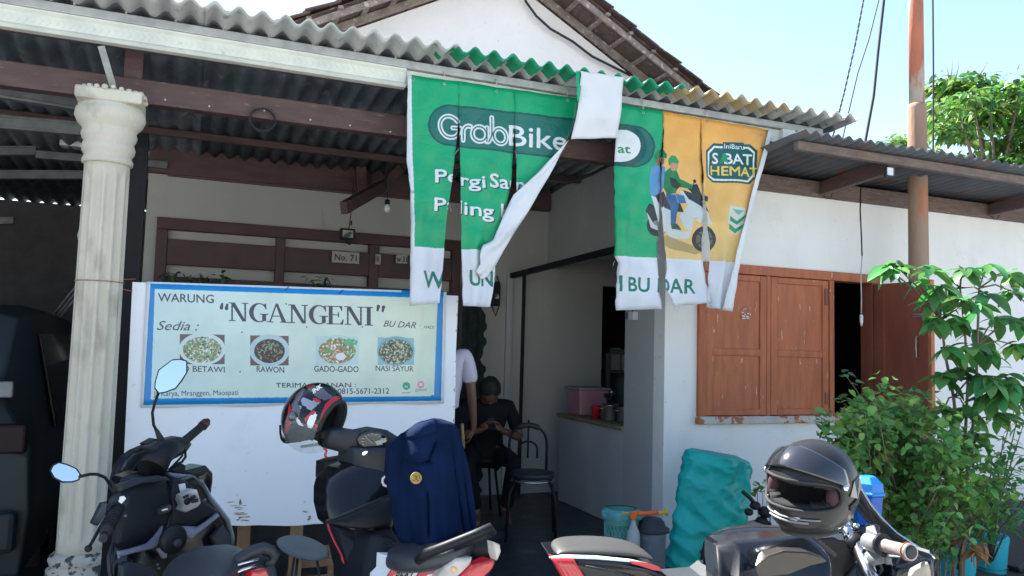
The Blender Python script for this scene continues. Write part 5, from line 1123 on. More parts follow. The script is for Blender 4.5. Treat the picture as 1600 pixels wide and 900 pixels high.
def facing(p,refl):
    """normal of a mirror at p that sends the viewer's sight line to direction refl"""
    return ((O-p).normalized()+V(refl).normalized()).normalized()
def orient(c,nrm,pts2,scale=1):
    """keep a measured outline but lay it in the plane with the given normal through c"""
    out=[]
    for p in pts2:
        d=ray(*p); t=(c-O).dot(nrm)/d.dot(nrm); out.append(O+d*t)
    return out
UPW=V((0,0,1))
# ---------------- scooter with mirrors, left
s1=thing('parked_scooter','black scooter with both mirrors up, parked before the cream pillar','scooter',V((W(230,800,3.3).x,W(230,800,3.3).y,0)))
dA=lambda x,y: 3.02+(x-165)/200*.62-(y-740)/160*.10
HR=(W(322,660,3.75)-W(160,838,2.85)).normalized(); RT=V((.80,.60,0)).normalized(); FW=V((-RT.y,RT.x,0))   # to the rider's right; forward
# big black leg shield and cowl bodies
m=MB(); m.pillow(PD([(182,792),(184,764),(192,746),(215,737),(246,741),(277,750),(300,742),(318,750),(331,775),(345,792),(360,812),(367,838),(369,905),(366,960),(176,960),(172,905),(176,850)],dA),FW*.07,.035); m.out('leg_shield',M['gloss'],s1,bevel=.006)
m=MB(); m.pillow(PD([(186,794),(188,766),(202,753),(258,748),(268,772),(270,795),(262,822),(242,846),(196,862),(182,850)],lambda x,y:dA(x,y)-.05),FW*.03,.02); m.out('storage_panel',M['black'],s1,bevel=.004)
m=MB(); m.pillow(PD([(272,745),(292,752),(316,780),(340,798),(343,806),(300,840),(281,826),(262,822),(268,800),(266,770)],lambda x,y:dA(x,y)-.06),FW*.03,.018); m.out('storage_panel',M['black'],s1,bevel=.004)
# front windscreen cowl
dB=lambda x,y: 3.32+(x-185)/100*.35
m=MB(); m.pillow(PD([(181,752),(187,730),(198,714),(212,704),(228,697),(240,702),(252,718),(262,733),(263,746),(240,741),(210,744)],dB),FW*.05,.012); cw=m.out('front_cowl',M['black'],s1,bevel=.004)
m=MB(); m.pillow(PD([(189,736),(197,720),(210,709),(226,704),(240,714),(228,724),(219,740),(205,741)],lambda x,y:dB(x,y)-.02),FW*.008,.006); m.out('windscreen',mat('smoked_screen',(.05,.06,.07),None,5,.12,coat=.8),cw)
for pts in ([(188,744),(222,739),(240,741),(262,746)],[(207,735),(224,709)],[(219,740),(229,725),(243,722)],[(181,752),(183,735),(187,726)]):
    m=MB(); m.tube(PD(pts,lambda x,y:dB(x,y)-.035),.003,5); m.out('cowl_line',M['dgrey'],cw)
m=MB(); m.pillow(PD([(228,735),(236,722),(246,720),(258,732),(264,746),(252,755),(240,750)],lambda x,y:dB(x,y)-.05),FW*.01,.008); m.out('badge_boss',M['stripe'],cw,bevel=.002)
m=MB(); m.prism(PD([(240,731),(246,731),(249,736),(243,739)],lambda x,y:dB(x,y)-.064),FW*.004); m.out('badge',M['dgrey'],cw)
m=MB(); m.pillow(PD([(183,758),(215,748),(250,743),(262,746),(258,751),(215,756),(186,768)],lambda x,y:dA(x,y)-.09),FW*.02,.008); m.out('cowl_trim',M['dgrey'],s1,bevel=.003)
# handlebar cover, tapered from the dash to the right grip
dH=lambda x,y: 3.30+(x-235)/90*.42
m=MB(); m.tube(PD([(236,734),(249,712),(262,703),(278,697)],dH),[.062,.055,.045,.034],12); m.out('handlebar_cover',M['black'],s1)
m=MB(); m.pillow(PD([(230,700),(247,690),(262,686),(278,682),(292,684),(300,694),(290,708),(270,718),(258,730),(248,720)],dH),FW*.05,.015); m.out('switch_housing',M['dgrey'],s1,bevel=.005)
m=MB(); m.tube(PD([(278,697),(292,686),(318,664)],dH),[.022,.020,.019],12); m.out('right_grip'.replace('right_','hand'),M['rubber'],s1)
m=MB(); m.tube(PD([(316,666),(322,660)],dH),[.024,.022],12); m.tube(PD([(322,660),(325,657)],dH),[.014,.013],10); m.out('bar_end',mat('dark_red_metal',(.12,.04,.045),None,5,.4,metal=.5),s1)
m=MB(); m.pillow(PD([(228,694),(244,685),(250,690),(234,702)],lambda x,y:dH(x,y)+.06),FW*.05,.01); m.out('brake_reservoir',M['black'],s1,bevel=.004)
m=MB(); m.tube(PD([(281,700),(289,702),(290,714),(284,722),(272,728),(262,738)],lambda x,y:dH(x,y)-.02),.006,7); m.tube(PD([(277,702),(284,704),(285,712),(276,722),(264,734)],lambda x,y:dH(x,y)-.02),.005,7); m.out('brake_hoses',M['black'],s1)
m=MB(); m.hull(PD([(268,697),(280,693),(286,706),(278,712),(268,708)],lambda x,y:dH(x,y)-.03)+PD([(270,698),(282,695),(284,706)],3.6)); m.out('lever_clamp',M['dgrey'],s1,bevel=.004)
# left grip towards the viewer
g0=W(188,786,3.05); g1=W(163,835,2.82)
m=MB(); m.tube([g0,g0.lerp(g1,.2),g0.lerp(g1,.9),g1],[.030,.024,.021,.016],14); m.out('hand_grip',M['rubber'],s1)
m=MB()
for k in range(9): p=g0.lerp(g1,.22+k*.075); m.tube([p,p+(g1-g0).normalized()*.007],.0245,14)
m.out('grip_ribs',M['black'],s1)
m=MB(); m.tube([g1,W(161,842,2.79)],[.012,.015],10); m.out('bar_end',M['dgrey'],s1)
m=MB(); m.tube(PD([(196,776,3.08),(186,786,3.03),(182,794,3.0)],3),[.044,.040,.034],14); m.out('switch_housing',M['dgrey'],s1)
m=MB(); m.prism(PD([(188,776),(194,775),(197,779),(190,787),(186,784)],2.98),FW*.004); m.out('switch_sticker',M['bwhite'],s1)
m=MB(); m.tube(PD([(178,792,2.98),(160,818,2.9),(141,852,2.8)],3),[.010,.0065,.006],8); m.ball(W(138,857,2.79),.013,n=8); m.out('brake_lever',M['black'],s1)
m=MB(); m.pillow(PD([(176,783),(160,786),(144,818),(152,822),(164,804),(178,794)],3.08),FW*.02,.008); m.out('hand_guard',mat('blue_black_plastic',(.015,.03,.045),None,5,.35),s1,bevel=.003)
# mirrors
c=W(268,590,3.35); n_=facing(c,(-.30,-.75,.30)); poly=orient(c,n_,[(249,579),(269,563.5),(281,562.5),(291,565),(291,582),(284,593),(274,606),(258,612),(249,613.5),(243,606),(244,596)])
mirror(s1,PD([(254,694,3.4),(250,684,3.4),(240,664,3.38),(238,645,3.36),(242,629,3.35),(248,613,3.36)],3),poly,n_)
m=MB(); m.tube(PD([(256,698,3.4),(250,684,3.4),(244,671,3.39)],3),[.017,.014,.008],10); m.out('mirror_boot',M['rubber'],s1)
c=W(102,741,2.85); n_=facing(c,(.1,-.8,.42)); poly=orient(c,n_,[(80,736),(84,728),(92,724),(104,727),(118,733),(124,741),(122,749),(112,752),(98,752),(86,746)])
mirror(s1,PD([(184,768,3.05),(176,762,3.03),(164,746,3.0),(152,741,2.95),(140,741,2.9),(124,745,2.86)],3),poly,n_)
m=MB(); m.tube(PD([(187,772,3.07),(178,762,3.04),(170,752,3.02)],3),[.018,.015,.009],10); m.out('mirror_boot',M['rubber'],s1)
# blade-shaped side pieces at the right
dC=lambda x,y: 3.5+(x-280)/60*.15
m=MB(); m.pillow(PD([(272,746),(290,735),(320,727),(332,738),(332,752),(326,790),(318,786),(300,772),(286,768),(276,758)],dC),FW*.10,.02); m.out('side_fairing',M['gloss'],s1,bevel=.005)
m=MB(); m.pillow(PD([(293,737),(321,727),(327,733),(318,742),(298,748)],lambda x,y:dC(x,y)-.03),FW*.01,.004); m.out('fairing_crest',M['dgrey'],s1,bevel=.002)
m=MB(); m.pillow(PD([(266,733),(286,725),(289,727),(289,736),(303,741),(299,746),(275,744)],lambda x,y:dC(x,y)-.06),FW*.02,.006); m.out('dash_visor',M['black'],s1,bevel=.003)
m=MB(); m.pillow(PD([(262,738),(298,742),(303,745),(290,748),(272,748)],lambda x,y:dC(x,y)-.10),FW*.008,.004); m.out('dash_trim',M['stripe'],s1)
# sticker, key pad, label, round socket
m=MB(); m.prism(PD([(279.5,757),(289,755),(291.5,766),(282,770)],3.28),FW*.003); m.out('white_sticker',M['bwhite'],s1)
m=MB(); m.pillow(PD([(282,774),(300,764),(308,765),(314,786),(309,792),(290,801),(281,797),(285,790),(281,782)],3.22),FW*.03,.008); kp=m.out('key_pad',M['zinc'],s1,bevel=.003)
m=MB(); m.lathe([(.012,.0),(.016,.008),(.010,.016)],W(291,783,3.19),-FW,n=14); m.prism(PD([(297,776),(303,773),(304,777),(300,779),(308,779),(308,784),(299,786)],3.20),FW*-.008); m.prism(PD([(285,776),(293,772),(294,775),(286,779)],3.2),FW*-.006); m.out('key_symbols',M['black'],kp)
m=MB(); m.pillow(PD([(244,796),(266,788),(269,795),(263,801),(246,805)],3.15),FW*.01,.006); lb_=m.out('label_plate',M['dgrey'],s1,bevel=.002)
m=MB(); m.prism(PD([(253,796.5),(262,794),(262.5,796),(253.5,798.5)],3.138),FW*.002); m.out('label_print',M['wlet'],lb_)
m=MB(); m.lathe([(.055,0),(.055,.02),(.045,.03),(.02,.034)],W(268,842,3.05),-FW,n=24); m.out('round_cap',M['black'],s1)
m=MB(); m.lathe([(.016,0),(.016,.045),(.006,.05)],W(268,846,3.05),-FW,n=14); m.out('cap_nut',M['dgrey'],s1)
# lilac V stripes
dV=lambda x,y: dA(x,y)-.115
for pts in ([(185,862),(205,858),(235,849),(246,834),(255,822),(253,832),(246,852),(240,857),(205,865),(187,870)],[(272,821),(284,822),(298,834),(318,820),(340,802),(344,806),(320,826),(298,842),(284,832)],[(246,858),(250,856),(262,864),(260,872),(255,873)]):
    m=MB(); m.pillow(PD(pts,dV),FW*.012,.004); m.out('trim_stripe',M['stripe'],s1)
m=MB(); m.pillow(PD([(191,884),(200,878),(235,884),(250,900),(252,960),(190,960)],lambda x,y:dA(x,y)-.13),FW*.03,.01); m.out('lower_panel',M['dgrey'],s1,bevel=.004)
m=MB(); m.pillow(PD([(330,840),(348,820),(358,835),(362,860),(340,860)],lambda x,y:dA(x,y)-.09),FW*.02,.008); m.out('side_duct',M['dgrey'],s1,bevel=.003)
m=MB(); m.tube(PD([(176,850),(170,870),(171,890),(176,915)],lambda x,y:dA(x,y)-.03),.008,7); m.out('edge_trim',M['dgrey'],s1)
for x,y in ((186,870),(246,882),(248,888),(196,806),(320,781)): m=MB(); m.ball(W(x,y,dA(x,y)-.12),.006,n=6); m.out('screw',M['zincd'],s1)
# seat and tail
dS=lambda x,y: 2.75-(x-240)/150*.1
def seatloft(parent,ctr,name,mt):
    m=MB(); rs=[]
    for (xl,yl,xr,yr,zt,d) in ctr:
        a=W(xl,yl,d[0]); b=W(xr,yr,d[1]); mid=(a+b)/2; rs.append([a-UPW*.07,a-UPW*.02,a,a.lerp(b,.25)+UPW*zt*.8,a.lerp(b,.5)+UPW*zt,a.lerp(b,.75)+UPW*zt*.8,b,b-UPW*.02,b-UPW*.07])
    m.rings(rs,True,True); o=m.out(name,mt,parent,bevel=0); s_=o.modifiers.new('subdiv','SUBSURF'); s_.levels=1; s_.render_levels=2; return o
seatloft(s1,[(243,915,262,880,.01,(2.62,3.0)),(258,912,280,866,.02,(2.58,2.95)),(285,915,300,856,.025,(2.5,2.92)),(330,912,330,850,.025,(2.45,2.88)),(352,896,358,848,.02,(2.5,2.88)),(372,885,376,854,.012,(2.6,2.86)),(382,880,388,862,.0,(2.7,2.85))],'seat',M['seat'])
# tail cowl with grab rail and red lens
dT=lambda x,y: 2.62+(x-345)/90*.1
m=MB(); m.pillow(PD([(330,912),(352,886),(380,872),(412,868),(428,878),(433,900),(430,960),(330,960)],lambda x,y:dT(x,y)+.04),FW*.25,.03); m.out('tail_cowl',M['dgrey'],s1,bevel=.006)
m=MB(); m.tube(PD([(362,884),(372,874),(392,862),(412,856),(424,860),(430,868),(426,878),(414,882)],dT),[.014,.018,.020,.020,.018,.017,.014,.012],10); m.out('grab_rail',M['dgrey'],s1)
m=MB(); m.tube(PD([(318,902),(350,890),(380,880),(405,874)],lambda x,y:dT(x,y)-.02),.005,6); m.tube(PD([(345,905),(380,890),(400,884)],lambda x,y:dT(x,y)-.03),.006,6); m.out('side_rail',M['chrome'],s1)
m=MB(); m.pillow(PD([(392,893),(415,888),(420,898),(414,915),(392,915)],lambda x,y:dT(x,y)-.03),FW*.03,.01); m.out('tail_light',M['lens'],s1,bevel=.003)
# running gear, out of the frame but there
cen=W(250,860,3.2); f0=V((cen.x,cen.y,0)); 
wheel(s1,f0+FW*.42+UPW*.26,RT,.26,.10); wheel(s1,f0-FW*.62+RT*.12+UPW*.26,RT,.26,.11)
m=MB(); 
for s in (-1,1): m.tube([f0+FW*.42+RT*.07*s+UPW*.26,f0+FW*.22+RT*.06*s+UPW*.72],.016,8)
m.out('front_fork',M['zinc'],s1)
m=MB(); m.hull([f0+FW*a+RT*b+UPW*c for a,b,c in ((-.75,-.1,.35),(-.75,.2,.35),(-.15,-.14,.16),(-.15,.16,.16),(.1,-.14,.2),(.1,.14,.2),(-.75,-.1,.55),(-.75,.2,.55),(-.1,-.13,.5),(-.1,.14,.5))]); m.out('engine_case',M['dgrey'],s1,bevel=.02)
m=MB(); m.tube([f0-FW*.2-RT*.12+UPW*.2,f0-FW*.28-RT*.3+UPW*.002],.012,8); m.out('side_stand',M['zinc'],s1)
# ---------------- scooter with the jacket, middle
s2=thing('parked_scooter','black and red scooter carrying a helmet and a navy jacket, in front of the board','scooter',V((W(620,800,3.2).x,W(620,800,3.2).y,0)))
R2=V((.93,.36,0)).normalized(); F2=V((-R2.y,R2.x,0))
d2=lambda x,y: 3.35-(y-680)/200*.28+(x-560)/200*.12
m=MB(); m.pillow(PD([(504,722),(520,717),(543,713),(552,722),(545,738),(520,745),(503,748)],3.45),F2*.06,.012); m.out('indicator_wing',M['black'],s2,bevel=.004)
m=MB(); m.tube(PD([(506,749),(520,742),(535,734),(543,727)],3.40),[.005,.008,.008,.003],7); m.out('red_trim',M['red'],s2)
# leg shield
m=MB(); m.pillow(PD([(512,750),(530,732),(555,722),(590,716),(618,722),(626,760),(622,800),(612,830),(575,842),(540,836),(515,818),(508,790),(508,765)],d2),F2*.10,.035); m.out('leg_shield',M['gloss'],s2,bevel=.006)
m=MB(); m.pillow(PD([(511,818),(540,806),(575,792),(600,778),(618,772),(622,800),(605,822),(570,828),(530,823)],lambda x,y:d2(x,y)-.10),F2*.03,.02); m.out('glove_tray',M['black'],s2,bevel=.006)
m=MB(); m.tube(PD([(513,813),(540,802),(570,789),(598,778)],lambda x,y:d2(x,y)-.12),.004,6); m.out('tray_edge',M['dgrey'],s2)
m=MB(); m.tube(PD([(511,812),(514,826),(522,845),(533,866),(537,880)],lambda x,y:d2(x,y)-.04),[.005]*5,6); m.out('red_edge',M['red'],s2)
m=MB(); m.pillow(PD([(520,822),(545,828),(575,830),(610,826),(632,850),(620,905),(600,960),(535,960),(536,890)],lambda x,y:d2(x,y)-.02),F2*.08,.05); m.out('inner_shield',M['black'],s2,bevel=.02,seg=3)
m=MB(); m.pillow(PD([(575,840),(595,832),(618,850),(622,905),(618,960),(566,960),(566,880)],lambda x,y:d2(x,y)-.12),F2*.18,.05); m.out('centre_tunnel',M['black'],s2,bevel=.04,seg=4)
# centre column under the dash
m=MB(); m.pillow(PD([(552,700),(610,700),(612,735),(600,755),(560,752),(550,725)],3.28),F2*.12,.02); m.out('steering_column_cover',M['dgrey'],s2,bevel=.006)
# handlebar cover + dash
d3=lambda x,y: 3.32+(x-520)/160*.05
m=MB(); m.pillow(PD([(513,682),(519,671),(552,671),(566,674),(590,669),(606,672),(622,682),(640,690),(630,706),(606,716),(586,722),(556,712),(520,703),(512,697)],d3),F2*.09,.022); m.out('handlebar_cover',M['dgrey'],s2,bevel=.006)
m=MB(); m.pillow(PD([(558,687),(564,678),(578,672),(594,673),(604,680),(607,690),(600,700),(586,708),(570,708),(562,700)],lambda x,y:d3(x,y)-.035),F2*.012,.006); ds=m.out('speedometer',M['carglass'],s2,bevel=.002)
m=MB(); 
for k in range(11):
    a=radians(200-k*22); x0=582+17*cos(a); y0=690-13*sin(a); x1=582+13.5*cos(a); y1=690-10.5*sin(a); m.bar(W(x0,y0,d3(x0,y0)-.046),W(x1,y1,d3(x0,y0)-.046),.0025,.0025)
m.bar(W(582,692,3.29),W(572,683,3.29),.002,.002); m.prism(PD([(586,690),(603,684),(604,690),(590,696)],3.295),F2*.002)
m.out('dial_marks',M['plate'],ds)
m=MB(); m.pillow(PD([(562,703),(586,712),(594,704),(586,714),(577,716),(566,713)],lambda x,y:d3(x,y)-.05),F2*.008,.004); m.out('dash_badge_surround',M['stripe'],s2)
m=MB(); m.pillow(PD([(563,702),(581,703),(580,712),(572,716),(564,711)],lambda x,y:d3(x,y)-.06),F2*.006,.003); bd=m.out('dash_badge',mat('steel_blue_badge',(.12,.2,.28),None,5,.3),s2)
m=MB(); m.prism(PD([(566,707),(571,704.5),(575,705),(573,709),(569,711.5),(566,711)],3.255),F2*.002); m.out('wing_emblem',M['chrome'],bd)
m=MB(); m.tube(PD([(524,684),(508,680),(495,676)],3.36),[.024,.020,.019],12); m.out('hand_grip',M['rubber'],s2)
m=MB(); m.tube(PD([(640,694),(665,690),(685,688)],3.42),[.024,.020,.019],12); m.out('hand_grip',M['rubber'],s2)
m=MB(); m.tube(PD([(516,690),(500,694),(470,698)],3.42),.006,7); m.out('brake_lever',M['zinc'],s2)
# C and triangle print on the shield
m=MB(); L=[(607,745),(602,744),(598,748),(597.5,753),(600,758),(605,760),(609,759)]; m.tube(PD(L,3.12),.005,6); m.prism(PD([(608,760),(613,752),(616,761)],3.12),F2*.004); m.out('white_print',M['wlet'],s2)
# seat
seatloft(s2,[(598,862,630,846,.0,(2.85,3.15)),(604,868,650,838,.02,(2.78,3.12)),(625,875,690,838,.03,(2.7,3.05)),(655,872,715,842,.03,(2.66,2.98)),(700,862,742,838,.02,(2.66,2.9)),(735,850,765,830,.01,(2.68,2.84))],'seat',M['seat'])
# white/red side panel
dP=lambda x,y: 2.78-(x-600)/180*.10
m=MB(); m.pillow(PD([(613,872),(655,872),(660,880),(693,880),(690,892),(670,925),(640,960),(600,960),(602,905),(612,895)],dP),F2*.10,.012); sp_=m.out('side_panel',M['bwhite'],s2,bevel=.004,label='white side panel with a red swoosh')
m=MB(); m.prism(PD([(606,900),(614,888),(640,885),(678,884),(668,891),(640,893),(622,893),(610,903),(605,915),(600,915)],lambda x,y:dP(x,y)-.016),F2*.006); m.out('red_swoosh',M['red'],sp_)
# lettering on the panel
v,tr=glyphs('BEAT',.035,.25); a=W(615,905,2.745); b=W(647,903,2.735); up=W(618,894,2.745)-a; m=MB(); vs=[m.b.verts.new(a.lerp(b,q[0])+up*q[1]) for q in v]
for t_ in tr: m.f([vs[i] for i in t_])
m.out('panel_lettering',M['ink'],sp_,recalc=False)
m=MB(); m.prism(PD([(648,905),(656,895),(700,885),(692,893),(668,898),(656,912)],lambda x,y:dP(x,y)-.016),F2*.006); m.out('red_swoosh',M['red'],sp_)
# tail: clear indicator, red lamp, cowl
m=MB(); m.pillow(PD([(655,872),(690,862),(725,852),(758,843),(772,846),(782,858),(778,872),(760,905),(740,960),(680,960),(690,890),(672,880)],lambda x,y:2.70+(780-x)/100*.06),F2*.22,.02); m.out('tail_cowl',M['black'],s2,bevel=.006)
m=MB(); m.pillow(PD([(694,884),(712,872),(738,870),(735,880),(720,895),(700,912),(676,915),(684,900)],lambda x,y:2.665),F2*.03,.012); m.out('clear_indicator',M['clens'],s2,bevel=.003)
m=MB(); m.ball(W(709,889,2.66),.012,n=8); m.out('indicator_bulb',mat('amber_bulb',(.8,.5,.25),None,5,.2),s2)
m=MB(); m.pillow(PD([(738,883),(766,873),(773,876),(770,886),(762,895),(735,915),(705,915)],lambda x,y:2.655),F2*.04,.012); m.out('tail_light',M['lens'],s2,bevel=.003)
m=MB()
for k in range(4): m.bar(W(728+k*11,900-k*6,2.635),W(738+k*11,884-k*2.6,2.635),.003,.003)
m.out('lens_ribs',M['red'],s2)
m=MB(); m.pillow(PD([(770,846),(780,850),(782,862),(776,876),(772,866)],2.64),F2*.03,.006); m.out('clear_indicator',M['clens'],s2,bevel=.002)
# grab rail
m=MB(); m.tube(PD([(653,876,2.66),(664,866,2.64),(700,852,2.62),(740,836,2.62),(766,825,2.64),(770,830,2.66),(756,838,2.66),(710,856,2.67)],3),[.016,.018,.016,.016,.017,.015,.014,.012],10); m.out('grab_rail',M['black'],s2)
cen=W(650,860,3.0); f0=V((cen.x,cen.y,0)); wheel(s2,f0+F2*.62+RT*0-R2*.35+UPW*.27,R2,.27,.09); wheel(s2,f0-F2*.30+R2*.12+UPW*.27,R2,.27,.10)
m=MB(); m.hull([f0+F2*a+R2*b+UPW*c for a,b,c in ((-.30,-.05,.35),(-.3,.2,.35),(.3,-.3,.16),(.3,.0,.16),(.45,-.35,.2),(.45,-.05,.2),(-.3,-.05,.5),(-.3,.2,.5),(.3,-.3,.45),(.3,.0,.45))]); m.out('engine_case',M['dgrey'],s2,bevel=.02)
m=MB(); m.tube([f0-R2*.2+UPW*.2,f0-R2*.42-F2*.05+UPW*.002],.012,8); m.out('side_stand',M['zinc'],s2)
m=MB()
for s in (-1,1): m.tube([f0+F2*.62-R2*.35+R2*.06*s+UPW*.27,f0+F2*.5-R2*.33+R2*.06*s+UPW*.5],.016,8)
m.out('front_fork',M['zinc'],s2)
# jacket
jk=thing('navy_jacket','dark navy jacket with a round gold patch draped over the middle scooter','jacket',V((W(680,750,3.0).x,W(680,750,3.0).y,W(680,840,3.0).z)))
JL=[(640,673),(626,682),(614,695),(610,715),(611,745),(612,775),(614,800),(618,822),(625,842),(632,852)]; JR=[(690,658),(708,664),(716,675),(722,700),(730,730),(735,760),(739,790),(741,815),(742,832),(735,842)]
def jkp(u,v):
    a=interp(JL,v); b=interp(JR,v); x=a[0]*(1-u)+b[0]*u; y=a[1]*(1-u)+b[1]*u-(8*sin(pi*u) if v<.05 else 8*sin(pi*u)*max(0,1-v*4))
    d=3.02-.16*sin(pi*u)-.10*v; 
    fold=.6*.016*mnoise.noise(V((u*5.5,v*1.2,1.3)))*2*min(1,v*3+.3)+.004*abs(mnoise.noise(V((u*9+v,v*2.0,5.3))))*3*min(1,v*2)+.008*mnoise.noise(V((u*3,v*6,9)))
    for (x0,y0,x1,y1,wd,am) in ((700,672,722,830,5,.022),(712,675,735,830,4,.018),(680,690,668,720,4,.02),(668,770,672,836,4,.025),(640,722,672,722,5,.018),(690,700,700,840,6,-.016)):
        t_=max(0,min(1,((x-x0)*(x1-x0)+(y-y0)*(y1-y0))/((x1-x0)**2+(y1-y0)**2))); dd=math.hypot(x-x0-(x1-x0)*t_,y-y0-(y1-y0)*t_); fold+=am*math.exp(-(dd/wd)**2)
    return W(x,y,d+fold)
m=MB(); m.grid(jkp,60,60); m.grid(lambda u,v: jkp(u,0)+(W(670,640,3.4)-W(670,660,3.02))*v*.6-UPW*.16*v*v,60,8)
for f in m.b.faces: f.normal_update()
o=m.out('jacket_body',M['navy'],jk,recalc=False); sd_=o.modifiers.new('thickness','SOLIDIFY'); sd_.thickness=.008
# sleeve hanging at the left
m=MB(); rs=[]
for x,y,r in ((640,690,.05),(624,706,.06),(622,735,.058),(626,765,.055),(640,795,.05),(655,815,.045)):
    rs.append((W(x,y,2.95),r*.9))
m.tube([p for p,_ in rs],[r for _,r in rs],16); o=m.out('sleeve',M['navy'],jk)
m=MB(); n_=(O-W(650,747,2.84)).normalized(); m.lathe([(.021,0),(.021,.003),(.019,.004)],W(650,747,2.80),n_,n=24); pt=m.out('round_patch',M['gold'],jk)
m=MB(); 
for x0,y0,x1,y1 in ((646,743,651,745),(652,744,649,749),(650,749,654,752),(645,750,649,752),(655,743,656,748)): m.bar(W(x0,y0,2.793),W(x1,y1,2.793),.003,.0015)
m.out('patch_stitching',M['ink'],pt)
m=MB(); m.tube([jkp(u,.985)+V((0,-.006,0)) for u in np.linspace(.02,.98,40)],.006,6); m.out('hem',M['navy'],jk)
m=MB(); m.tube([jkp(.62+.05*v,v)+V((0,-.004,0)) for v in np.linspace(.12,.97,40)],.0035,5); m.out('zip',M['black'],jk)
m=MB(); m.grid(lambda u,v: jkp(.12+.55*u,.03+.13*v*(1-.3*abs(u-.5)))+(O-W(660,690,3.0)).normalized()*(.016+.012*sin(pi*v)),24,6); o=m.out('collar',M['navy'],jk,recalc=False); sd_=o.modifiers.new('thickness','SOLIDIFY'); sd_.thickness=.006
# ---------------- motorcycle, right
s3=thing('parked_motorcycle','black sports motorcycle with red tail light and grey seat, facing right','motorcycle',V((W(1150,900,2.7).x,W(1150,900,2.7).y,0)))
F3=V((.985,-.17,0)).normalized(); F3=(W(1390,860,2.75)-W(880,880,2.6)); F3.z=0; F3.normalize(); L3=V((-F3.y,F3.x,0))  # away from the viewer
# tail seat pad
m=MB(); rs=[]
for x,yt,yb,w_ in ((869,859,868,.05),(874,853,869,.08),(890,849.5,870,.10),(930,849,872,.11),(970,850.5,874,.11),(1000,855,876,.10),(1016,861,877,.09),(1025,868,877,.07)):
    t=W(x,yt,2.62); b=W(x,yb,2.56); h=t.z-b.z; c0=V((b.x,b.y,b.z)); rs.append([c0,c0+UPW*h*.55,c0+L3*w_*.25+UPW*h*1.0,c0+L3*w_+UPW*h*1.04,c0+L3*w_*1.8+UPW*h*.9,c0+L3*w_*2+UPW*h*.5,c0+L3*w_*2])
m.rings(rs); o=m.out('pillion_seat',M['seatl'],s3); q_=o.modifiers.new('subdiv','SUBSURF'); q_.levels=1; q_.render_levels=2
d5=lambda x,y: 2.55
m=MB(); m.pillow(PD([(858,871),(880,869),(930,871),(1000,877),(1025,886),(1048,905),(1060,960),(900,960),(892,900)],d5),L3*.20,.02); m.out('tail_cowl',M['gloss'],s3,bevel=.006)
m=MB(); m.pillow(PD([(861,873),(897,874),(907,890),(920,915),(886,915),(872,893)],2.53),L3*.06,.010); tl=m.out('tail_light',M['lens'],s3,bevel=.003)
m=MB()
for k in range(5): m.bar(W(868+k*7,876,2.515),W(884+k*8,908,2.515),.0025,.0025)
m.out('lens_ribs',M['red'],tl)
m=MB(); m.tube(PD([(858,871),(880,869.5),(930,871),(985,876),(1010,880)],2.525),[.003,.006,.006,.005,.002],7); m.out('cowl_edge',M['bwhite'],s3)
m=MB(); m.prism(PD([(984,877),(1012,880),(1030,886),(1034,892),(1022,891),(1000,884),(988,881)],2.515),L3*.006); m.out('red_flash',M['red'],s3)
for pts in ([(905,878),(960,882),(1010,892),(1045,905)],[(915,885),(960,893),(1000,905)]):
    m=MB(); m.tube(PD(pts,2.522),.004,6); m.out('body_crease',M['dgrey'],s3)
# tank: lofted
TK=[(1119,905,845,2.62),(1125,960,840,2.62)]
def tankp(u,v):
    # u along the tank, v round it from low near side over the top to the far side
    x=1122+u*176; top=[(1122,846),(1140,840),(1160,836),(1200,833),(1250,834),(1275,840),(1290,850),(1298,862)]
    yt=interp(top,u)[1]; x=interp(top,u)[0]; p=W(x,yt,2.62); wd=.10+.06*sin(pi*min(1,u*1.1)); a=v*pi
    side=-cos(a); up=sin(a)**.55
    q=p+L3*(wd*(side+.75)) ; q.z=p.z-.30*(1-up)*(1)-.012*abs(side)
    return q
m=MB(); m.grid(tankp,24,28)
for f in m.b.faces: f.normal_update()
bmesh.ops.holes_fill(m.b,edges=[e for e in m.b.edges if e.is_boundary]); o=m.out('fuel_tank',M['tank'],s3)
# tank side panel; a brown reflection is put into the recess colour
dK=lambda x,y: 2.57-min(1.2,max(0,(y-838)/60))*.11-(x-1120)/180*.03
m=MB(); m.pillow(PD([(1118,852),(1124,848),(1160,844),(1218,839),(1256,835),(1268,840),(1285,855),(1296,868),(1300,885),(1302,960),(1124,960),(1122,905),(1118,880)],dK),L3*.10,.015,ins=(0,.05,.14),hs=(0,.6,1)); m.out('side_cover',M['tank'],s3,bevel=.006)
m=MB(); m.pillow(PD([(1172,905),(1182,884),(1200,868),(1225,860),(1262,862),(1285,870),(1296,880),(1298,960),(1172,960)],lambda x,y:2.455+(y-862)/60*.03),L3*.05,.008); m.out('arch_panel',mat('brown_reflection_tank',(.05,.042,.035),(.04,.034,.028),3,.25,metal=.3,coat=.3),s3,bevel=.004)
m=MB(); m.pillow(PD([(1119,852),(1146,848),(1158,856),(1156,905),(1150,960),(1122,960),(1122,890)],lambda x,y:dK(x,y)-.03),L3*.03,.012); m.out('knee_pad',M['black'],s3,bevel=.006)
m=MB(); m.lathe([(.045,0),(.045,.01),(.03,.016)],W(1165,838,2.7),(0,0,1),n=24); m.out('filler_cap',M['black'],s3)
m=MB(); m.ball(W(1183,860,2.44),.006,n=6); m.out('screw',M['chrome'],s3)
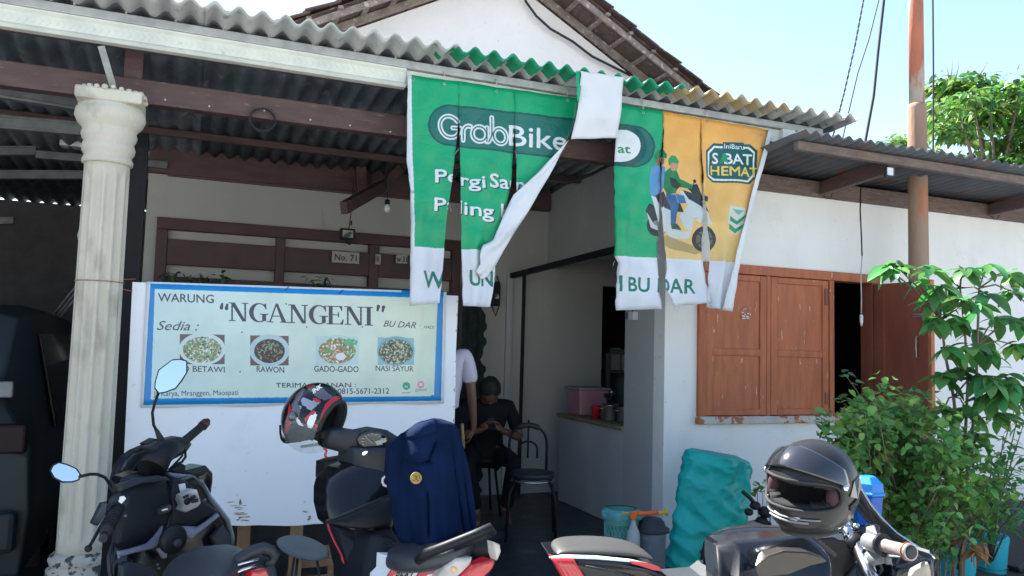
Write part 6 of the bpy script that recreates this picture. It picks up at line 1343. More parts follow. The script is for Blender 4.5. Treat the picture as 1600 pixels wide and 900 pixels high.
# vents, triple clamp, forks
m=MB()
for k in range(5): m.bar(W(1268+k*6,838+k*4.5,2.56),W(1282+k*6,852+k*4,2.56),.006,.012)
m.out('tank_vents',M['dgrey'],s3)
m=MB(); m.hull(PD([(1262,842),(1300,838),(1330,848),(1336,880),(1310,905),(1300,960),(1290,905),(1292,866)],2.66)+PD([(1300,842),(1340,850),(1336,905)],2.85)); m.out('frame_head',M['black'],s3,bevel=.008)
m=MB(); m.tube([W(1322,822,2.72),W(1330,846,2.68)],.021,14); m.tube([W(1340,850,2.66),W(1362,905,2.58),W(1382,960,2.5)],.026,14); m.tube([W(1316,818,2.72),W(1322,822,2.72)],[.019,.022],14); m.out('fork_leg',M['chrome'],s3)
m=MB(); m.tube([W(1330,844,2.68),W(1340,852,2.66)],.032,14); m.hull(PD([(1316,838),(1344,828),(1356,842),(1352,858),(1330,862)],2.68)+PD([(1330,835),(1352,845)],2.8)); m.out('triple_clamp',M['black'],s3,bevel=.005)
m=MB(); m.tube([W(1330,850,2.68),W(1290,842,2.8),W(1262,838,2.95)],.009,8); m.tube([W(1340,830,2.7),W(1300,832,2.8),W(1270,834,2.85)],.005,6); m.tube([W(1350,858,2.62),W(1340,880,2.62),W(1320,900,2.65)],.006,6); m.tube([W(1372,872,2.58),W(1378,890,2.58),W(1366,905,2.6)],.006,6); m.out('cables',M['black'],s3)
# handlebar grip and switchgear
h0=W(1356,846,2.62); h1=W(1378,851,2.54); h2=W(1424,863,2.42)
m=MB(); m.tube([h0,h1],[.030,.034],14); m.hull([h0+V(q) for q in ((-.01,0,.05),(.03,0,.055),(.035,-.01,-.03),(-.01,0,-.05))]+[h1+V(q) for q in ((-.02,0,.04),(.0,0,-.04))]); m.out('switch_housing',M['zincd'],s3,bevel=.006)
m=MB(); m.tube([h1,h1.lerp(h2,.06)],[.036,.036],16); m.out('grip_flange',M['black'],s3)
m=MB(); m.tube([h1.lerp(h2,.06),h1.lerp(h2,.2),h1.lerp(h2,.88),h1.lerp(h2,.9),h2],[.022,.020,.021,.026,.026],16); m.out('hand_grip',mat('worn_silver_grip',(.42,.36,.35),(.3,.25,.25),30,.4,metal=.5,bump=.2),s3)
m=MB(); m.tube([h1.lerp(h2,.86),h1.lerp(h2,.88)],.028,16); m.out('grip_ring',mat('coppery_ring',(.45,.2,.12),None,5,.35,metal=.6),s3)
m=MB(); m.lathe([(.022,0),(.018,.004),(.004,.002)],h2,(h2-h1),n=16); m.out('bar_end',M['dgrey'],s3)
m=MB(); m.tube([h1+V((0,0,-.03)),W(1402,868,2.5),W(1440,862,2.38) if 0 else W(1418,852,2.6),W(1450,862,2.62)],[.010,.008,.007,.007],8); m.out('brake_lever',M['chrome'],s3)
m=MB(); m.tube([W(1360,862,2.6),W(1368,876,2.58),W(1378,874,2.56)],[.022,.02,.014],10); m.tube([W(1386,868,2.54),W(1388,880,2.54)],.011,8); m.out('throttle_body',M['zincd'],s3)
m=MB(); m.hull(PD([(1352,818),(1374,820),(1376,836),(1354,838)],2.66)+PD([(1354,820),(1374,822),(1374,834)],2.72)); m.out('reservoir',M['dgrey'],s3,bevel=.005)
m=MB(); m.ball(W(1278,826,2.66),.010,n=6); m.ball(W(1283,831,2.66),.010,n=6); m.out('key_fob',M['red'],s3)
m=MB(); m.ball(W(1272,832,2.65),.013,(1.3,1,.8),n=8); m.ball(W(1338,822,2.7),.012,n=6); m.out('ignition_key',M['chrome'],s3)
# front screen/fairing: a bent sheet rising left
def fair(u,v):
    top=[(1300,706),(1320,730),(1345,765),(1360,790),(1378,812),(1398,832),(1428,852),(1452,866),(1459,874)]; bot=[(1316,770),(1330,785),(1345,805),(1360,822),(1378,842),(1396,868),(1410,905),(1430,950),(1458,960)]
    a=interp(top,u); b=interp(bot,u); x=a[0]*(1-v)+b[0]*v; y=a[1]*(1-v)+b[1]*v; return W(x,y,2.95-.25*u-.02*v+.03*sin(pi*v))
m=MB(); m.grid(fair,28,10); o=m.out('windscreen',mat('dark_smoked_screen',(.03,.032,.036),(.045,.045,.05),6,.3),s3,recalc=False); q_=o.modifiers.new('thickness','SOLIDIFY'); q_.thickness=.006
m=MB(); m.tube([fair(u,0)+V((0,-.004,.002)) for u in np.linspace(0,1,30)],.0045,6); m.out('screen_edge',M['chrome'],s3)
m=MB(); m.pillow(PD([(1392,905),(1400,885),(1440,872),(1456,874),(1460,905),(1460,960),(1392,960)],2.60),L3*.10,.02); m.out('nose_fairing',M['tank'],s3,bevel=.006)
m=MB(); m.pillow(PD([(1418,905),(1428,890),(1450,878),(1454,890),(1456,915),(1416,915)],2.565),L3*.02,.006); m.out('lamp_cover',mat('dusty_beige_lens',(.4,.36,.28),(.3,.27,.22),12,.3),s3,bevel=.003)
f0=V((W(1160,900,2.65).x,W(1160,900,2.65).y,0))+L3*.1; wheel(s3,f0+F3*.62+UPW*.29,L3,.29,.11); wheel(s3,f0-F3*.52+UPW*.29,L3,.29,.13)
m=MB(); m.hull([f0+F3*a+L3*b+UPW*c for a,b,c in ((-.25,-.12,.25),(-.25,.12,.25),(.3,-.12,.22),(.3,.12,.22),(-.3,-.1,.62),(-.3,.1,.62),(.3,-.1,.7),(.3,.1,.7))]); m.out('engine_block',M['dgrey'],s3,bevel=.02)
m=MB(); m.tube([f0-F3*.52-L3*.09+UPW*.29,f0-F3*.05-L3*.09+UPW*.38],.024,10); m.tube([f0+F3*.1-L3*.14+UPW*.25,f0-F3*.5-L3*.17+UPW*.36],[.03,.05],12); m.out('swingarm_and_exhaust',M['zinc'],s3)
m=MB(); m.tube([f0-L3*.12+UPW*.25,f0-L3*.32+F3*.05+UPW*.002],.012,8); m.out('side_stand',M['zinc'],s3)
m=MB(); m.pillow(PD([(1030,912),(1060,916),(1110,912),(1125,900),(1130,970),(1020,970)],2.6),L3*.2,.02); m.out('rider_seat',M['seat'],s3,bevel=.01)
# ================================================================ helmets
def frameM(f,u):
    f=V(f).normalized(); u=(V(u)-f*V(u).dot(f)).normalized(); r=f.cross(u); return r,f,u
def helmet(name,lab,c,f,u,R,kind,mats):
    """mats by function(theta from forward, elevation)->slot"""
    t=thing(name,lab,'helmet',c); r,f,u=frameM(f,u)
    def pt(az,el,rad=1.):
        # az: 0 forward, positive to the right; el: elevation
        x=sin(az)*cos(el)*.86; y=cos(az)*cos(el)*1.06; z=sin(el)*.96
        if el<-.45: k=(-.45-el); x*=1+.10*k; y*=(1+.16*k) if cos(az)>.2 else 1-.04*k
        if kind=='full' and el<-.2 and cos(az)>.3: y+=.18*(-.2-el)*cos(az)
        return c+(r*x+f*y+u*z)*R*rad
    return t,pt,(r,f,u)
def shell(t,pt,open_,slot,mts,name,nu=96,nv=56,rad=1.,e0=-.98,e1=pi/2-.02,thick=.012,rfn=None):
    m=MB(); vs={}
    def vert(i,j):
        i=i%nu
        if (i,j) not in vs:
            az=-pi+2*pi*i/nu; el=e0+(e1-e0)*j/nv; vs[(i,j)]=m.b.verts.new(pt(az,el,rad*(rfn(az,el) if rfn else 1)))
        return vs[(i,j)]
    for j in range(nv):
        for i in range(nu):
            az=-pi+2*pi*(i+.5)/nu; el=e0+(e1-e0)*(j+.5)/nv
            if open_(az,el): continue
            m.f([vert(i,j),vert(i+1,j),vert(i+1,j+1),vert(i,j+1)],slot(az,el),True)
    m.f([vert(i,nv) for i in range(nu)],slot(0,1.5),True)
    bmesh.ops.recalc_face_normals(m.b,faces=m.b.faces)
    o=m.out(name,mts,t,recalc=False); s_=o.modifiers.new('thickness','SOLIDIFY'); s_.thickness=thick; s_.offset=-1; s_.use_rim=True
    return o
SL=lambda v,a,b: max(0,min(1,(v-a)/(b-a)))
# full face helmet on the tank
c=W(1270,760,2.42); f_=-cf*.64-cr*.77-cu*.02; u_=cu*.97-cr*.10-cf*.12
hc,pt,(r,f,u)=helmet('full_face_helmet','gloss gunmetal full face helmet with raised smoked visor resting on the dark motorcycle tank',c,f_,u_,.150,'full',None)
op=lambda az,el: (abs(az/1.22)**4+abs((el-.04)/.30)**3)<1
shell(hc,pt,op,lambda a,e:0,[M['gun']],'shell',rfn=lambda az,el:1+.035*math.exp(-((el+.62)/.16)**2)*max(0,cos(az))-.02*math.exp(-((abs(az)-1.9)/.12)**2)*SL(.4-abs(el),0,.3))
shell(hc,pt,lambda az,el:(abs(az/1.08)**4+abs((el-.04)/.235)**3)<1,lambda a,e:0,[M['lining']],'lining',rad=.93,thick=.03)
# cheek pads
for s in (-1,1):
    m=MB(); m.ball(pt(s*1.10,-.05,.84),.024,(.8,.8,1.5),n=8,rot=Matrix((r,f,u)).transposed()); m.out('cheek_pad',M['liningr'],hc)
# eye port rim
m=MB(); L=[]
for k in range(60):
    tt=2*pi*k/60; ca,sa=cos(tt),sin(tt); L.append(pt(1.22*math.copysign(abs(ca)**.5,ca),.04+.30*math.copysign(abs(sa)**.667,sa),1.005))
L.append(L[0]); m.tube(L,.005,6,caps=False); m.out('port_gasket',M['rubber'],hc)
# raised visor: patch swung up round the pivots
m=MB(); tilt=.62
def vis(uu,vv):
    az=(-1.36+2.72*uu); el=.16+.52*vv*(1-.35*abs(2*uu-1)**3) ; el2=el+tilt*cos(az)*.72*(1-.0*vv)-.05; return pt(az,min(el2,1.4),1.07-.02*vv*0)
m.grid(vis,40,12)
for fc in m.b.faces: fc.normal_update()
o=m.out('visor',M['visor'],hc,recalc=False); q_=o.modifiers.new('thickness','SOLIDIFY'); q_.thickness=.004
m=MB()
m.grid(lambda uu,vv: (lambda p: p+(p-c).normalized()*.003)(vis(.30+.11*uu-.10*vv*0,vv)),6,12); m.out('tinted_band',mat('brownish_reflective_tint',(.22,.12,.08),(.1,.06,.05),6,.2,metal=.6),hc,recalc=False)
for s in (-1,1):
    m=MB(); p=pt(s*1.26,.22,1.085); m.lathe([(.010,0),(.009,.005),(.002,.007)],p,(p-c),n=14); m.out('pivot_screw',M['chrome'],hc)
    m=MB(); m.prism([pt(s*a,e,1.012) for a,e in ((1.42,.02),(1.62,.30),(1.98,.34),(1.95,.12),(1.70,-.08))],(pt(s*1.7,.1,1.01)-c).normalized()*.003); m.out('side_plate',M['visor'],hc)
    m=MB(); m.prism([pt(s*a,e,1.012) for a,e in ((1.45,-.18),(1.62,-.10),(1.86,-.02),(1.80,-.2),(1.5,-.3))],(pt(s*1.65,-.15,1.01)-c).normalized()*.003); m.out('side_vent',M['black'],hc)
# chin vent and chin line
m=MB(); m.tube([pt(a,-.50+.02*abs(a),1.045) for a in np.linspace(-.55,.55,12)],.004,6); m.tube([pt(a,-.43,1.03) for a in np.linspace(-.8,.8,16)],.003,6); m.out('chin_trim',M['zincd'],hc)
m=MB(); m.pillow([pt(a,e,1.03) for a,e in ((-.35,-.40),(.35,-.40),(.3,-.47),(-.3,-.47))],(c-pt(0,-.43)).normalized()*.004,.004); m.out('chin_vent',M['vback'],hc)
m=MB(); rs=[]; m.tube([pt(a,-.97,1.0) for a in np.linspace(-pi,pi,40)],.008,8,caps=False); m.out('neck_roll',M['rubber'],hc)
# graphic helmet on the handlebar: crown points left-up, neck opening right
c=W(490,650,3.42); u_=-cr*.86+cu*.36+cf*.36; f_=-cr*.40-cu*.80-cf*.38
hg,pt,(r,f,u)=helmet('graphic_helmet','black helmet with red band and white V graphic hung on the scooter handlebar','helmet' and c,f_,u_,.142,'open',None)
hm=[M['gloss'],mat('graphite_grey_paint',(.10,.105,.12),None,5,.2,coat=.5),M['red'],M['bwhite'],mat('silver_paint',(.38,.39,.42),None,5,.25,metal=.4,coat=.5)]
def inp(x,y,p):
    k=False; n=len(p)
    for i in range(n):
        ax,ay=p[i]; bx,by=p[(i+1)%n]
        if (ay>y)!=(by>y) and x<(bx-ax)*(y-ay)/(by-ay)+ax: k=not k
    return k
GR=[(2,[(497,671),(501,650),(508,632),(518,621),(530,618),(533,622),(524,628),(514,640),(507,660),(504,672)]),(2,[(445,672),(452,630),(456,640),(454,660),(452,686),(448,686)]),
 (3,[(459,650),(465,653),(478,672),(492,645),(496,648),(488,668),(478,681),(475,681)]),(3,[(479,662),(484,650),(494,646),(491,662),(482,672)]),(2,[(475,654),(490,640),(495,643),(477,659)]),
 (4,[(470,625),(474,620),(488,626),(500,629),(486,642),(472,632)]),(1,[(480,606),(492,602),(506,608),(520,620),(508,626),(494,620)]),(2,[(488,620),(500,625),(503,630),(490,626)]),(2,[(478,603),(490,600),(494,606),(482,609)]),
 (1,[(455,632),(462,622),(470,640),(466,655),(458,650)]),(4,[(456,633),(470,634),(472,638),(458,637)]),(1,[(466,628),(478,608),(472,606),(460,622)]),(2,[(490,664),(494,662),(502,672),(500,676)]),(2,[(478,688),(484,688),(488,698),(484,700)]),(1,[(456,672),(466,668),(470,680),(460,686)])]
def gslot(az,el):
    p=pt(az,el)-O; z=p.dot(cf); x=800+F*p.dot(cr)/z; y=450-F*p.dot(cu)/z
    if (pt(az,el)-hgc).dot(cf)>.02: return 2 if -.3<el<-.15 else 0
    for k,q in GR:
        if inp(x,y,q): return k
    return 0
hgc=c
shell(hg,pt,lambda az,el:(abs(az/1.05)**3+abs((el+.28)/.62)**3)<1,gslot,hm,'shell',e0=-.80,nu=170,nv=96)
shell(hg,pt,lambda az,el:(abs(az/.98)**3+abs((el+.28)/.55)**3)<1,lambda a,e:0,[M['lining']],'lining',rad=.94,thick=.03,e0=-.86)
m=MB(); m.tube([pt(a,-.80,.985) for a in np.linspace(1.0,2*pi-1.0,40)],.010,8); m.out('neck_roll',M['rubber'],hg)
m=MB(); m.grid(lambda uu,vv: pt(-1.15+2.3*uu,.35-1.05*vv,1.06+.05*vv),24,10); o=m.out('clear_visor',M['clearv'],hg,recalc=False)
m=MB(); m.grid(lambda uu,vv: pt(-.7+1.4*uu,.42+.16*vv,1.03+.05*(1-vv)),16,3); o=m.out('peak',hm[0],hg,recalc=False); q_=o.modifiers.new('thickness','SOLIDIFY'); q_.thickness=.008
m=MB(); p=pt(1.2,.15,1.05); m.lathe([(.022,0),(.02,.006),(.008,.010)],p,(p-c),n=18); p=pt(-1.2,.15,1.05); m.lathe([(.022,0),(.02,.006),(.008,.010)],p,(p-c),n=18); m.out('visor_pivot',hm[1],hg)
# badge over the forehead
p0=pt(2.35,.72,1.02)
v,tr=glyphs('INK',.03,.1); a=W(490,615,3.27); b=W(504,605,3.27); upv=W(487,609,3.27)-a; m=MB(); vs=[m.b.verts.new(a.lerp(b,q[0])+upv*q[1]) for q in v]
for t_ in tr: m.f([vs[i] for i in t_])
m.out('brand_lettering',M['wlet'],hg,recalc=False)
# air scoop ridge along the crown
m=MB(); m.tube([pt(a,e,1.03) for a,e in ((2.9,.2),(2.8,.6),(2.6,1.0),(2.0,1.3),(1.2,1.35))],[.008,.014,.016,.014,.008],8); m.out('air_scoop',hm[0],hg)
m=MB(); m.tube(PD([(506,700),(510,704),(508,712),(511,716)],3.3),.006,6); m.out('chin_strap',M['red'],hg)
# ================================================================ car deep in the carport
cr_=thing('parked_car','dark car parked deep in the unlit carport at the left edge','car',V((-2.2,7.0,0)))
cx=onY(62,700,5.2).x; xr=cx-.02
def csec(y,w_top,zt,belt=.95):
    return [V((xr-1.75,y,.25)),V((xr-1.78,y,.6)),V((xr-1.74,y,belt)),V((xr-1.74+.02+w_top,y,zt-.05)),V((xr-1.55+w_top,y,zt)),V((xr-.2-w_top,y,zt)),V((xr-.02-w_top,y,zt-.05)),V((xr-.02,y,belt)),V((xr,y,.6)),V((xr-.03,y,.25))]
m=MB(); m.rings([csec(5.15,.26,1.05,.9),csec(5.22,.18,1.30),csec(5.45,.16,1.74),csec(6.5,.15,1.80),csec(7.6,.16,1.76),csec(8.3,.3,1.15),csec(9.2,.3,1.0,.85),csec(9.4,.3,.7,.6)]); m.out('body',M['carpaint'],cr_,bevel=.08,seg=4)
m=MB(); m.prism([(xr-.27,5.205,1.15),(xr-1.5,5.205,1.15),(xr-1.42,5.37,1.66),(xr-.35,5.37,1.66)],(0,-.01,0)); m.out('rear_window',M['carglass'],cr_)
m=MB(); m.box(xr-.50,5.125,1.24,xr-.12,5.17,1.33); m.out('chrome_garnish',M['zincd'],cr_,bevel=.008)
m=MB(); m.box(xr-.28,5.12,.93,xr-.04,5.2,1.09); m.out('tail_light',mat('unlit_dark_lens',(.02,.012,.014),None,5,.5,spec=.2),cr_,bevel=.015)
m=MB(); m.prism([(xr-.01,5.9,1.0),(xr-.01,7.5,1.0),(xr-.13,7.3,1.60),(xr-.14,5.9,1.60)],(.008,0,0)); m.out('side_window',M['carglass'],cr_)
for y in (6.0,8.6):
    wheel(cr_,V((xr-.12,y,.31)),(1,0,0),.31,.2)
m=MB(); m.box(xr-1.7,5.05,.4,xr-.05,5.15,.62); m.out('bumper',M['carpaint'],cr_,bevel=.03)
# ================================================================ plants
def leafmesh(name,L,Wd,fold,droop,mt,n=5,tip=.9):
    m=MB(); rows=[]
    for i in range(n+1):
        t=i/n; w_=Wd/2*(sin(pi*min(1,t**.8*1.0))**tip if 0<t<1 else .02); z=-droop*t*t*L; rows.append([V((t*L,-w_,z+fold*w_)),V((t*L,0,z)),V((t*L,w_,z+fold*w_))])
    vs=[[m.b.verts.new(p) for p in r] for r in rows]
    for i in range(n):
        for j in range(2): m.f([vs[i][j],vs[i+1][j],vs[i+1][j+1],vs[i][j+1]],None,True)
    me=bpy.data.meshes.new(name); m.b.to_mesh(me); m.b.free(); me.materials.append(mt); return me
def leafxf(p,d,roll,s):
    d=V(d).normalized(); up=V((0,0,1)); sd=up.cross(d)
    if sd.length<.05: sd=V((1,0,0))
    sd.normalize(); u_=d.cross(sd); c_,s_=cos(roll),sin(roll); y=sd*c_+u_*s_; z=u_*c_-sd*s_
    return Matrix.Translation(p)@Matrix((d,y,z)).transposed().to_4x4()@Matrix.Scale(s,4)
def put_leaves(parent,me,xf,name,maxn=300,key=None,stuffname='foliage'):
    xf=sorted(xf,key=key) if key else xf
    org=ORG[parent.name]
    for X in xf[:maxn]:
        o=bpy.data.objects.new(name,me); C.objects.link(o); o.parent=parent; o.matrix_local=Matrix.Translation(-org)@X
    rest=xf[maxn:]
    if rest:
        v0=np.array([tuple(v.co) for v in me.vertices]); fs=[tuple(p.vertices) for p in me.polygons]; n=len(v0); vv=[];ff=[]
        for k,X in enumerate(rest):
            A=np.array(X); vv.append(v0@A[:3,:3].T+A[:3,3]-np.array(org)); ff+= [tuple(i+n*k for i in f) for f in fs]
        mm=bpy.data.meshes.new(stuffname); mm.from_pydata(np.concatenate(vv).tolist(),[],ff); mm.materials.append(me.materials[0]); mm.polygons.foreach_set('use_smooth',[True]*len(mm.polygons))
        o=bpy.data.objects.new(stuffname,mm); C.objects.link(o); o.parent=parent; o['kind']='stuff'
def rnd(a,b): return random.uniform(a,b)
# ---- round-leaved bush in front of the window
bush=thing('round_leaved_bush','dense bush with small round leaves below the open terracotta shutter','bush',V((W(1400,900,4.4).x,W(1400,900,4.4).y,0)))
base=V((W(1400,900,4.4).x,W(1400,900,4.4).y,0))
tips=[]; m=MB(); random.seed(21)
spots=[]
def inpoly(x,y,p):
    ins=False; n=len(p)
    for i in range(n):
        ax,ay=p[i]; bx,by=p[(i+1)%n]
        if (ay>y)!=(by>y) and x<(bx-ax)*(y-ay)/(by-ay)+ax: ins=not ins
    return ins
BP=[(1292,668),(1305,652),(1330,632),(1362,612),(1392,606),(1430,618),(1452,640),(1480,660),(1520,690),(1560,730),(1570,790),(1540,815),(1500,835),(1460,830),(1425,835),(1395,815),(1375,790),(1350,765),(1330,745),(1318,722),(1300,700)]
while len(spots)<230:
    x=rnd(1288,1575); y=rnd(600,840)
    if inpoly(x,y,BP): spots.append(W(x,y,4.55+rnd(-.42,.42)+.25*sin(x*.05)))
LA=leafmesh('leaf',.054,.044,.25,.3,M['leafA'],4,.6)
xf=[]
for s_ in spots:
    q=base.lerp(s_,.35)+V((rnd(-.05,.05),rnd(-.05,.05),rnd(0,.1))); mid=base.lerp(s_,.7)+V((rnd(-.04,.04),rnd(-.04,.04),rnd(0,.06)))
    if random.random()<.22: m.tube([base+V((rnd(-.1,.1),rnd(-.1,.1),0)),q,mid,s_],[.006,.004,.003,.0015],4)
    else: m.tube([mid,s_],[.003,.002],4)
    dr=(s_-base); dr=V((dr.x,dr.y,0))*.6+V((0,-.2,.25)); dr.normalize()
    for k in range(24):
        t=rnd(-.28,.10); p=s_+dr*t+V((rnd(-.07,.07),rnd(-.07,.07),rnd(-.07,.07))); d=V((rnd(-1,1),rnd(-1.2,.8),rnd(-.7,.5))); xf.append(leafxf(p,d,rnd(-.8,.8),rnd(.6,1.15)))
# sprigs reaching out over the sill and at its left
for pts in ([(1350,665,4.6),(1352,632,4.6),(1335,605,4.6),(1318,582,4.6)],[(1340,660,4.6),(1330,640,4.6),(1318,630,4.6)],[(1300,700,4.6),(1290,680,4.6),(1283,652,4.6)],[(1380,640,4.7),(1390,618,4.7),(1385,606,4.7)],[(1320,745,4.6),(1300,735,4.6),(1286,722,4.6)]):
    P_=[W(*p) for p in pts]; m.tube(P_,[.004]*(len(P_)-1)+[.002],4)
    for p in P_[1:]:
        for k in range(4): xf.append(leafxf(p+V((rnd(-.03,.03),rnd(-.03,.03),rnd(-.03,.03))),V((rnd(-1,1),rnd(-1,.3),rnd(-.3,.5))),rnd(-.5,.5),rnd(.8,1.15)))
m.out('stems',M['bark'],bush)
camd=lambda X:(X.translation-O).length
put_leaves(bush,LA,xf,'leaf',300,camd)
# ---- tall shrub with large leaves in whorls
ts=thing('large_leaved_shrub','tall shrub with large drooping leaves in whorls, right of the open shutter','shrub',V((W(1497,900,4.75).x,W(1497,900,4.75).y,0)))
b0_=V((W(1497,900,4.75).x,W(1497,900,4.75).y,0)); m=MB(); random.seed(5)
stemA=[b0_,W(1503,840,4.75),W(1500,760,4.75),W(1508,690,4.75),W(1512,600,4.75),W(1508,520,4.75),W(1500,450,4.75)]
stemB=[b0_+V((.04,.02,0)),W(1507,780,4.8),W(1518,690,4.8),W(1525,620,4.8),W(1527,540,4.8),W(1530,450,4.8)]
stemC=[b0_+V((-.04,.02,0)),W(1492,800,4.7),W(1498,700,4.7),W(1490,620,4.7),W(1478,560,4.7),W(1470,500,4.7)]
for st in (stemA,stemB,stemC): m.tube(st,[.018]+[.012-.0012*i for i in range(len(st)-1)],6)
LB=leafmesh('leaf',.155,.074,.22,.35,M['leafB'],6,.7)
clusters=[]
main=[(1400,415,4.6),(1388,420,4.6),(1450,420,4.6),(1505,425,4.65),(1545,418,4.8),(1585,428,4.9),(1470,452,4.5),(1508,470,4.4),(1545,462,4.6),(1580,455,4.8),(1465,500,4.5),(1500,500,4.6),(1525,478,4.5),(1560,500,4.8),(1480,540,4.45),(1515,545,4.4),(1545,550,4.5),(1500,580,4.6),(1475,590,4.6),(1530,590,4.5),(1575,590,4.6),(1545,620,4.5),(1590,615,4.5),(1475,640,4.6),(1510,640,4.7),(1560,650,4.6),(1530,680,4.6),(1590,540,4.9),(1590,500,4.9),(1500,700,4.6),(1465,470,4.8),(1440,440,4.7),(1530,520,4.9)]
xf=[]
for (x,y,d) in main:
    p=W(x,y,d); near=min(stemA+stemB+stemC,key=lambda q:(q-p).length if q.z<p.z+.1 else 9); m.tube([near,near.lerp(p,.5)+V((0,0,.03)),p],[.006,.005,.004],5)
    k_=random.randint(7,11); a0=rnd(0,6)
    for k in range(k_):
        a=a0+2*pi*k/k_; dd=V((cos(a),sin(a),rnd(-.75,.25))); xf.append(leafxf(p+V((0,0,rnd(-.02,.03))),dd,rnd(-.4,.4),rnd(.6,1.12)))
# big dark lobed sprays right
for x,y,d in ((1545,590,4.4),(1580,600,4.4),(1560,615,4.4)):
    p=W(x,y,d)
    for k in range(12): xf.append(leafxf(p,V((cos(k*.52),sin(k*.52)*.6,-.3)),rnd(-.3,.3),rnd(.9,1.2)))
m.out('stems',M['bark'],ts)
put_leaves(ts,LB,xf,'leaf',290,camd)
# ---- thin branchy plant in the right tub and lower right greens
tw=thing('twiggy_plant','thin twiggy plant with sparse narrow leaves growing from the right blue tub','plant',V((T2[0].x,T2[0].y,0)))
m=MB(); random.seed(11); b1=V((T2[0].x,T2[0].y,T2[1]-.03)); LC=leafmesh('leaf',.075,.026,.25,.4,M['leafB'],4,.9); xf=[]
ends=[(1600,660,4.2),(1585,640,4.25),(1568,680,4.3),(1590,720,4.2),(1610,760,4.1),(1550,720,4.3),(1530,760,4.3),(1602,600,4.3),(1575,755,4.1),(1595,795,4.1),(1515,800,4.2),(1540,825,4.2),(1560,790,4.2)]
for e in ends:
    p=W(*e); q=b1.lerp(p,.5)+V((rnd(-.06,.06),rnd(-.06,.06),rnd(.02,.1))); m.tube([b1,b1.lerp(q,.5)+V((rnd(-.02,.02),0,.03)),q,p],[.008,.006,.005,.002],5)
    for k in range(26):
        s_=q.lerp(p,rnd(.0,1.1)); xf.append(leafxf(s_+V((rnd(-.06,.06),rnd(-.06,.06),rnd(-.06,.06))),V((rnd(-1,1),rnd(-1,.6),rnd(-.3,.8))),rnd(-.5,.5),rnd(.6,1.2)))
m.out('stems',M['bark'],tw); put_leaves(tw,LC,xf,'leaf',280,camd)
dw=thing('wilted_plant','small wilted brown plant with a few green leaves in the left blue tub','plant',V((T1[0].x,T1[0].y,0)))
b1=V((T1[0].x,T1[0].y,T1[1]-.03)); m=MB(); xf=[]
LD=leafmesh('leaf',.09,.035,.3,.9,mat('wilted_leaf',(.22,.11,.04),(.13,.08,.03),6,.8),4,.9)
for e in ((1500,845,4.0),(1515,852,4.0),(1535,848,4.0),(1525,862,3.95),(1508,838,4.05)):
    p=W(*e); m.tube([b1,b1.lerp(p,.5)+V((0,0,.02)),p],[.005,.004,.002],5)
    for k in range(3): xf.append(leafxf(p,V((rnd(-1,1),rnd(-1,1),rnd(-.5,.2))),rnd(-.6,.6),rnd(.7,1.1)))
m.out('stems',M['bark'],dw); put_leaves(dw,LD,xf,'leaf')
# small sprig left of the helmet and low greens by the slab
def sprig(name,lab,bx,pts,n,sz,me,seedv):
    random.seed(seedv); b=W(*bx); t=thing(name,lab,'plant',V((b.x,b.y,0))); m=MB(); xf=[]
    for e in pts:
        p=W(*e); m.tube([V((b.x,b.y,0)),V((b.x,b.y,0)).lerp(p,.6)+V((0,0,.03)),p],[.005,.004,.002],5)
        for k in range(n): xf.append(leafxf(p+V((rnd(-.04,.04),rnd(-.04,.04),rnd(-.04,.04))),V((rnd(-1,1),rnd(-1,1),rnd(-.3,.5))),rnd(-.5,.5),sz*rnd(.7,1.2)))
    m.out('stems',M['bark'],t); put_leaves(t,me,xf,'leaf')
sprig('small_weed','small weed sprig against the white wall between sack and helmet',(1190,860,4.75),((1183,765,4.75),(1192,770,4.75),(1200,758,4.75),(1208,762,4.7)),7,.8,LA,3)
sprig('low_herb','low leafy herb in front of the grey concrete slab',(1470,900,4.15),((1468,850,4.15),(1478,862,4.1),(1488,868,4.1),(1462,838,4.2),(1480,846,4.15)),6,.9,LC,4)
# ---- trees beyond the wing
def tree(name,lab,px,d,outline,n,seedv,base_r=.18,lsz=1.):
    random.seed(seedv); b=W(px[0],px[1],d); t=thing(name,lab,'tree',V((b.x,b.y,0))); m=MB(); B=V((b.x,b.y,0)); top=W(px[0],px[1],d)
    fork=V((b.x,b.y,b.z*.6)); m.tube([B,B+V((.05,.02,b.z*.3)),fork],[base_r,base_r*.8,base_r*.6],8)
    xs_=[p[0] for p in outline]; ys_=[p[1] for p in outline]; cl=[]
    while len(cl)<n:
        x=rnd(min(xs_),max(xs_)); y=rnd(min(ys_),max(ys_))
        if inpoly(x,y,outline): cl.append(W(x,y,d+rnd(-1.1,1.1)))
    LT=leafmesh('leafy',.22*lsz,.10*lsz,.2,.4,M['leafT'],3,.8); xf=[]
    for k,p in enumerate(cl):
        if k%14==0: m.tube([fork,fork.lerp(p,.55)+V((rnd(-.1,.1),rnd(-.1,.1),rnd(0,.2))),p],[base_r*.3,base_r*.16,.012],5)
        for j in range(34):
            a=rnd(0,6.28); e=rnd(-1,1); rr_=.30*lsz*random.random()**.5; xf.append(leafxf(p+V((cos(a)*cos(e)*rr_,sin(a)*cos(e)*rr_,sin(e)*rr_*.6)),V((cos(a),sin(a),rnd(-.9,.3))),rnd(-.6,.6),rnd(.6,1.25)))
    for j in range(6):
        p=cl[j*3]; 
    m.out('trunk',M['bark'],t)
    put_leaves(t,LT,xf,'leaf',0,None,'crown')
    for c_ in t.children:
        if 'crown' in c_.name and 'kind' in c_: del c_['kind']
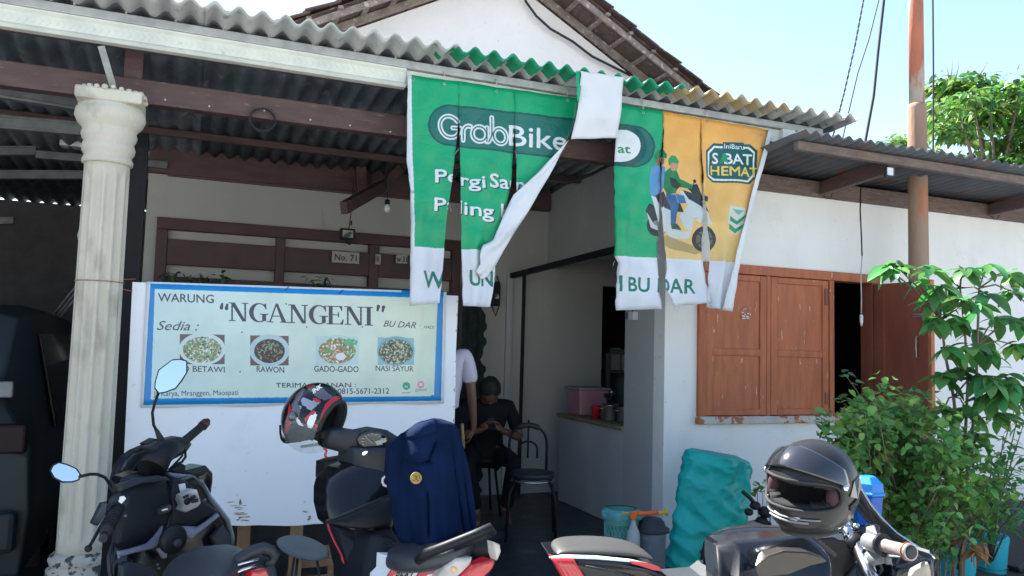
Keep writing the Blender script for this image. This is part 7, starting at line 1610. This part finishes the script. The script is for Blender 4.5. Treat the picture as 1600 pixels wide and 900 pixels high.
tree('leafy_tree','bright leafy tree at the right edge beyond the canopy, nearest the rusty pole',(1545,190),15,[(1455,150),(1470,125),(1500,118),(1522,112),(1545,125),(1552,145),(1575,140),(1572,120),(1590,106),(1640,110),(1700,150),(1700,330),(1530,330),(1500,280),(1520,262),(1490,235),(1470,225),(1462,190),(1456,170)],185,31,.2)
tree('leafy_tree','small bright green treetop showing left of the rusty pole over the canopy',(1405,240),17,[(1370,236),(1385,212),(1405,207),(1422,215),(1470,245),(1490,262),(1490,290),(1372,290)],60,32,.14,.95)
# twigs poking above the tree
random.seed(2)
tt=[o for o in bpy.data.objects if o.name=='leafy_tree'][0]
for x,y,x2,y2 in ((1485,125,1488,92),(1494,120,1498,95),(1482,122,1479,104),(1530,118,1543,96),(1590,108,1592,98)): tg=MB(); tg.tube([W(x,y,15),W((x+x2)/2+1,(y+y2)/2,15),W(x2,y2,15)],[.012,.008,.004],4); tg.out('twig',M['bark'],tt)
# leaf reflections in the porch window panes, built as a made-up potted plant
random.seed(9)
ip=thing('reflection_plant','made-up plant standing in for leaf reflections in the porch window panes','plant',onY(335,450,BY-.25)); m=MB(); xf=[]; LI=leafmesh('leaf',.10,.035,.2,.6,leafmat('pale_reflected_leaf',(.10,.16,.06),(.05,.11,.05),(.2,.24,.12)),4,.9)
pz=onY(335,470,BY-.25)
m.lathe([(.07,-.25),(.09,-.02),(.085,-.03)],pz,n=16); m.tube([pz,pz+V((.0,0,.15))],.008,5); m.tube([V((pz.x,pz.y,.151)),pz-V((0,0,.24))],.03,8)
for k in range(110):
    p=onY(rnd(262,352),rnd(425,470),BY-.25); xf.append(leafxf(p,V((rnd(-1,1),rnd(-1,.2),rnd(-.8,.6))),rnd(-.5,.5),rnd(.6,1.1)))
for k in range(45):
    p=onY(rnd(480,518),rnd(432,462),BY-.25); xf.append(leafxf(p,V((rnd(-1,1),rnd(-1,.2),rnd(-.8,.6))),rnd(-.5,.5),rnd(.6,1.1)))
m.out('pot_and_stem',M['bindark'],ip); put_leaves(ip,LI,xf,'leaf')
# ================================================================ across the street (seen only in mirrors and paint)
sh=thing('street_house','low cream house with a brown roof across the street, behind the viewer','house',(0,-13,0))
m=MB(); m.box(-9,-17,0,7,-13,3.2); m.out('wall',mat('cream_street_plaster',(.6,.55,.45),(.5,.46,.38),2,.9),sh)
m=MB(); m.prism([(-9.6,-12.3,3.1),(-9.6,-15,4.9),(-9.6,-17.7,3.1)],(17.2,0,0)); m.out('roof',M['tileroof'],sh)
for x in (-7,-3,1,4.5): m=MB(); m.box(x,-13.04,1.0,x+1.4,-13.002,2.2); m.out('window',M['carglass'],sh)
tree('street_tree','broad leafy tree across the street, behind the viewer',(800,-600),15,[(0,0),(1,0),(1,1)],0,1) if 0 else None
